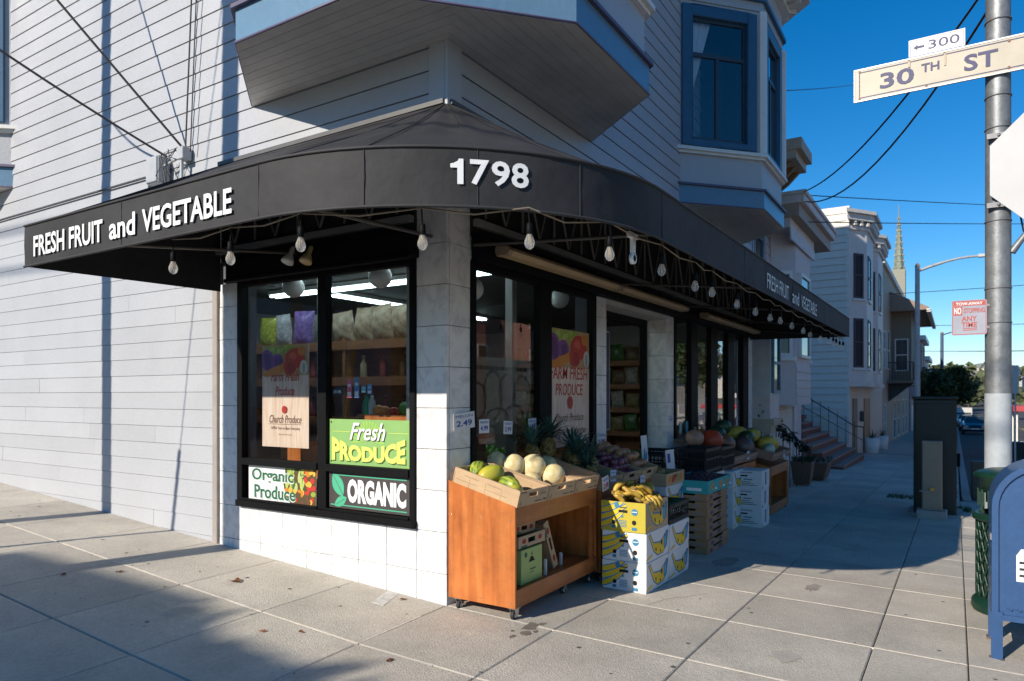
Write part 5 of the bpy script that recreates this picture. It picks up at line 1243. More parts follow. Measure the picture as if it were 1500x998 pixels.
MB().box(0, 0, 0, .16, .006, .34).obj("card", box_w, bd); flat(bd, "print", [(leafp(.06, .12, .2, .03, 75), ban_b), (leafp(.1, .1, .16, .025, 65), ban_b)], (0, 0, 0), RU, LV)
bd = thing("folded_card_sign", "plain white folded card standing behind the mango tray", "sign", (3.20, -.55, .62), (R(-5), 0, R(-6)))
MB().box(0, 0, 0, .2, .006, .34).obj("card", box_w, bd); flat(bd, "print", [(rect(.03, .2, .1, .3), pen)], (0, 0, 0), RU, LV)
# flat brown trays and the turquoise cherry crate
g7 = g(3.4, -.8); kr = mat("kraft_printed", (.36, .215, .11), .8, n=(6, .12), rnd=.08); prp = ink("kraft_purple", (.11, .04, .10))
def make_flat_tray(lab, loc, w=.78, d=.42, h=.078):
    t = thing("kraft_tray", lab, "tray", loc, (0, 0, random.uniform(-.02, .02)), "flat kraft fruit trays stacked on the pavement")
    m_ = MB(); m_.box(0, 0, 0, w, .006, h * .72).box(0, d - .006, 0, w, d, h * .72).box(0, .006, 0, .006, d - .006, h * .72).box(w - .006, .006, 0, w, d - .006, h * .72).box(.006, .006, 0, w - .006, d - .006, .006)
    m_.obj("tray_body", kr, t)
    for (x0, x1) in ((0, w * .3), (w * .7, w)): [MB().box(x0, yy, h * .72, x1, yy + .006, h).obj("stacking_tab", kr, t) for yy in (0., d - .006)]
    for (y0, y1) in ((.006, d * .3), (d * .7, d - .006)): [MB().box(xx, y0, h * .72, xx + .006, y1, h).obj("stacking_tab", kr, t) for xx in (0., w - .006)]
    flat(t, "print", [(ell(d * .3, h * .4, .05, .018), prp), (rect(d * .6, h * .25, d * .85, h * .45), ink("kraft_grey", (.25, .23, .24)))], (0, d, 0), LU, LV)
    flat(t, "print", [(ell(w * .2, h * .4, .06, .02), prp), (ell(w * .6, h * .4, .06, .02), prp), (rect(w * .36, h * .2, w * .45, h * .5), ink("kraft_grey", (.25, .23, .24)))], (0, 0, 0), RU, LV)
    return t
ft = make_flat_tray("flat kraft tray lying directly on the pavement, lowest of its stack", (3.09, -1.01, g7))
nth = ["second", "third", "fourth", "fifth", "sixth", "seventh", "eighth"]
for k in range(7): dup(ft, loc=(3.09 + random.uniform(-.012, .012), -1.01 + random.uniform(-.01, .01), g7 + .0795 * (k + 1)), rot=(0, 0, random.uniform(-.025, .025)), label="flat kraft tray, %s from the pavement in its stack" % nth[k] if k < 6 else "flat kraft tray directly under the turquoise cherry crate")
teal_c = mat("carton_turquoise", (.03, .36, .36), .6, n=(5, .08))
zc = g7 + .0795 * 8 + .002
ct = thing("cherry_crate", "turquoise carton with orange flower print, heaped with dark cherries", "carton", (3.06, -1.03, zc))
m_ = MB(); w, d, h = .84, .46, .135
m_.box(0, 0, 0, w, .008, h).box(0, d - .008, 0, w, d, h).box(0, .008, 0, .008, d - .008, h).box(w - .008, .008, 0, w, d - .008, h).box(.008, .008, 0, w - .008, d - .008, .09); m_.obj("carton_body", teal_c, ct)
for k, x in enumerate((.15, .45, .7)): flat(ct, "print", [(ell(x, .07, .045, .045), org_i), (ell(x, .07, .03, .03), ink("sun", (.7, .4, .05))), (ell(x, .07, .015, .015), red_i), (rect(x + .08, .03, x + .16, .05), wht)], (0, 0, 0), RU, LV)
flat(ct, "print", [(ell(d * .25, .07, .04, .04), org_i), (ell(d * .25, .07, .025, .025), red_i), (rect(d * .5, .03, d * .85, .06), wht)], (0, d, 0), LU, LV)
che = mat("cherry_skin", (.055, .006, .012), .15, n=(9, .3), rnd=.3, coat=.3)
mb = MB()
for i in range(26):
    for j in range(13):
        mb.ball((3.09 + i * .031 + random.uniform(-.006, .006), -1.0 + j * .032 + random.uniform(-.006, .006), zc + .105 + .05 * math.sin(math.pi * i / 25) * math.sin(math.pi * j / 12) + random.uniform(0, .022)), .0155, 7, 5)
ch_ = stuff(mb.obj("cherries", che)); tags(ch_, "heap of dark red cherries in the turquoise carton", "cherries")
# squash and melons on the far carts
sq = {"red": ((.50, .06, .02), (.16, .14, .15)), "brown": ((.24, .12, .06), (.15, .15, .11)), "green": ((.035, .075, .03), (.13, .13, .11)), "yellow": ((.55, .40, .06), (.10, .10, .16)), "canary": ((.60, .38, .05), (.12, .12, .19)), "orange": ((.50, .16, .03), (.085, .085, .07)), "grey": ((.14, .10, .09), (.14, .14, .13)), "pale": ((.40, .45, .36), (.1, .1, .1)), "pink": ((.50, .28, .20), (.12, .12, .11))}
def squash(kind, loc, rot, lab, sc=1., nm="squash"):
    c, r = sq[kind]; m = ramp_mat("squash_" + kind, [(.3, tuple(x * .65 for x in c)), (.55, c), (.75, tuple(min(1, x * 1.25) for x in c))], 7, .4, .6)
    pear = kind in ("red", "yellow")
    f = (lambda v, p, t_: Vector((v.x, v.y, v.z)) * (1 + .05 * math.cos(8 * p) * math.sin(t_)) * ((1 - .3 * v.z) if pear else 1))
    t = MB().ball((0, 0, 0), tuple(x * sc for x in r), 20, 12, f=f).obj(nm, m, loc=loc, rot=rot, tag=(lab, nm, "squash and melons on the far carts"))
    MB().tube([(0, 0, r[2] * sc * (.68 if pear else .98)), (.008, 0, r[2] * sc * (.68 if pear else .98) + .035)], [.014 * sc, .01 * sc], 6).obj("stalk", mat("squash_stalk", (.22, .18, .08), .8), t)
for kind, loc, rot, lab, sc, nm in (("pink", (4.9, -.30, 1.0), (0, 0, 0), "dusty pink squash half hidden behind the red one", 1., "squash"), ("red", (5.22, -.46, .96), (1.2, .3, .6), "big red squash lying above the black crates", 1.05, "squash"), ("brown", (5.75, -.45, .90), (.4, .2, 0), "brown squash between the red squash and the green ones", 1.05, "squash"), ("grey", (6.15, -.62, .83), (.3, 0, 0), "grey brown squash at the front rim of its tray", 1.0, "squash"),
        ("green", (6.1, -.25, 1.0), (.3, .5, 0), "dark green squash behind the brown one", 1.0, "squash"), ("green", (6.55, -.55, .92), (.1, .4, 1), "dark green squash beneath the yellow melons", 1.0, "squash"), ("green", (6.5, -.22, 1.08), (.1, .4, 1), "dark green squash topping the heap near the tall windows", 1.0, "squash"), ("yellow", (6.62, -.42, 1.0), (1.1, .9, 0), "yellow crookneck squash pointing at the window", 1., "squash"), ("yellow", (6.98, -.55, .95), (1.3, .2, .4), "yellow crookneck squash nearest the last pier", 1., "squash"),
        ("canary", (7.22, -.72, .80), (1.5, .1, 1.1), "large canary yellow melon at the front of the far cart", 1.12, "melon"), ("pale", (6.9, -.80, .74), (1.4, 0, .9), "pale green melon beneath the canary one", .95, "melon"), ("orange", (7.62, -.70, .75), (.2, 0, 0), "small orange pumpkin at the far corner of the last cart", 1.0, "pumpkin"), ("green", (7.45, -.5, .86), (.5, 0, 0), "dark green squash behind the canary melon", .9, "squash"), ("orange", (5.55, -.18, 1.02), (.1, 0, 0), "small orange pumpkin leaning on the window sill", 1.0, "pumpkin"), ("green", (5.4, -.15, 1.0), (.1, 0, 0), "dark green squash by the sill beside the small pumpkin", .8, "squash")):
    squash(kind, loc, rot, lab, sc, nm)
gr_t = mat("tray_grape_print", (.34, .19, .13), .75, n=(4, .15))
for x, y, z, lab, w in ((5.24, -.71, .625, "printed cardboard tray of squash behind the white cartons", .62), (5.87, -.71, .615, "printed cardboard tray of squash next to the far cart", .62), (6.58, -.915, .585, "printed cardboard tray of yellow melons on the far cart", .62), (7.21, -.915, .575, "printed cardboard tray with the orange pumpkin on the far cart", .63)):
    t = make_tray("cardboard_tray", lab, (x, y, z + .01), w, .56, .115, 14, gr_t, vents=False, hole=False)
    flat(t, "print", [(ell(.04 + .045 * k, .085 - .012 * (k % 2), .014, .010, 20, 8), garl) for k in range(int(w / .045))], (0, 0, 0), RU, LV)

for lab, org, W_, H_, pr, tl in (("white price card clipped to the pineapple tray", (1.5, -.64, .80), .12, .10, "3.99", 3), ("white price card on the front of the lettuce carton", (3.0, -.415, .62), .14, .11, "1.99", -3), ("white price card on the last squash tray", (7.3, -.93, .60), .15, .11, "1.99", 2), ("white price card on the squash tray behind the white cartons", (5.9, -.725, .66), .14, .11, "2.49", -2)):
    card_(lab, org, W_, H_, pr, tl)
# ================================================================== STREET FURNITURE
px_, py_ = 2.87, -3.48; gp_ = g(px_, py_)
SP = thing("sign_pole", "grey galvanised sign pole with a pale painted lower part behind the green litter bin", "pole", (px_, py_, gp_))
pale = mat("pole_pale_paint", (.37, .40, .43), .5, n=(12, .1), b=(60, .1))
MB().tube([(0, 0, -.05), (0, 0, 1.70)], .0945, 20).obj("lower_pole", pale, SP)
MB().tube([(0, 0, 1.70), (0, 0, 6.6)], [.092, .085], 20).obj("upper_pole", steel, SP)
band = mat("steel_band", (.20, .20, .21), .5, .5)
for z in (2.15, 2.43, 2.98, 3.74, 4.0, 4.62): MB().lathe([(.092, -.005), (.0955, -.005), (.0955, .005), (.092, .005)], (0, 0, z - gp_), 20).obj("clamp_band", band, SP)
MB().tube([(.0, -.09, 2.72 - gp_), (.0, -.21, 2.90 - gp_)], [.03, .018], 8).obj("conduit_elbow", steel, SP)
MB().tube([(-.05, -.09, 3.3 - gp_), (-.05, -.16, 3.12 - gp_), (-.04, -.15, 2.98 - gp_), (0, -.17, 2.88 - gp_), (0, -.22, 2.9 - gp_)], .007, 6).obj("cable", rubber, SP)
def yat(px, X):
    t = (px - 750) / 1029; s = (X + 4.1386) / (.84551 + .53396 * t); return -3.1851 + s * (.53396 - .84551 * t)
sx = 2.76
cream = mat("sign_cream", (.45, .40, .315), .45, n=(4, .10)); navy = ink("sign_navy", (.045, .045, .13)); rust = ink("rust", (.22, .10, .05)); sgrey = mat("sign_back", (.50, .50, .505), .5, .0, n=(3, .05))
y0 = yat(1252, sx); z0, z1 = 4.158, 4.432
st_ = thing("street_sign", "cream street name blade with navy letters at the top of the pole", "street sign", (sx, y0, z0))
WB = 2 * (y0 - py_) + .02
MB().box(0, -WB, 0, .012, 0, z1 - z0).obj("blade", cream, st_, bevel=.004)
fr = MB()
for a in ((-.004, -WB - .004, -.006, .016, .006, .006), (-.004, -WB - .004, z1 - z0 - .006, .016, .006, z1 - z0 + .006), (-.004, .0, .006, .016, .006, z1 - z0 - .006)): fr.box(*a)
fr.obj("rim", mat("sign_rim", (.50, .49, .47), .4, .4), st_)
hS = z1 - z0
flat(st_, "print", [(rect(.035, .022, WB, .030), navy), (rect(.035, hS - .030, WB, hS - .022), navy), (rect(.035, .022, .042, hS - .022), navy)] + [(ell(x, z, .011, .011, 0, 8), rust) for x, z in ((.42, hS - .018), (.68, hS - .018), (.55, .012), (.04, .02), (.04, hS - .02), (1.12, hS - .03), (1.12, .03))] + [(rect(.675, hS - .12, .69, hS - .02), ink("rust_run", (.46, .38, .28))), (rect(.412, hS - .07, .43, hS - .02), ink("rust_run", (.46, .38, .28)))], (-.001, 0, 0), LU, LV)
def sgn(key, pa, pb, z, h, X=sx):
    a, b = y0 - yat(pa, X), y0 - yat(pb, X); lettering(st_, key, (-.002, -a, z), LU, LV, b - a, h, navy, off=.0022)
sgn("30", 1289, 1339, .068, .135); sgn("TH", 1349.5, 1376, .135, .072); sgn("ST", 1412, 1462, .068, .135)
for zz in (.08, .2): MB().box(.012, py_ - y0 - .03, zz, .03, py_ - y0 + .03, zz + .03).obj("bracket", band, st_)
ya, yb = yat(1331, sx), yat(1414, sx)
b3 = thing("block_number_sign", "small white block number plate with an arrow above the cream blade", "sign", (sx, ya, 4.445))
MB().box(0, -(ya - yb), 0, .006, 0, .145).obj("plate", ink("plate_white", (.78, .78, .78)), b3, bevel=.002)
w3 = ya - yb
flat(b3, "print", [(rect(.012, .010, w3 - .012, .013), navy), (rect(.012, .132, w3 - .012, .135), navy), (rect(.012, .013, .015, .132), navy), (rect(w3 - .015, .013, w3 - .012, .132), navy), ([(.035, .072), (.065, .095), (.065, .081), (.115, .081), (.115, .063), (.065, .063), (.065, .049)], navy)], (0, 0, 0), LU, LV)
lettering(b3, "thin300", (-.0012, -.145, .036), LU, LV, w3 - .185, .074, navy, off=.0015)
MB().box(.006, -w3 * .3, -.05, .012, -w3 * .27, .03).box(.006, -w3 * .8, -.05, .012, -w3 * .77, .03).obj("bracket", band, b3)
yc = yat(1450, 2.74) - .48; R8 = .48 / math.cos(math.pi / 8)
sg8 = thing("stop_sign", "pale bare back of an octagonal road sign clamped beside the pole", "road sign", (2.74, yc, 3.375))
MB().prism([(0, R8 * math.cos(R(22.5 + 45 * k)), R8 * math.sin(R(22.5 + 45 * k))) for k in range(8)], (.006, 0, 0)).obj("plate", sgrey, sg8)
for yy_, zz_ in ((0, .28), (0, -.28), (.42, .28), (.42, -.28)): MB().lathe([(0, -.006), (.012, -.006), (.012, .0)], (0, yy_, zz_), 8, axis="x").obj("bolt", band, sg8)
MB().box(.006, .0, -.3, .03, .5, -.26).box(.006, .0, .26, .03, .5, .30).obj("bracket", band, sg8)
yn0, yn1 = yat(1394, 2.80), yat(1446, 2.80); wn = yn0 - yn1; hn = .29
pw2 = mat("plate_shade_tint", (.31, .32, .38), .6, n=(5, .12))  # white plate darkened and blued, shade put into its colour
ns = thing("parking_sign", "white no stopping sign with red lettering bracketed to the pole", "parking sign", (2.80, yn0, 2.055))
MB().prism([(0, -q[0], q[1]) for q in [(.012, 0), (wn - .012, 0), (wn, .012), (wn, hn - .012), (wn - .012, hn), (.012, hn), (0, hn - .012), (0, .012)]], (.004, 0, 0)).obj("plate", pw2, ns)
sred = ink("sign_red", (.42, .075, .06))
flat(ns, "print", [(rect(.005, .005, wn - .005, .010), sred), (rect(.005, hn - .010, wn - .005, hn - .005), sred), (rect(.005, .01, .010, hn - .01), sred), (rect(wn - .010, .01, wn - .005, hn - .01), sred), (rect(.012, hn - .048, wn - .012, hn - .012), sred), (rect(.012, hn - .125, .075, hn - .052), sred), (rect(.08, .052, wn - .07, .058), sred), (rect(.08, .038, wn - .07, .044), sred)], (0, 0, 0), LU, LV, step=.0001)
for key, x, z, ww, hh, m in (("TOW-AWAY", .03, hn - .042, wn - .06, .024, wht), ("NO", .018, hn - .115, .05, .055, wht), ("STOPPING", .085, hn - .108, wn - .10, .040, sred), ("ANY", .07, .115, wn - .14, .042, sred), ("TIME", .07, .065, wn - .14, .042, sred)):
    lettering(ns, key, (-.0016, -x, z), LU, LV, ww, hh, m, off=.0006)
MB().box(.004, -wn - .06, .05, .016, -wn + .03, .07).box(.004, -wn - .06, .23, .016, -wn + .03, .25).obj("bracket", band, ns)
# litter bin
bin_g = mat("bin_green", (.004, .030, .018), .4, n=(9, .2), b=(60, .1)); bx0, by0 = 2.50, -3.60; gb_ = g(bx0, by0)
LB = thing("litter_bin", "green cast metal litter bin with pierced sides beside the blue mailbox", "litter bin", (bx0, by0, gb_))
MB().lathe([(.30, 0), (.315, .03), (.31, .08), (.275, .12)], n=28).obj("base", bin_g, LB)
MB().lathe([(.262, .1), (.262, .74)], n=24).obj("liner", mat("bin_liner", (.015, .03, .022), .8), LB)
la = MB(); n = 26; zz = [.12 + .085 * k for k in range(8)]
for k in range(n):
    for j in range(len(zz) - 1):
        a0 = 2 * math.pi * (k + .5 * (j % 2)) / n
        for sgn_ in (-1, 1):
            a1 = a0 + sgn_ * math.pi / n
            la.tube([(.275 * math.cos(a0), .275 * math.sin(a0), zz[j]), (.275 * math.cos(a1), .275 * math.sin(a1), zz[j + 1])], .010, 4, caps=False)
la.obj("pierced_side", bin_g, LB)
MB().lathe([(.268, .70), (.305, .715), (.305, .76), (.26, .765), (.26, .72)], n=28).obj("rim", bin_g, LB)
for k in range(5):
    a = 2 * math.pi * k / 5 + .4; MB().box(.24 * math.cos(a) - .015, .24 * math.sin(a) - .015, .74, .24 * math.cos(a) + .015, .24 * math.sin(a) + .015, .98).obj("post", bin_g, LB)
ho = MB(); ho.lathe([(.26, .93), (.265, .93), (.275, 1.03), (.298, 1.045), (.30, 1.065), (.27, 1.085), (.20, 1.105), (.12, 1.11)], n=28); ho.obj("lid", bin_g, LB)
la = MB()
for k in range(22):
    a0 = 2 * math.pi * k / 22; la.box(.262 * math.cos(a0) - .012, .262 * math.sin(a0) - .012, .82, .262 * math.cos(a0) + .012, .262 * math.sin(a0) + .012, .95)
la.obj("upper_grille", bin_g, LB)
# mailbox
mb_blue = mat("mailbox_blue", (.021, .072, .19), .45, n=(6, .12), b=(40, .06), coat=.2, n2=(60, .05))
mx0, my0 = 1.15, -3.375; gm = g(mx0 + .2, my0 - .2)
MBX = thing("mailbox", "blue arched collection mailbox on legs at the kerb", "mailbox", (mx0, my0, gm)); Wd, Dp = .56, .50
def archp(r, zb, zs, inset=0):
    o = [(-inset, zb), (-inset, zs)]
    for k in range(1, 16):
        a = math.pi - math.pi * k / 16; o.append((-Wd / 2 + (r) * math.cos(math.pi - a), zs + r * math.sin(a)))
    return o
prof = [(0, .25), (0, .95)] + [(-Wd / 2 + Wd / 2 * math.cos(math.pi * k / 18), .95 + Wd / 2 * math.sin(math.pi * k / 18)) for k in range(1, 18)] + [(-Wd, .95), (-Wd, .25)]
MB().prism([(.02, y, z) for y, z in prof], (Dp - .04, 0, 0)).obj("body", mb_blue, MBX)
def inset(p, d): 
    c = (-Wd / 2, .75); return [(c[0] + (y - c[0]) * (1 - d / (Wd / 2)), z + (d if z < .3 else 0) if z <= .95 else .95 + (z - .95) * (1 - d / (Wd / 2))) for y, z in p]
for xx in (0, Dp - .03):
    v0 = [(xx, y, z) for y, z in prof]; v1 = [(xx, y, z) for y, z in inset(prof, .035)]; n = len(prof)
    m_ = MB(); m_.add(v0 + v1 + [(xx + .03, y, z) for y, z in prof] + [(xx + .03, b, c) for a, b, c in v1], [(i, (i + 1) % n, n + (i + 1) % n, n + i) for i in range(n)] + [(2 * n + i, 2 * n + (i + 1) % n, (i + 1) % n, i) for i in range(n)] + [(n + i, n + (i + 1) % n, 3 * n + (i + 1) % n, 3 * n + i) for i in range(n)], 0, False)
    m_.obj("rim", mb_blue, MBX)
    MB().prism([(xx + .012, y, z) for y, z in inset(prof, .075)], (.006 if xx == 0 else -.0, 0, 0)).obj("panel", mb_blue, MBX) if xx == 0 else None
for x, y in ((-.003, .003), (-.003, -Wd + .057), (Dp - .042, .003), (Dp - .042, -Wd + .057)):
    MB().prism([(x, y, 0), (x + .045, y, 0), (x + .045, y - .012, 0), (x + .012, y - .012, 0), (x + .012, y - .06, 0), (x, y - .06, 0)], (0, 0, .30)).obj("leg", mb_blue, MBX)
    MB().box(x - .015, y - .07, 0, x + .06, y + .01, .008).obj("foot_plate", mat("rusty_plate", (.16, .10, .07), .8, n=(30, .3)), MBX)
MB().box(.018, -.018, .74, .06, .008, .78).obj("hasp", steel, MBX)
for k in range(9): MB().lathe([(0, -.004), (.006, -.003), (.007, .0)], (.012, -.10 - .045 * k, .32), 8, axis="x").obj("rivet", mb_blue, MBX)
lb = MB().prism([(.011, y, z) for y, z in [(-.125, .50), (-.125, .66), (-.15, .70), (-.43, .70), (-.43, .50)]], (-.002, 0, 0)).obj("label", ink("plate_white", (.78, .78, .78)), MBX)
flat(lb, "print", [(rect(.14, .53 + .04 * k, .36, .545 + .04 * k), ink("label_black", (.02, .02, .03))) for k in range(3)], (.009, 0, 0), LU, LV)
# utility cabinets
cab_m = mat("cabinet_green", (.005, .015, .014), .5, n=(2, .2), b=(50, .08)); tan_m = mat("cabinet_tan", (.26, .215, .16), .55, n=(3, .12))
gc = g(8.7, -2.9)
cb_ = thing("utility_cabinet", "tall dark green utility cabinet standing on the sidewalk", "utility cabinet", (8.45, -3.20, gc))
MB().box(0, 0, .0, .7, .57, 1.78).obj("cabinet_body", cab_m, cb_, bevel=.01); MB().box(-.02, -.02, 1.78, .72, .59, 1.83).obj("lid", cab_m, cb_, bevel=.012)
MB().box(-.012, .03, .08, 0, .54, 1.72).obj("door", cab_m, cb_, bevel=.004)
for zz in (.12, .6, 1.3, 1.65): MB().tube([(-.006, .555, zz), (-.006, .555, zz + .08)], .014, 8).obj("hinge", cab_m, cb_)
MB().box(.2, -.045, .75, .3, -.0, .95).obj("handle", black_m, cb_)
MB().box(-.08, -.08, -.06, .78, .65, .03).obj("plinth", kerb_m, cb_)
gs_ = g(7.95, -2.9)
sc_ = thing("control_cabinet", "slim tan cabinet on a concrete block in front of the dark green cabinet", "utility cabinet", (7.90, -3.02, gs_))
MB().box(-.06, -.06, -.05, .26, .33, .13).obj("plinth", kerb_m, sc_, bevel=.012); MB().box(0, 0, .13, .19, .26, 1.15).obj("cabinet_body", tan_m, sc_, bevel=.008)
MB().box(-.008, .015, .17, 0, .245, 1.12).obj("door", tan_m, sc_, bevel=.003); MB().box(-.05, .10, .42, -.008, .15, .47).obj("padlock", mat("brass", (.45, .27, .06), .4, .6), sc_); MB().box(-.03, .12, .40, -.006, .29, .42).obj("hasp", steel, sc_)
stuff_g = mat("verge_green", (.05, .10, .025), .8, n=(20, .3))
def tuft(x0, x1, y0, y1, n, h, lab):
    mb = MB()
    for i in range(n):
        x, y = random.uniform(x0, x1), random.uniform(y0, y1); z = g(x, y); a = random.uniform(0, 6); q = h * random.uniform(.5, 1); dx, dy = q * .5 * math.cos(a), q * .5 * math.sin(a)
        mb.poly([(x - .008 * math.sin(a), y + .008 * math.cos(a), z), (x + .008 * math.sin(a), y - .008 * math.cos(a), z), (x + dx, y + dy, z + q)])
    o = stuff(mb.obj("grass", stuff_g)); return o
tuft(9.2, 9.6, -3.4, -3.1, 160, .1, ""); tuft(11.3, 13.2, -3.2, -2.75, 900, .09, ""); tuft(10.5, 11.2, -2.6, -2.1, 300, .05, "")
MB().box(0, 0, 0, .42, .42, .012).obj("pavement_box_lid", mat("lid_concrete", (.42, .40, .37), .8), loc=(9.75, -3.55, g(9.9, -3.4) + .002), tag=("pale square utility cover set in the sidewalk past the cabinet", "cover"))
# street lamp, posts
def street_lamp(lab, x, y, h, arm, name="street_lamp", head=True, m=None, r=.095):
    z = g(x, y); m = m or mat("lamp_post_grey", (.42, .43, .44), .5, .2, n=(8, .12))
    t = thing(name, lab, "street lamp" if head else "utility pole", (x, y, z))
    MB().tube([(0, 0, -.1), (0, 0, h)], [r, r * .75], 14).obj("pole", m, t)
    if arm:
        P_ = [(0, 0, h - .15)] + [(arm[0] * k / 6, arm[1] * k / 6, h - .15 + arm[2] * math.sin(math.pi / 2 * k / 6)) for k in range(1, 7)]
        MB().tube(P_, [.05] * 3 + [.04] * 4, 8).obj("arm", m, t)
        e = P_[-1]; d_ = Vector((arm[0], arm[1], 0)).normalized() * .6
        MB().hexa([(e[0] - .1, e[1], e[2] - .05), (e[0] + .1, e[1], e[2] - .05), (e[0] + d_.x + .08, e[1] + d_.y, e[2] - .03), (e[0] + d_.x - .08, e[1] + d_.y, e[2] - .03), (e[0] - .1, e[1], e[2] + .06), (e[0] + .1, e[1], e[2] + .06), (e[0] + d_.x + .08, e[1] + d_.y, e[2] + .02), (e[0] + d_.x - .08, e[1] + d_.y, e[2] + .02)]).obj("lamp_head", fx_m, t, bevel=.01)
    MB().lathe([(r * .9, 0), (r * .5, .1), (0, .14)], (0, 0, h), 12).obj("cap", mat("pole_cap", (.30, .20, .10), .6), t)
    return t
street_lamp("grey street lamp with a long curved arm rising behind the dark green cabinet", 23.57, -2.08, 6.65, (.5, -1.75, .42))
street_lamp("blue grey pole standing behind the street tree", 66.2, -2.2, 8.4, (0.3, -2.0, .4), "utility_pole", True, mat("pole_blue", (.06, .09, .16), .5), .16)
# wooden poles across the foot of the side street: their shadows lie on the wall
wp = mat("pole_wood", (.20, .14, .09), .9, n=(4, .3), stretch=(8, 8, .4))
for x, y, r, h, lab in ((-3.42, 5.67, .095, 11, "wooden utility pole at the kerb of the side street, farther up the hill"), (-3.42, 3.52, .125, 10, "stout wooden utility pole at the kerb of the side street, nearer the corner")):
    t = thing("utility_pole", lab, "utility pole", (x, y, g(x, y))); MB().tube([(0, 0, -.1), (0, 0, h)], [r, r * .9], 16).obj("pole", wp, t); MB().box(-.06, -1, h - .8, .06, 1, h - .65).obj("crossarm", wp, t)
GW = thing("guy_wire", "steel guy wire with a thick plastic guard anchored in the side street sidewalk", "guy wire", (-3.42, 4.74, g(-3.4, 4.74)))
MB().tube([(0, 0, -.02), (0, -1.24, 7.9)], .007, 6).obj("cable", steel, GW); MB().tube([(0, -.01, .05), (0, -.42, 2.7)], .028, 8).obj("guard", mat("guard_yellow", (.5, .4, .05), .5), GW)
# wires
wire_m = mat("wire", (.02, .02, .022), .6)
def wire(lab, p, q, sag, r=.011, kink=None):
    P_ = []
    for k in range(17):
        s_ = k / 16; v = Vector(p).lerp(Vector(q), s_); v.z -= sag * 4 * s_ * (1 - s_); P_.append(v)
    MB().tube([v - Vector(p) for v in P_], r, 5).obj("overhead_wire", wire_m, loc=p, tag=(lab, "wire", "overhead wires"))
wire("upper overhead wire running from the mauve house up to the sign pole", (11.3, -.35, 5.72), (2.87, -3.48, 5.05), .38, .012)
wire("lower overhead wire running from the mauve house up to the sign pole", (11.4, -.38, 5.66), (2.87, -3.48, 4.85), .62, .012)
wire("thin wire crossing the sky just above the mauve house cornice", (10.8, -.4, 5.6), (47.5, -12.3, 11.95), .12)
wire("thin wire crossing the sky in front of the church spire", (9.7, -.02, 4.88), (44.5, -12.2, 10.6), .1)
wire("thin wire high in the sky beside the cream street sign", (7.45, -.87, 6.34), (37.3, .3, 18.2), .1, .008)
for k, (za, zb, lab) in enumerate(((6.0, 8.0, "uppermost of the far wires left of the street lamp"), (5.0, 5.6, "far wire level with the no stopping sign"), (3.8, 4.4, "far wire just above the street tree"), (4.3, 4.6, "far wire passing behind the sign pole"))):
    wire(lab, (40 + k * 9, 0, za + 1.2), (48 + k * 9, -30, zb + 1.4), .4, .018)
wire("power line running from the electrical box to the farther utility pole", (-.06, 3.45, 3.93), (-3.42, 5.67, 6.55), .12, .012)
wire("upper power line running from the electrical box to the farther utility pole", (-.06, 3.20, 3.98), (-3.42, 5.67, 8.95), .03, .012)
wire("thin cable hanging down the grey siding to the electrical box", (-.05, 2.93, 7.4), (-.07, 3.13, 3.93), 0, .008)
wire("thin cable running down the grey siding beside the first one", (-.05, 2.86, 7.4), (-.07, 3.05, 3.9), 0, .006)
for z in (10.0, 10.5): wire("long power line along the far kerb of the side street, %s one" % ("lower" if z < 10.2 else "higher"), (-13.5, -20, z), (-13.5, 40, z + 2.0), .3, .03)
# electrical boxes
eb = thing("electrical_box", "grey electrical service box on the siding where the wires arrive", "electrical box", (-.02, 3.46, 3.66)); eg = mat("box_grey", (.40, .42, .45), .5)
MB().box(-.13, 0, 0, 0, .20, .27).obj("box_body", eg, eb, bevel=.008); MB().box(-.142, .01, .01, -.13, .19, .26).obj("door", eg, eb, bevel=.004)
vt = thing("louvre_vent", "pale louvred vent plate beside the electrical box", "vent", (-.018, 3.68, 3.68))
MB().box(-.02, 0, 0, 0, .16, .22).obj("frame", siding, vt)
for k in range(6): MB().hexa([(-.045, .012, .015 + k * .033), (-.02, .012, .03 + k * .033), (-.02, .148, .03 + k * .033), (-.045, .148, .015 + k * .033), (-.045, .012, .019 + k * .033), (-.02, .012, .034 + k * .033), (-.02, .148, .034 + k * .033), (-.045, .148, .019 + k * .033)]).obj("slat", siding, vt)
wb = thing("wire_bracket", "small grey junction box on a bracket with tangled wires", "junction box", (-.02, 3.10, 3.84))
MB().box(-.10, 0, 0, 0, .10, .12).obj("box_body", eg, wb, bevel=.006); MB().tube([(-.07, .06, 0), (-.07, .06, -.28)], .018).tube([(-.07, .07, .03), (-.09, .33, -.02)], .012).obj("bracket", eg, wb)
mb = MB()
for k in range(7):
    a = random.uniform(.1, .34); mb.tube([(-.09, .08 + random.uniform(0, .2), .05 + random.uniform(-.05, .1)), (-.13 - .05 * random.random(), a, random.uniform(-.15, .12)), (-.1, a + random.uniform(-.1, .1), -.2)], .004, 4)
mb.obj("wire_tangle", wire_m, wb)
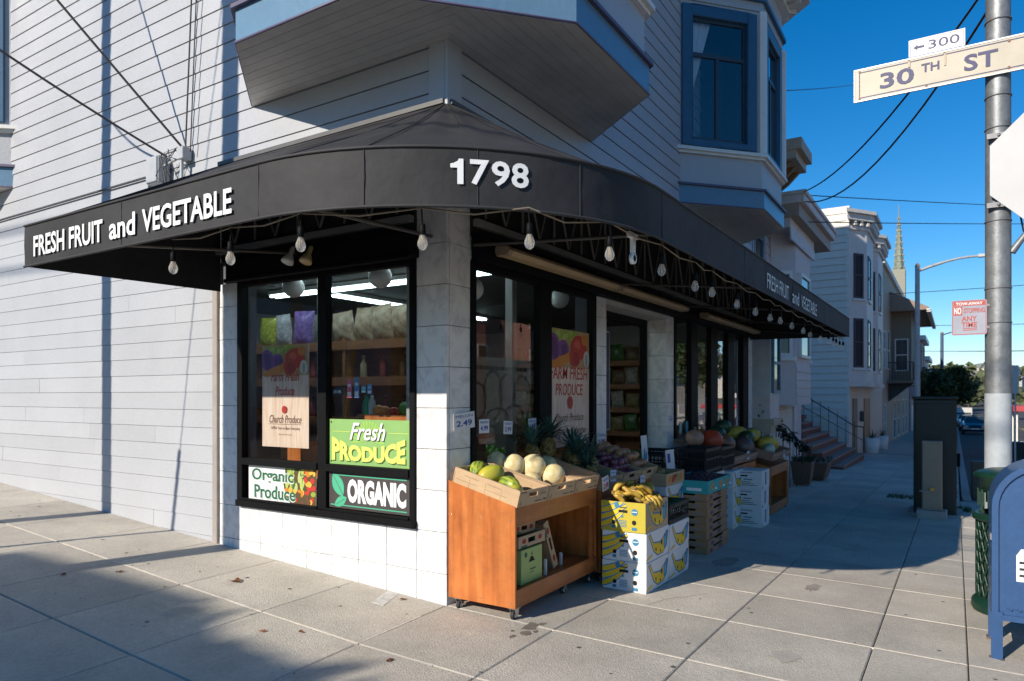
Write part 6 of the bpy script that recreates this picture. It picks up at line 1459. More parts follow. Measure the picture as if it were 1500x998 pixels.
# ================================================================== TREES
leaf_t = ramp_mat("foliage", [(.3, (.014, .030, .010)), (.55, (.035, .065, .018)), (.75, (.07, .105, .03))], 1.6, .6, .4)
bark = mat("bark", (.09, .065, .045), .9, n=(6, .3))
def tree(lab, x, y, r, zc, h, nl=2600, ls=.11, m=leaf_t, sd=1, group="street trees"):
    z = g(x, y); t = thing("street_tree", lab, "tree", (x, y, z), group=group); q = random.Random(sd)
    tk = MB(); tk.tube([(0, 0, -.1), (.03 * r, 0, zc * .5), (0, .04 * r, zc)], [.09 * r ** .5, .07 * r ** .5, .04 * r ** .5], 9)
    cl_ = []
    for k in range(16):
        a = q.uniform(0, 6.28); e = q.uniform(-.5, 1.3); d_ = q.uniform(.35, .85) * r
        c = Vector((d_ * math.cos(a) * math.cos(e), d_ * math.sin(a) * math.cos(e), zc + d_ * math.sin(e) * h / r)); cl_.append((c, q.uniform(.28, .48) * r))
        tk.tube([(0, 0, zc * .62), tuple(Vector((0, 0, zc * .7)).lerp(c, .5)), tuple(c)], [.03 * r ** .5, .02 * r ** .5, .008], 5)
    tk.obj("trunk", bark, t)
    mb = MB()
    for i in range(nl):
        c, cr = q.choice(cl_); v = Vector((q.gauss(0, 1), q.gauss(0, 1), q.gauss(0, 1))).normalized() * cr * q.uniform(.5, 1.08) ** .6
        p = c + v; a = Vector((q.gauss(0, 1), q.gauss(0, 1), q.gauss(0, 1))).normalized(); b_ = a.cross(Vector((q.gauss(0, 1), q.gauss(0, 1), q.gauss(0, 1)))).normalized(); s_ = ls * q.uniform(.6, 1.2)
        mb.add([p - a * s_, p + b_ * s_ * .45, p + a * s_, p - b_ * s_ * .45], [(0, 1, 2, 3)])
    mb.obj("crown", m, t); return t
tree("bushy dark green street tree behind the tall green cabinet", 31.2, -2.85, 1.15, 2.75, 1.0, 3600, .13, sd=4)
tree("large street tree across the road, seen in the tall shop windows", 50, -14.6, 3.0, 5.2, 2.6, 3600, .26, sd=8, m=leaf_t)
for i, (x, y, r, zc, lab) in enumerate(((150, -2.5, 3.0, 4.2, "olive green tree far down the street below the hillside"), (175, -5.5, 3.4, 4.5, "broad green tree at the bend of the far road"), (120, -8.6, 2.4, 4.0, "yellowish tree far down the road behind the sign pole"), (210, 0, 4.0, 5.5, "dark tree on the lower slope of the far hill"))):
    tree(lab, x, y, r, zc, r * .9, 900, .6, ramp_mat("foliage_far%d" % (i % 2), [(.3, (.05, .07, .03)), (.7, (.13, .14, .06))], 1, .7), sd=20 + i, group="far trees")
# ================================================================== NEIGHBOUR HOUSES
def simple_window(par, p, w_, h, axis, out, fm, gm=None, d=.05):
    """window on a wall facing -y ('y') or -x ('x'); p = lower corner on the wall plane"""
    x, y, z = p
    f = MB(); c = .06
    for a in ((0, w_, 0, c), (0, w_, h - c, h), (0, c, c, h - c), (w_ - c, w_, c, h - c), (c, w_ - c, h * .5 - .025, h * .5 + .025)):
        if axis == 'y': f.box(x + a[0], y - d, z + a[2], x + a[1], y + .02, z + a[3])
        else: f.box(x - d, y + a[0], z + a[2], x + .02, y + a[1], z + a[3])
    fo = f.obj("window", fm, par)
    m_ = MB()
    if axis == 'y': m_.box(x + c, y - .02, z + c, x + w_ - c, y - .012, z + h - c)
    else: m_.box(x - .02, y + c, z + c, x - .012, y + w_ - c, z + h - c)
    m_.obj("pane", gm or far_glass, fo); return fo
def face_win(par, p, q, z0, h, o, fm, gm=None):
    p = Vector((*p, 0)); q = Vector((*q, 0)); u = (q - p).normalized(); L_ = (q - p).length; n_ = Vector((*o, 0))
    def bx(m_, a0, a1, b0, b1, d0, d1):
        v = []
        for zz in (b0, b1):
            for aa, dd in ((a0, d1), (a1, d1), (a1, d0), (a0, d0)):
                r = p + u * aa + n_ * dd; v.append((r.x, r.y, zz))
        m_.hexa(v)
    f = MB(); c = .07
    for a in ((0, c, z0, z0 + h), (L_ - c, L_, z0, z0 + h), (c, L_ - c, z0 + h - c, z0 + h), (c, L_ - c, z0, z0 + c), (c, L_ - c, z0 + h * .52 - .03, z0 + h * .52 + .03)): bx(f, *a, -.01, .035)
    fo = f.obj("window", fm, par); s_ = MB(); bx(s_, -.06, L_ + .06, z0 - .08, z0 - .001, -.01, .07); s_.obj("sill", white_paint, fo)
    g_ = MB(); bx(g_, c, L_ - c, z0 + c, z0 + h - c, -.005, .012); g_.obj("pane", gm or far_glass, fo)
far_glass = mat("far_window_glass", (.03, .04, .05), .06, n=(2, .1), spec=.8)
mauve = mat("mauve_siding", (.58, .50, .50), .6, n=(5, .05), rnd=.03); mauve_t = mat("mauve_trim", (.62, .55, .53), .55); beige_s = mat("beige_siding", (.62, .58, .53), .6, n=(4, .05), rnd=.03); beige_t = mat("beige_trim", (.66, .62, .57), .55); grey_r = mat("roof_grey", (.20, .20, .2), .8)
dark_fr = mat("dark_frame", (.03, .045, .06), .5)
def slats(par, x0, x1, y, z0, z1, m, ph=.17, nm="siding_plank", axis='x', yy=None):
    k = 0; z = z0
    while z < z1 - .02:
        h = min(ph, z1 - z) - .008
        if axis == 'x': MB().hexa([(x0, y - .014, z), (x1, y - .014, z), (x1, y + .02, z), (x0, y + .02, z), (x0, y - .003, z + h), (x1, y - .003, z + h), (x1, y + .02, z + h), (x0, y + .02, z + h)]).obj(nm, m, par)
        else: MB().hexa([(y - .03, x0, z), (y + .04, x0, z), (y + .04, x1, z), (y - .03, x1, z), (y - .003, x0, z + h), (y + .02, x0, z + h), (y + .02, x1, z + h), (y - .003, x1, z + h)]).obj(nm, m, par)
        z += ph
# narrow pale house next to the shop
N1 = thing("narrow_house", "narrow pale blue house squeezed beside the grocery with a tan ledge", "building", (9.3, 0, -.3)); pb = mat("pale_blue_paint", (.50, .54, .58), .5)
def pn(par, *b): pass
MB().box(.0, .05, -.2, 1.05, 8, 6.6).obj("wall", pb, N1)
MB().box(.1, -.35, 1.30, .95, .05, 1.42).box(.1, -.30, 1.15, .95, .05, 1.30).obj("ledge", mat("ledge_tan", (.45, .38, .28), .6), N1); MB().box(.12, -.28, 1.42, .9, .05, 1.85).obj("bay_panel", mauve_t, N1)
MB().box(.12, -.28, 1.85, .9, .05, 3.2).obj("bay_wall", pb, N1); simple_window(N1, (.2, -.28, 1.9), .62, 1.15, 'y', 0, mat("frame_teal", (.10, .22, .30), .5))
simple_window(N1, (.15, .05, 4.3), .75, 1.2, 'y', 0, mat("frame_teal", (.10, .22, .30), .5))
MB().box(.0, -.75, 6.15, 1.05, .05, 6.3).box(-.02, -.85, 6.3, 1.06, .05, 6.5).obj("cornice", mat("cornice_tan", (.42, .34, .25), .6), N1)
for k in range(3): MB().prism([(.15 + k * .38, .04, 5.6), (.15 + k * .38, .04, 6.15), (.15 + k * .38, -.65, 6.15), (.15 + k * .38, -.45, 5.95)], (.1, 0, 0)).obj("bracket", mat("bracket_brown", (.22, .13, .06), .6), N1)
MB().box(.15, .02, -.2, .95, .06, 1.1).obj("door", mat("door_white", (.5, .5, .48), .5), N1)
# mauve house
N2 = thing("mauve_house", "mauve wooden house with a small bay and a wide projecting eave", "building", (0, 0, 0))
x0, x1 = 10.4, 14.3
MB().box(x0, .03, -.7, x1, 9, 5.2).obj("wall", mauve, N2); MB().box(x0, 1.2, 5.54, x1, 9, 12.4).obj("unseen_upper_wall", mauve, N2)  # tall rear block is unseen, added to shade the beige house's side wall
slats(N2, x0 + .02, x1, .02, 1.35, 4.9, mauve)
B2 = [(10.75, 0), (11.1, -.42), (12.75, -.42), (13.1, 0)]
MB().prism([(x, y, 1.36) for x, y in B2], (0, 0, 3.5)).obj("bay_wall", mauve, N2)
for k in range(5): slats(N2, 11.1, 12.75, -.43, 1.37 + .17 * k, 1.37 + .17 * (k + 1), mauve)
simple_window(N2, (11.35, -.44, 2.35), 1.1, 1.75, 'y', 0, white_paint); simple_window(N2, (13.35, 0, 2.3), .6, 1.7, 'y', 0, white_paint)
for za in (3.6,): pass
# bay splay windows
for a, b in ((0, 1), (2, 3)):
    pa, pb = Vector(B2[a]), Vector(B2[b]); face_win(N2, tuple(pa.lerp(pb, .12)), tuple(pa.lerp(pb, .85)), 2.35, 1.75, s45(B2[a], B2[b]), white_paint)
MB().box(x0, -.45, 4.86, 13.1, .03, 5.05).obj("frieze", mauve_t, N2); slats(N2, x0, 13.1, -.46, 4.62, 4.86, mauve_t, .24)
MB().box(x0 - .05, -.62, 5.05, x1 + .1, .03, 5.30).obj("eave", mat("eave_soffit", (.36, .27, .20), .6), N2); MB().box(x0 - .08, -.72, 5.30, x1 + .14, 9, 5.46).box(x0 - .1, -.76, 5.46, x1 + .16, 9, 5.54).obj("cornice", mauve_t, N2, bevel=.015)
gd = MB().box(10.9, .0, -.7, 13.0, .035, 1.25).obj("garage_door", mat("door_pale", (.52, .52, .50), .5), N2)
for k in range(4): MB().box(10.95, -.012, -.35 + .4 * k, 12.95, .0, -.02 + .4 * k).obj("door_panel", mat("door_pale", (.52, .52, .50), .5), gd)
MB().box(10.5, -.03, -.7, 10.8, .04, 1.3).box(13.1, -.03, -.7, 13.4, .04, 1.3).obj("pier", mauve_t, N2)
# brick stair with iron rails
SR = thing("brick_stair", "brick stair with terracotta treads and a thin iron handrail against the beige house", "stairs", (0, 0, 0)); brick = ramp_mat("brick", [(.3, (.13, .05, .035)), (.7, (.24, .10, .07))], 9, .85, .3, rnd=.25); tread = mat("tread", (.34, .20, .16), .7, n=(6, .15), rnd=.12)
sy0 = -.55; gz_ = g(20, 0)
for k in range(11):
    yk = sy0 + .27 * k; zk = gz_ + .175 * k
    MB().box(17.2, yk, gz_ - .3, 22.4, yk + .268, zk + .13).obj("riser", brick, SR); MB().box(17.15, yk - .03, zk + .13, 22.45, yk + .28, zk + .175).obj("tread", tread, SR)
for k in range(14):
    for j in range(8): MB().box(16.6, .38 + j * .24 + (.12 if k % 2 else 0), gz_ - .1 + k * .13, 17.1, .38 + j * .24 + .225 + (.12 if k % 2 else 0), gz_ + .018 + k * .13).obj("brick", brick, SR)
MB().box(16.65, .5, gz_ - .3, 17.05, 2.3, gz_ + 1.72).obj("cheek_wall", grout, SR)
iron = mat("rail_iron", (.06, .065, .07), .5, .4)
for xx in (22.3,):
    MB().tube([(xx, sy0, gz_ + 1.05), (xx, sy0 + .3, gz_ + 1.1), (xx, sy0 + 2.9, gz_ + 2.8)], .022, 6).obj("handrail", iron, SR); MB().tube([(xx, sy0, gz_ + .6), (xx, sy0 + 2.9, gz_ + 2.3)], .012, 5).obj("rail", iron, SR)
    for k in range(11): MB().tube([(xx, sy0 + .27 * k, gz_ + .17 * k), (xx, sy0 + .27 * k, gz_ + 1.08 + .165 * k)], .012, 5).obj("baluster", iron, SR)
# beige house with two bays
N3 = thing("beige_house", "tall beige house with dark framed bays and a scalloped cornice", "building", (0, 0, 0))
MB().box(23.03, .05, -1.2, 36, 10, 8.0).obj("wall", beige_s, N3)
slats(N3, .05, 7, 23.0, -.7, 8.1, beige_s, .255, axis='y')
MB().box(22.97, -.03, -1, 23.1, .06, 8.2).obj("corner_board", beige_t, N3)
fz = mat("facade_pale", (.66, .635, .61), .55, n=(2, .06))
MB().box(23.1, -.02, 2.0, 36, .05, 8.0).obj("facade", fz, N3)
MB().box(23.1, -.05, 1.85, 36, .05, 2.02).obj("belt_course", beige_t, N3)
for i, xa in enumerate((23.12, 27.4)):
    ch3 = [(xa, 0), (xa + .75, -.5), (xa + 3.0, -.5), (xa + 3.75, 0)]
    MB().prism([(x, y, 2.02) for x, y in ch3], (0, 0, 5.7)).obj("bay_wall", fz, N3); MB().prism([(x, y, 1.88) for x, y in off_chain(ch3, .06)], (0, 0, .16)).obj("bay_sill", beige_t, N3)
    for a, b in ((0, 1), (1, 2)):
        Lw = (Vector(ch3[b]) - Vector(ch3[a])).length
        for z_, h_ in ((2.55, 1.75), (5.0, 1.6)):
            p_ = Vector(ch3[a]).lerp(Vector(ch3[b]), .26 if a == 0 else .12); q_ = Vector(ch3[a]).lerp(Vector(ch3[b]), .78 if a == 0 else .5)
            face_win(N3, tuple(p_), tuple(q_), z_, h_, s45(ch3[a], ch3[b]), dark_fr)
    MB().prism([(x, y, 7.42) for x, y in off_chain(ch3, .08)], (0, 0, .12)).obj("frieze", beige_t, N3)
    MB().prism([(x, y, 7.72) for x, y in off_chain(ch3, .22)], (0, 0, .22)).prism([(x, y, 7.94) for x, y in off_chain(ch3, .32)], (0, 0, .12)).obj("cornice", beige_t, N3)
    c4 = off_chain(ch3, .02)
    for a, b in ((0, 1), (1, 2), (2, 3)):
        p_, q_ = c4[a], c4[b]; o_ = Vector(s45(p_, q_)); n_ = int((q_ - p_).length / .24)
        for k in range(n_):
            c = p_.lerp(q_, (k + .5) / n_); uu = (q_ - p_).normalized() * .05
            MB().prism([(c.x - uu.x, c.y - uu.y, 7.55), (c.x + uu.x, c.y + uu.y, 7.55), (c.x + uu.x + o_.x * .18, c.y + uu.y + o_.y * .18, 7.55), (c.x - uu.x + o_.x * .18, c.y - uu.y + o_.y * .18, 7.55)], (0, 0, .16)).obj("bracket", beige_t, N3)
MB().box(23.0, -.04, 7.78, 36, 10, 8.22).obj("parapet", beige_t, N3)
low = mat("ground_floor_tan", (.60, .50, .41), .6, n=(2, .06)); MB().box(23.12, -.03, -1.2, 36, .04, 1.85).obj("ground_floor_wall", low, N3)
for xa, xb, m, nm in ((23.9, 25.2, mat("door_dark", (.05, .055, .05), .5), "door"), (27.6, 29.9, mat("door_oak", (.16, .075, .025), .5), "door")):
    d_ = MB().box(xa, -.06, -1.1, xb, .0, 1.45).obj(nm, m, N3); MB().box(xa + .1, -.075, -.4, xa + .2, -.06, -.2).obj("handle", chrome, d_)
lp = MB().box(26.2, -.18, .55, 26.45, -.03, .95).obj("wall_lamp", dark_fr, N3)
for x, y, lab in ((27.4, -.35, "white pot with a spiky plant beside the oak door"), (31.2, -.4, "white pot with a spiky plant past the oak door")):
    t = thing("plant_pot", lab, "plant pot", (x, y, g(x, y)), group="white pots outside the beige house"); MB().lathe([(.2, 0), (.24, .02), (.27, .62), (.24, .62), (.23, .56), (0, .56)], n=18).obj("pot", white_paint, t)
    mb = MB()
    for k in range(40):
        a = random.uniform(0, 6.28); e = random.uniform(.5, 1.4); L_ = random.uniform(.3, .5); mb.poly([(.02 * math.sin(a), -.02 * math.cos(a), .55), (-.02 * math.sin(a), .02 * math.cos(a), .55), (L_ * math.cos(a) * math.cos(e), L_ * math.sin(a) * math.cos(e), .55 + L_ * math.sin(e))])
    mb.obj("foliage", leaf_t, t)
for x, y, w_, h, lab in ((11.7, -.45, .42, .5, "dark tapered wooden planter on the sidewalk past the far cart"), (13.3, -.35, .85, .42, "long brown wooden planter box below the brick stair")):
    t = thing("planter", lab, "planter", (x, y, g(x, y))); q = w_ / 2
    MB().hexa([(-q * .75, -q * .75, .03), (q * .75, -q * .75, .03), (q * .75, q * .75, .03), (-q * .75, q * .75, .03), (-q, -q, h), (q, -q, h), (q, q, h), (-q, q, h)]).obj("box", mat("planter_wood", (.17, .085, .05), .6, n=(4, .2)), t, bevel=.01)
    mb = MB()
    for k in range(260):
        a, b_ = random.uniform(-q, q), random.uniform(-q, q); z = h + random.uniform(-.02, .10); d_ = Vector((random.gauss(0, 1), random.gauss(0, 1), random.gauss(0, 1))).normalized() * .04; e_ = d_.cross(Vector((0, .3, 1))).normalized() * .018
        mb.add([Vector((a, b_, z)) - d_, Vector((a, b_, z)) + e_, Vector((a, b_, z)) + d_, Vector((a, b_, z)) - e_], [(0, 1, 2, 3)])
    mb.obj("foliage", leaf_t, t)
gr = thing("garland_rail", "sloping iron stair rail wrapped in a dark leafy garland by the last pier", "railing", (9.45, -.12, g(9.5, 0)))
MB().tube([(0, 0, 1.55), (.9, -.28, 1.2), (1.6, -.5, .75)], .015, 6).obj("handrail", iron, gr)
for k in range(7): MB().tube([(.25 * k, -.078 * k, 0), (.25 * k, -.078 * k, 1.5 - .11 * k)], .010, 5).obj("baluster", iron, gr)
mb = MB()
for k in range(700):
    s_ = random.random(); p = Vector((0, 0, 1.52)).lerp(Vector((1.6, -.5, .78)), s_) + Vector((random.gauss(0, .04), random.gauss(0, .04), random.gauss(0, .05) - .1 * abs(math.sin(s_ * 9)))); d_ = Vector((random.gauss(0, 1), random.gauss(0, 1), random.gauss(0, 1))).normalized() * .045; e_ = d_.cross(Vector((.2, .3, 1))).normalized() * .02
    mb.add([p - d_, p + e_, p + d_, p - e_], [(0, 1, 2, 3)])
mb.obj("garland", mat("garland_green", (.012, .03, .014), .6), gr)
# olive house with balcony
N4 = thing("olive_house", "olive brown house with an iron balcony and a shingled eave", "building", (0, 0, 0)); ol = mat("olive_paint", (.20, .17, .12), .7, n=(2, .08)); shg = mat("shingle", (.28, .21, .16), .8, n=(8, .2))
MB().box(36.6, .05, -1.5, 62, 10, 8.4).obj("wall", mat("tan_olive", (.36, .31, .24), .7), N4)
MB().box(43, -1.0, 2.2, 52, .05, 6.6).obj("bay_wall", ol, N4); MB().prism([(42, .05, 7.6), (42, -1.9, 6.6), (42, -1.9, 6.45), (42, .05, 6.45)], (12, 0, 0)).obj("eave", shg, N4)
MB().box(41.9, -2.0, 6.3, 54.1, -1.8, 6.48).obj("gutter", beige_t, N4)
for x, z, w_, h in ((37.5, 3.0, 1.2, 2.0), (40, 3.0, 1.6, 2.2), (38, -.9, 1.0, 2.0), (44.5, -1.1, 2.0, 2.4), (48, -1.1, 2.0, 2.4), (53, -1.2, 2.0, 2.5), (57, -1.2, 2.0, 2.5), (56, 3.0, 1.5, 2.2)): simple_window(N4, (x, .05 if not 43 < x < 52 or z < 2 else -1.0, z), w_, h, 'y', 0, white_paint)
simple_window(N4, (43.0, -.85, 3.0), .7, 1.9, 'x', 0, white_paint)
bl = MB().box(40.0, -1.25, 2.25, 43.0, .05, 2.4).obj("balcony_slab", ol, N4)
for k in range(9): MB().tube([(40.1, -1.2 + k * .14, 2.4), (40.1, -1.2 + k * .14, 3.4)], .018, 5).obj("baluster", iron, bl)
for k in range(14): MB().tube([(40.1 + k * .22, -1.2, 2.4), (40.1 + k * .22, -1.2, 3.4)], .018, 5).obj("baluster", iron, bl)
MB().tube([(40.1, -.0, 3.4), (40.1, -1.2, 3.4), (43, -1.2, 3.4)], .03, 5).obj("handrail", iron, bl); MB().prism([(41, -1.2, 2.25), (41, .05, 2.25), (41, .05, 1.2)], (.1, 0, 0)).obj("brace", iron, bl)
MB().box(36.6, -.1, 8.4, 62, 10, 8.7).obj("parapet", beige_t, N4)
tw = thing("roof_block", "tall pale rooftop block with a rust brown side behind the olive house", "building", (58, 2, 9.6)); MB().box(0, 0, 0, 3.2, 4, 4.2).obj("wall", fz, tw); MB().box(3.2, .3, 0, 9, 4, 2.6).obj("side_wall", mat("rust_wall", (.30, .16, .12), .7), tw); MB().box(3.2, .25, 2.6, 9.1, 4.1, 2.75).obj("coping", brick, tw)
# houses further along
def row_house(lab, x0, x1, z1, c, roof=None, bay_=True, y=0., gable=False, group="houses farther down the street", side=-1):
    gz_ = g((x0 + x1) / 2, 0); t = thing("row_house", lab, "building", (x0, y, gz_), group=group); m = mat("house_%s" % "_".join("%02d" % int(v * 100) for v in c), c, .65, n=(1, .06)); W_ = x1 - x0; H_ = z1 - gz_; S = side
    b = lambda xa, ya, za, xb, yb, zb: (xa, min(ya * S, yb * S) * 1., za, xb, max(ya * S, yb * S), zb)
    MB().box(*b(0, 0, -.5, W_, -8, H_)).obj("wall", m, t)
    wm = white_paint
    nb = max(1, int(W_ / 4.5))
    for k in range(nb):
        cx = W_ * (k + .5) / nb
        if bay_:
            ch_ = [(cx - 1.5, 0), (cx - .9, .8 * S), (cx + .9, .8 * S), (cx + 1.5, 0)]; MB().prism([(x, y_, 2.9) for x, y_ in ch_], (0, 0, H_ - 3.1)).obj("bay_wall", m, t)
        for fl in range(int((H_ - 3) / 2.9)):
            z_ = 3.4 + fl * 2.9
            for ox in ((-.55, .55) if bay_ else (-1.0, .9)):
                d_ = .8 if bay_ else 0
                f = MB().box(*b(cx + ox - .45, d_ - .02, z_, cx + ox + .45, d_ + .06, z_ + 1.7)).obj("window", wm, t); MB().box(*b(cx + ox - .37, d_ + .06, z_ + .08, cx + ox + .37, d_ + .068, z_ + 1.62)).obj("pane", far_glass, f)
        f = MB().box(*b(cx - 1.2, 0, -.3, cx + 1.2, .05, 2.2)).obj("garage_door", wm, t)
    MB().box(*b(-.15, -8, H_, W_ + .15, 1.1 if bay_ else .4, H_ + .35)).obj("cornice", wm, t)
    if gable: MB().prism([(0, -8 * S, H_ + .35), (0, .6 * S, H_ + .35), (0, -3.7 * S, H_ + 3.0)], (W_, 0, 0)).obj("roof", grey_r, t)
    return t
row_house("mauve grey house with white windows past the olive house", 63, 72, 6.2, (.34, .27, .28)); row_house("white house with a dark peaked roof beyond the street lamp", 74, 83, 5.0, (.62, .62, .60), gable=True)
for i, (x, h, c, lab) in enumerate(((85, 5.2, (.50, .48, .42), "cream house in the row beyond the white peaked one"), (95, 4.4, (.38, .42, .42), "grey green house in the far row"), (105, 5.0, (.55, .48, .40), "tan house in the far row"), (116, 4.6, (.48, .36, .33), "brick pink house in the far row"), (128, 4.8, (.56, .56, .54), "pale house at the end of the far row"))): row_house(lab, x, x + 8.5, h, c, bay_=bool(i % 2), gable=not i % 2)
# opposite side of the street (seen in the shop windows)
row_house("pink house with white bay windows across the street", 23, 36, 11.5, (.52, .24, .19), y=-19, side=1, group="houses across the street")
for i, (x, x2, h, c, lab) in enumerate(((36.6, 47, 8.2, (.45, .44, .42), "grey house across the street next to the pink one"), (48, 58, 4.6, (.60, .54, .44), "low cream house across the street behind the large tree"), (59, 70, 4.2, (.62, .55, .46), "long low tan house across the street"), (71, 84, 4.6, (.64, .62, .58), "low white house across the street"), (86, 98, 5.6, (.42, .36, .33), "brown house across the far street"), (8, 22, 9.0, (.40, .38, .35), "tall grey house across the street at the corner"))): row_house(lab, x, x2, h, c, y=-19, side=1, bay_=bool(i % 2), group="houses across the street", gable=i in (1, 2, 3))
# side street house whose roofline shades the pavement
sh_ = thing("corner_house", "plain stucco house across the side street", "building", (-24, 4.3, 0)); sc2 = mat("stucco", (.44, .41, .37), .8)
MB().box(0, 0, -.6, 8.5, 3.6, 8.0).obj("wall", sc2, sh_); MB().box(8.2, 1.4, 8.0, 8.5, 3.5, 8.25).obj("parapet", sc2, sh_); MB().box(8.3, -.5, 7.2, 8.5, 0, 7.7).obj("sign_bracket", sc2, sh_)
for y in (.4, 2.1):
    for z in (1.2, 4.8):
        f = MB().box(8.5, y, z, 8.56, y + 1.2, z + 1.8).obj("window", white_paint, sh_); MB().box(8.56, y + .08, z + .08, 8.568, y + 1.12, z + 1.72).obj("pane", far_glass, f)
row = thing("corner_house", "grey wooden house farther up across the side street", "building", (-24, 16, 1)); MB().box(0, 0, -1, 8, 14, 8.0).obj("wall", siding, row)
for y in (1.2, 4.2, 7.2, 10.2):
    for z in (1.2, 4.8):
        f = MB().box(8.0, y, z, 8.06, y + 1.2, z + 1.8).obj("window", white_paint, row); MB().box(8.06, y + .08, z + .08, 8.068, y + 1.12, z + 1.72).obj("pane", far_glass, f)
tree("round street tree across the side street, in front of the stucco house", -13.2, 4.15, 1.9, 4.85, 1.4, 8500, .20, sd=31)
nr = thing("newspaper_rack", "dark metal newspaper rack on the side street sidewalk", "news rack", (-3.8, 3.63, g(-3.5, 3.9)))
MB().box(0, 0, .12, .5, .65, 1.05).obj("cabinet_body", dark_p, nr, bevel=.01)
for x in (.02, .42): MB().box(x, .05, 0, x + .05, .6, .12).obj("leg", dark_p, nr)
# church spire
chh = thing("church_spire", "slender green and white church spire with crockets above the rooftops", "church", (132.6, 5.0, -1.0)); sp_g = ramp_mat("spire_copper", [(.35, (.09, .13, .10)), (.6, (.22, .24, .18))], 2.2, .7); sp_w = mat("spire_pale", (.26, .25, .20), .7)
MB().box(-1.0, -1.0, 0, 1.0, 1.0, 24).obj("tower", sp_w, chh)
def oct_(r, z): return [(r * math.cos(R(22.5 + 45 * k)), r * math.sin(R(22.5 + 45 * k)), z) for k in range(8)]
m_ = MB(); rs = [(.85, 24), (.66, 27), (.45, 29.5), (.22, 32), (.05, 34.2)]
vs = sum([oct_(r, z) for r, z in rs], []); m_.add(vs, [(i * 8 + k, i * 8 + (k + 1) % 8, (i + 1) * 8 + (k + 1) % 8, (i + 1) * 8 + k) for i in range(4) for k in range(8)]); m_.obj("spire", sp_g, chh)
for j in range(9):
    z = 24.3 + j * 1.05; r = .90 * (1 - (z - 24) / 10.4)
    for k in range(0, 8): a = R(22.5 + 45 * k); MB().box(r * math.cos(a) - .10, r * math.sin(a) - .10, z, r * math.cos(a) + .10, r * math.sin(a) + .10, z + .3).obj("crocket", sp_w, chh)
MB().tube([(0, 0, 34.1), (0, 0, 35.2)], .06, 6).obj("finial", sp_w, chh)
# ================================================================== VEHICLES
def car(lab, x, y, c, facing=-1, van=False, sc=1., cat="car", L_=4.4, zoff=-.15):
    t = thing("parked_van" if van else "car", lab, cat, (x, y, g(x, y) + zoff), (0, 0, 0 if facing > 0 else math.pi), "cars down the street")
    pm = mat("car_%02d%02d%02d" % tuple(int(v * 99) for v in c), c, .25, coat=.8, n=(3, .03)); W_ = .88
    if not van: prof = [(-2.15, .45), (-2.2, .62), (-2.1, .85), (-1.55, .98), (-1.0, 1.05), (1.0, .98), (1.95, .85), (2.18, .68), (2.2, .42), (2.0, .28), (-2.0, .28)]
    else: prof = [(-2.3, .4), (-2.35, 1.1), (-2.3, 2.1), (1.2, 2.15), (1.75, 1.35), (2.3, 1.15), (2.4, .5), (2.2, .3), (-2.2, .3)]
    n = len(prof); MB().add([(a, -W_, b) for a, b in prof] + [(a, W_, b) for a, b in prof], [tuple(range(n))[::-1], tuple(range(n, 2 * n))] + [(i, (i + 1) % n, n + (i + 1) % n, n + i) for i in range(n)]).obj("body", pm, t, bevel=.05)
    if not van:
        cab = [(-1.65, .98), (-1.0, 1.42), (.25, 1.45), (1.05, .98)]; MB().hexa([(-1.65, -.8, .97), (1.05, -.8, .97), (1.05, .8, .97), (-1.65, .8, .97), (-1.05, -.62, 1.42), (.2, -.62, 1.42), (.2, .62, 1.42), (-1.05, .62, 1.42)]).obj("windows", far_glass, t, bevel=.03); MB().box(-1.06, -.63, 1.41, .22, .63, 1.45).obj("roof", pm, t, bevel=.02)
    else: MB().hexa([(1.22, -.78, 1.4), (1.74, -.78, 1.38), (1.74, .78, 1.38), (1.22, .78, 1.4), (1.15, -.78, 2.0), (1.28, -.78, 2.0), (1.28, .78, 2.0), (1.15, .78, 2.0)]).obj("windscreen", far_glass, t)
    for a in (-1.35, 1.35):
        for s_ in (-1, 1):
            wh_ = MB().lathe([(0, -.1), (.28, -.1), (.33, -.06), (.33, .06), (.28, .1), (0, .1)], (a, s_ * (W_ - .06), .33), 16, axis='y').obj("wheel", rubber, t); MB().lathe([(0, -.105), (.19, -.105), (.19, .105), (0, .105)], (a, s_ * (W_ - .06), .33), 12, axis='y').obj("rim", chrome, wh_)
    for s_ in (-1, 1):
        MB().box(2.06, s_ * .62 - .17, .62, 2.17, s_ * .62 + .17, .78).obj("headlight", mat("lamp_lens", (.6, .6, .58), .1), t); MB().box(-2.18, s_ * .65 - .15, .65, -2.08, s_ * .65 + .15, .8).obj("tail_light", mat("tail_lens", (.4, .02, .02), .2), t)
    MB().box(2.17, -.26, .45, 2.225, .26, .56).obj("number_plate", ink("plate_white", (.78, .78, .78)), t); MB().box(2.1, -.5, .58, 2.19, .5, .68).obj("grille", black_m, t)
    return t
car("dark blue sedan parked at the kerb down the street, facing the camera", 67.7, -4.55, (.015, .025, .05)); car("dark sedan parked behind the dark blue one", 76.5, -4.35, (.03, .04, .06)); car("blue grey car parked third in the line", 84, -4.2, (.04, .06, .10)); car("white delivery van parked beyond the line of dark cars", 92, -3.9, (.5, .48, .44), van=True, cat="van"); car("blue car driving up the middle of the far road", 118, -7.6, (.06, .12, .24)); car("small dark car crossing at the far end of the road", 135, -9.0, (.02, .02, .03))
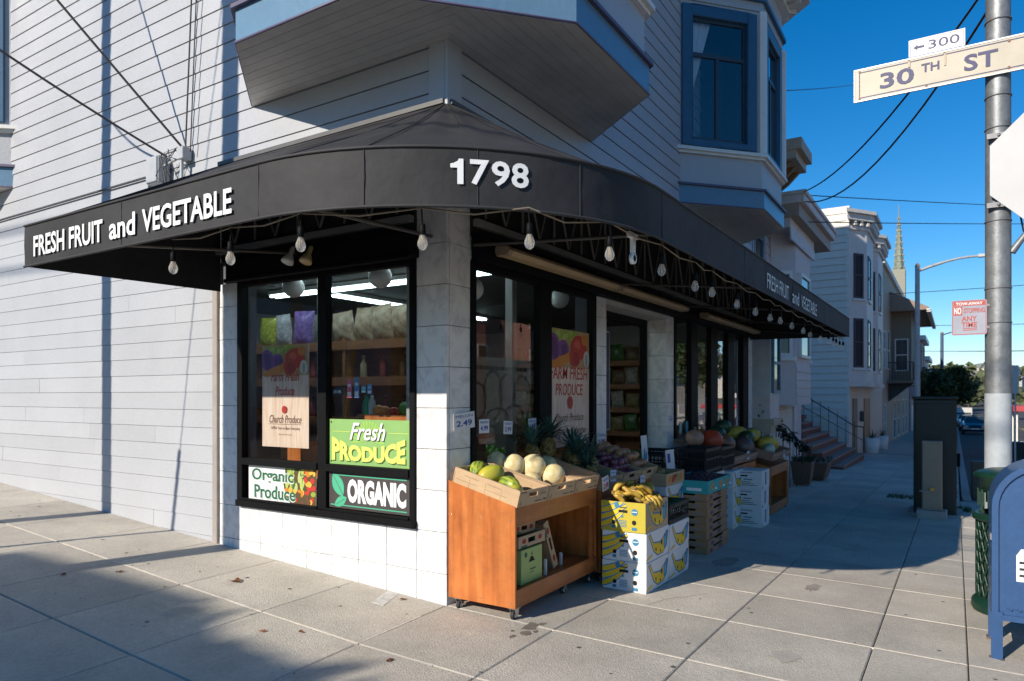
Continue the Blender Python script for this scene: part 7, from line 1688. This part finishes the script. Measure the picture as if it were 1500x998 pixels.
# graffitied box truck across the street (mirrored in the shop window)
tr = thing("box_truck", "grey box truck with graffiti parked across the street", "truck", (15.0, -13.8, g(18, -12) - .15)); tk_m = mat("truck_box", (.40, .40, .39), .6, n=(1, .08)); gk = ink("graffiti_black", (.03, .03, .035))
MB().box(0, 0, .9, 6.0, 2.4, 3.7).obj("cargo_box", tk_m, tr, bevel=.02); MB().hexa([(6.1, .1, .6), (8.0, .1, .6), (8.0, 2.3, .6), (6.1, 2.3, .6), (6.1, .15, 2.6), (7.3, .15, 2.6), (7.3, 2.25, 2.6), (6.1, 2.25, 2.6)]).obj("cab", white_paint, tr, bevel=.05)
for a in (1.4, 6.9):
    for s_ in (.15, 2.25): MB().lathe([(0, -.14), (.45, -.14), (.48, -.1), (.48, .1), (.45, .14), (0, .14)], (a, s_, .48), 18, axis='y').obj("wheel", rubber, tr)
def ring(cx, cy, rx, ry, w_, a0=0, a1=360):
    o = ell(cx, cy, rx, ry, 0, 24, a0, a1); i_ = ell(cx, cy, rx - w_, ry - w_, 0, 24, a0, a1); return o + i_[::-1]
gs = []
for k, (cx, cy, rx, ry) in enumerate(((1.2, 1.3, .7, .9), (2.3, 1.5, .6, .75), (3.3, 1.4, .65, .95), (4.3, 1.2, .6, .7), (1.8, .6, .7, .45), (3.0, .55, .8, .4))):
    gs.append((ring(cx, cy, rx, ry, .09, -30, 250 + 20 * k), gk))
gs += [(ell(5.2, 1.3, .25, .8, 20), ink("graffiti_green", (.12, .22, .05)))] + [(rect(.8 + .35 * k, 2.35, 1.05 + .35 * k, 2.5), gk) for k in range(11)]
flat(tr, "print", gs, (6.0, 2.4, .9), (-1, 0, 0), (0, 0, 1))
# pale picket fence across the street
pf = thing("picket_fence", "white picket fence across the street below the large tree", "fence", (44, -15.2, g(50, -15)))
for k in range(60): MB().box(k * .3, 0, .05, k * .3 + .18, .03, 1.5).obj("picket", white_paint, pf)
for z in (.4, 1.2): MB().box(0, .03, z, 18, .08, z + .1).obj("rail", white_paint, pf)
# boarding shelter and bins at the right edge
bsx, bsy = 38, -5.75
bs = thing("boarding_shelter", "red roofed boarding shelter on white posts at the right of the road", "shelter", (bsx, bsy, g(bsx, bsy) - .15)); rr_ = mat("shelter_red", (.42, .05, .06), .5)
MB().box(-.3, -4, 2.0, 3.5, .2, 2.28).obj("roof", rr_, bs, bevel=.02)
for x, y in ((0, 0), (3, 0), (0, -1.2)): MB().box(x, y, 0, x + .12, y + .12, 2.0).obj("post", white_paint, bs)
MB().box(0, -3.5, .35, .08, -.1, .55).obj("rail", white_paint, bs)
MB().box(0, 0, 0, .6, .55, .9).obj("dark_bin", dark_p, loc=(24.5, -5.2, g(24.5, -5.2) - .15), bevel=.03, tag=("dark squat bin on the road edge behind the sign pole", "bin"))
MB().box(0, 0, 0, .05, .16, .8).box(.01, .06, -2.6, .05, .10, 0).obj("board_sign", sgrey, loc=(20.4, -4.70, 1.62), tag=("pale blank board seen edge on behind the sign pole", "sign"))
MB().box(0, 0, 0, .35, .3, .75).obj("pavement_bin", mat("bin_brown", (.10, .07, .05), .6), loc=(12.6, -3.75, g(12.6, -3.6) - .1), bevel=.02, tag=("small brown bin beyond the pole at the kerb", "bin"))
# hillside houses
hm = [mat("hill_%d" % i, c, .8) for i, c in enumerate(((.55, .48, .42), (.48, .36, .32), (.60, .58, .55), (.42, .40, .38), (.56, .50, .38)))]
q = random.Random(11)
hb = {}
for k in range(5):
    m_ = MB(); m_.box(0, -4, -3, 9, 4, 6 + k % 3); m_.prism([(0, -4.4, 6 + k % 3), (0, 4.4, 6 + k % 3), (0, 0, 8 + k % 3)], (9, 0, 0), 1)
    for j in range(3):
        for f in range(2): m_.box(-.05, -3.2 + j * 2.4, 1 + f * 2.6, 0, -1.9 + j * 2.4, 2.5 + f * 2.6, 2)
    o = m_.obj("hillside_house", [hm[k], grey_r, far_glass]); hb[k] = o.data; bpy.data.objects.remove(o)
for i in range(46):
    x = q.uniform(230, 640); y = -3.2 + (x + 4) * q.uniform(-.06, .10); k = q.randrange(5)
    o = bpy.data.objects.new("hillside_house", hb[k]); COL.objects.link(o); o.location = (x, y, g(x, y)); o.rotation_euler = (0, 0, q.uniform(-.3, .3)); tags(o, "small pale house among trees on the distant hillside", "house", "houses on the distant hill")
tm = MB()
for i in range(90):
    x = q.uniform(200, 680); y = -3.2 + (x + 4) * q.uniform(-.08, .11); r = q.uniform(2.5, 5.5)
    for j in range(26):
        v = Vector((q.gauss(0, 1), q.gauss(0, 1), q.gauss(0, 1))).normalized() * r * q.uniform(.6, 1); p = Vector((x, y, g(x, y) + r * .9)) + v; a = Vector((q.gauss(0, 1), q.gauss(0, 1), q.gauss(0, 1))).normalized() * r * .4; b_ = a.cross(Vector((q.gauss(0, 1), q.gauss(0, 1), 1))).normalized() * r * .3
        tm.add([p - a, p + b_, p + a, p - b_], [(0, 1, 2, 3)])
stuff(tm.obj("hillside_trees", MATS["foliage_far0"]))
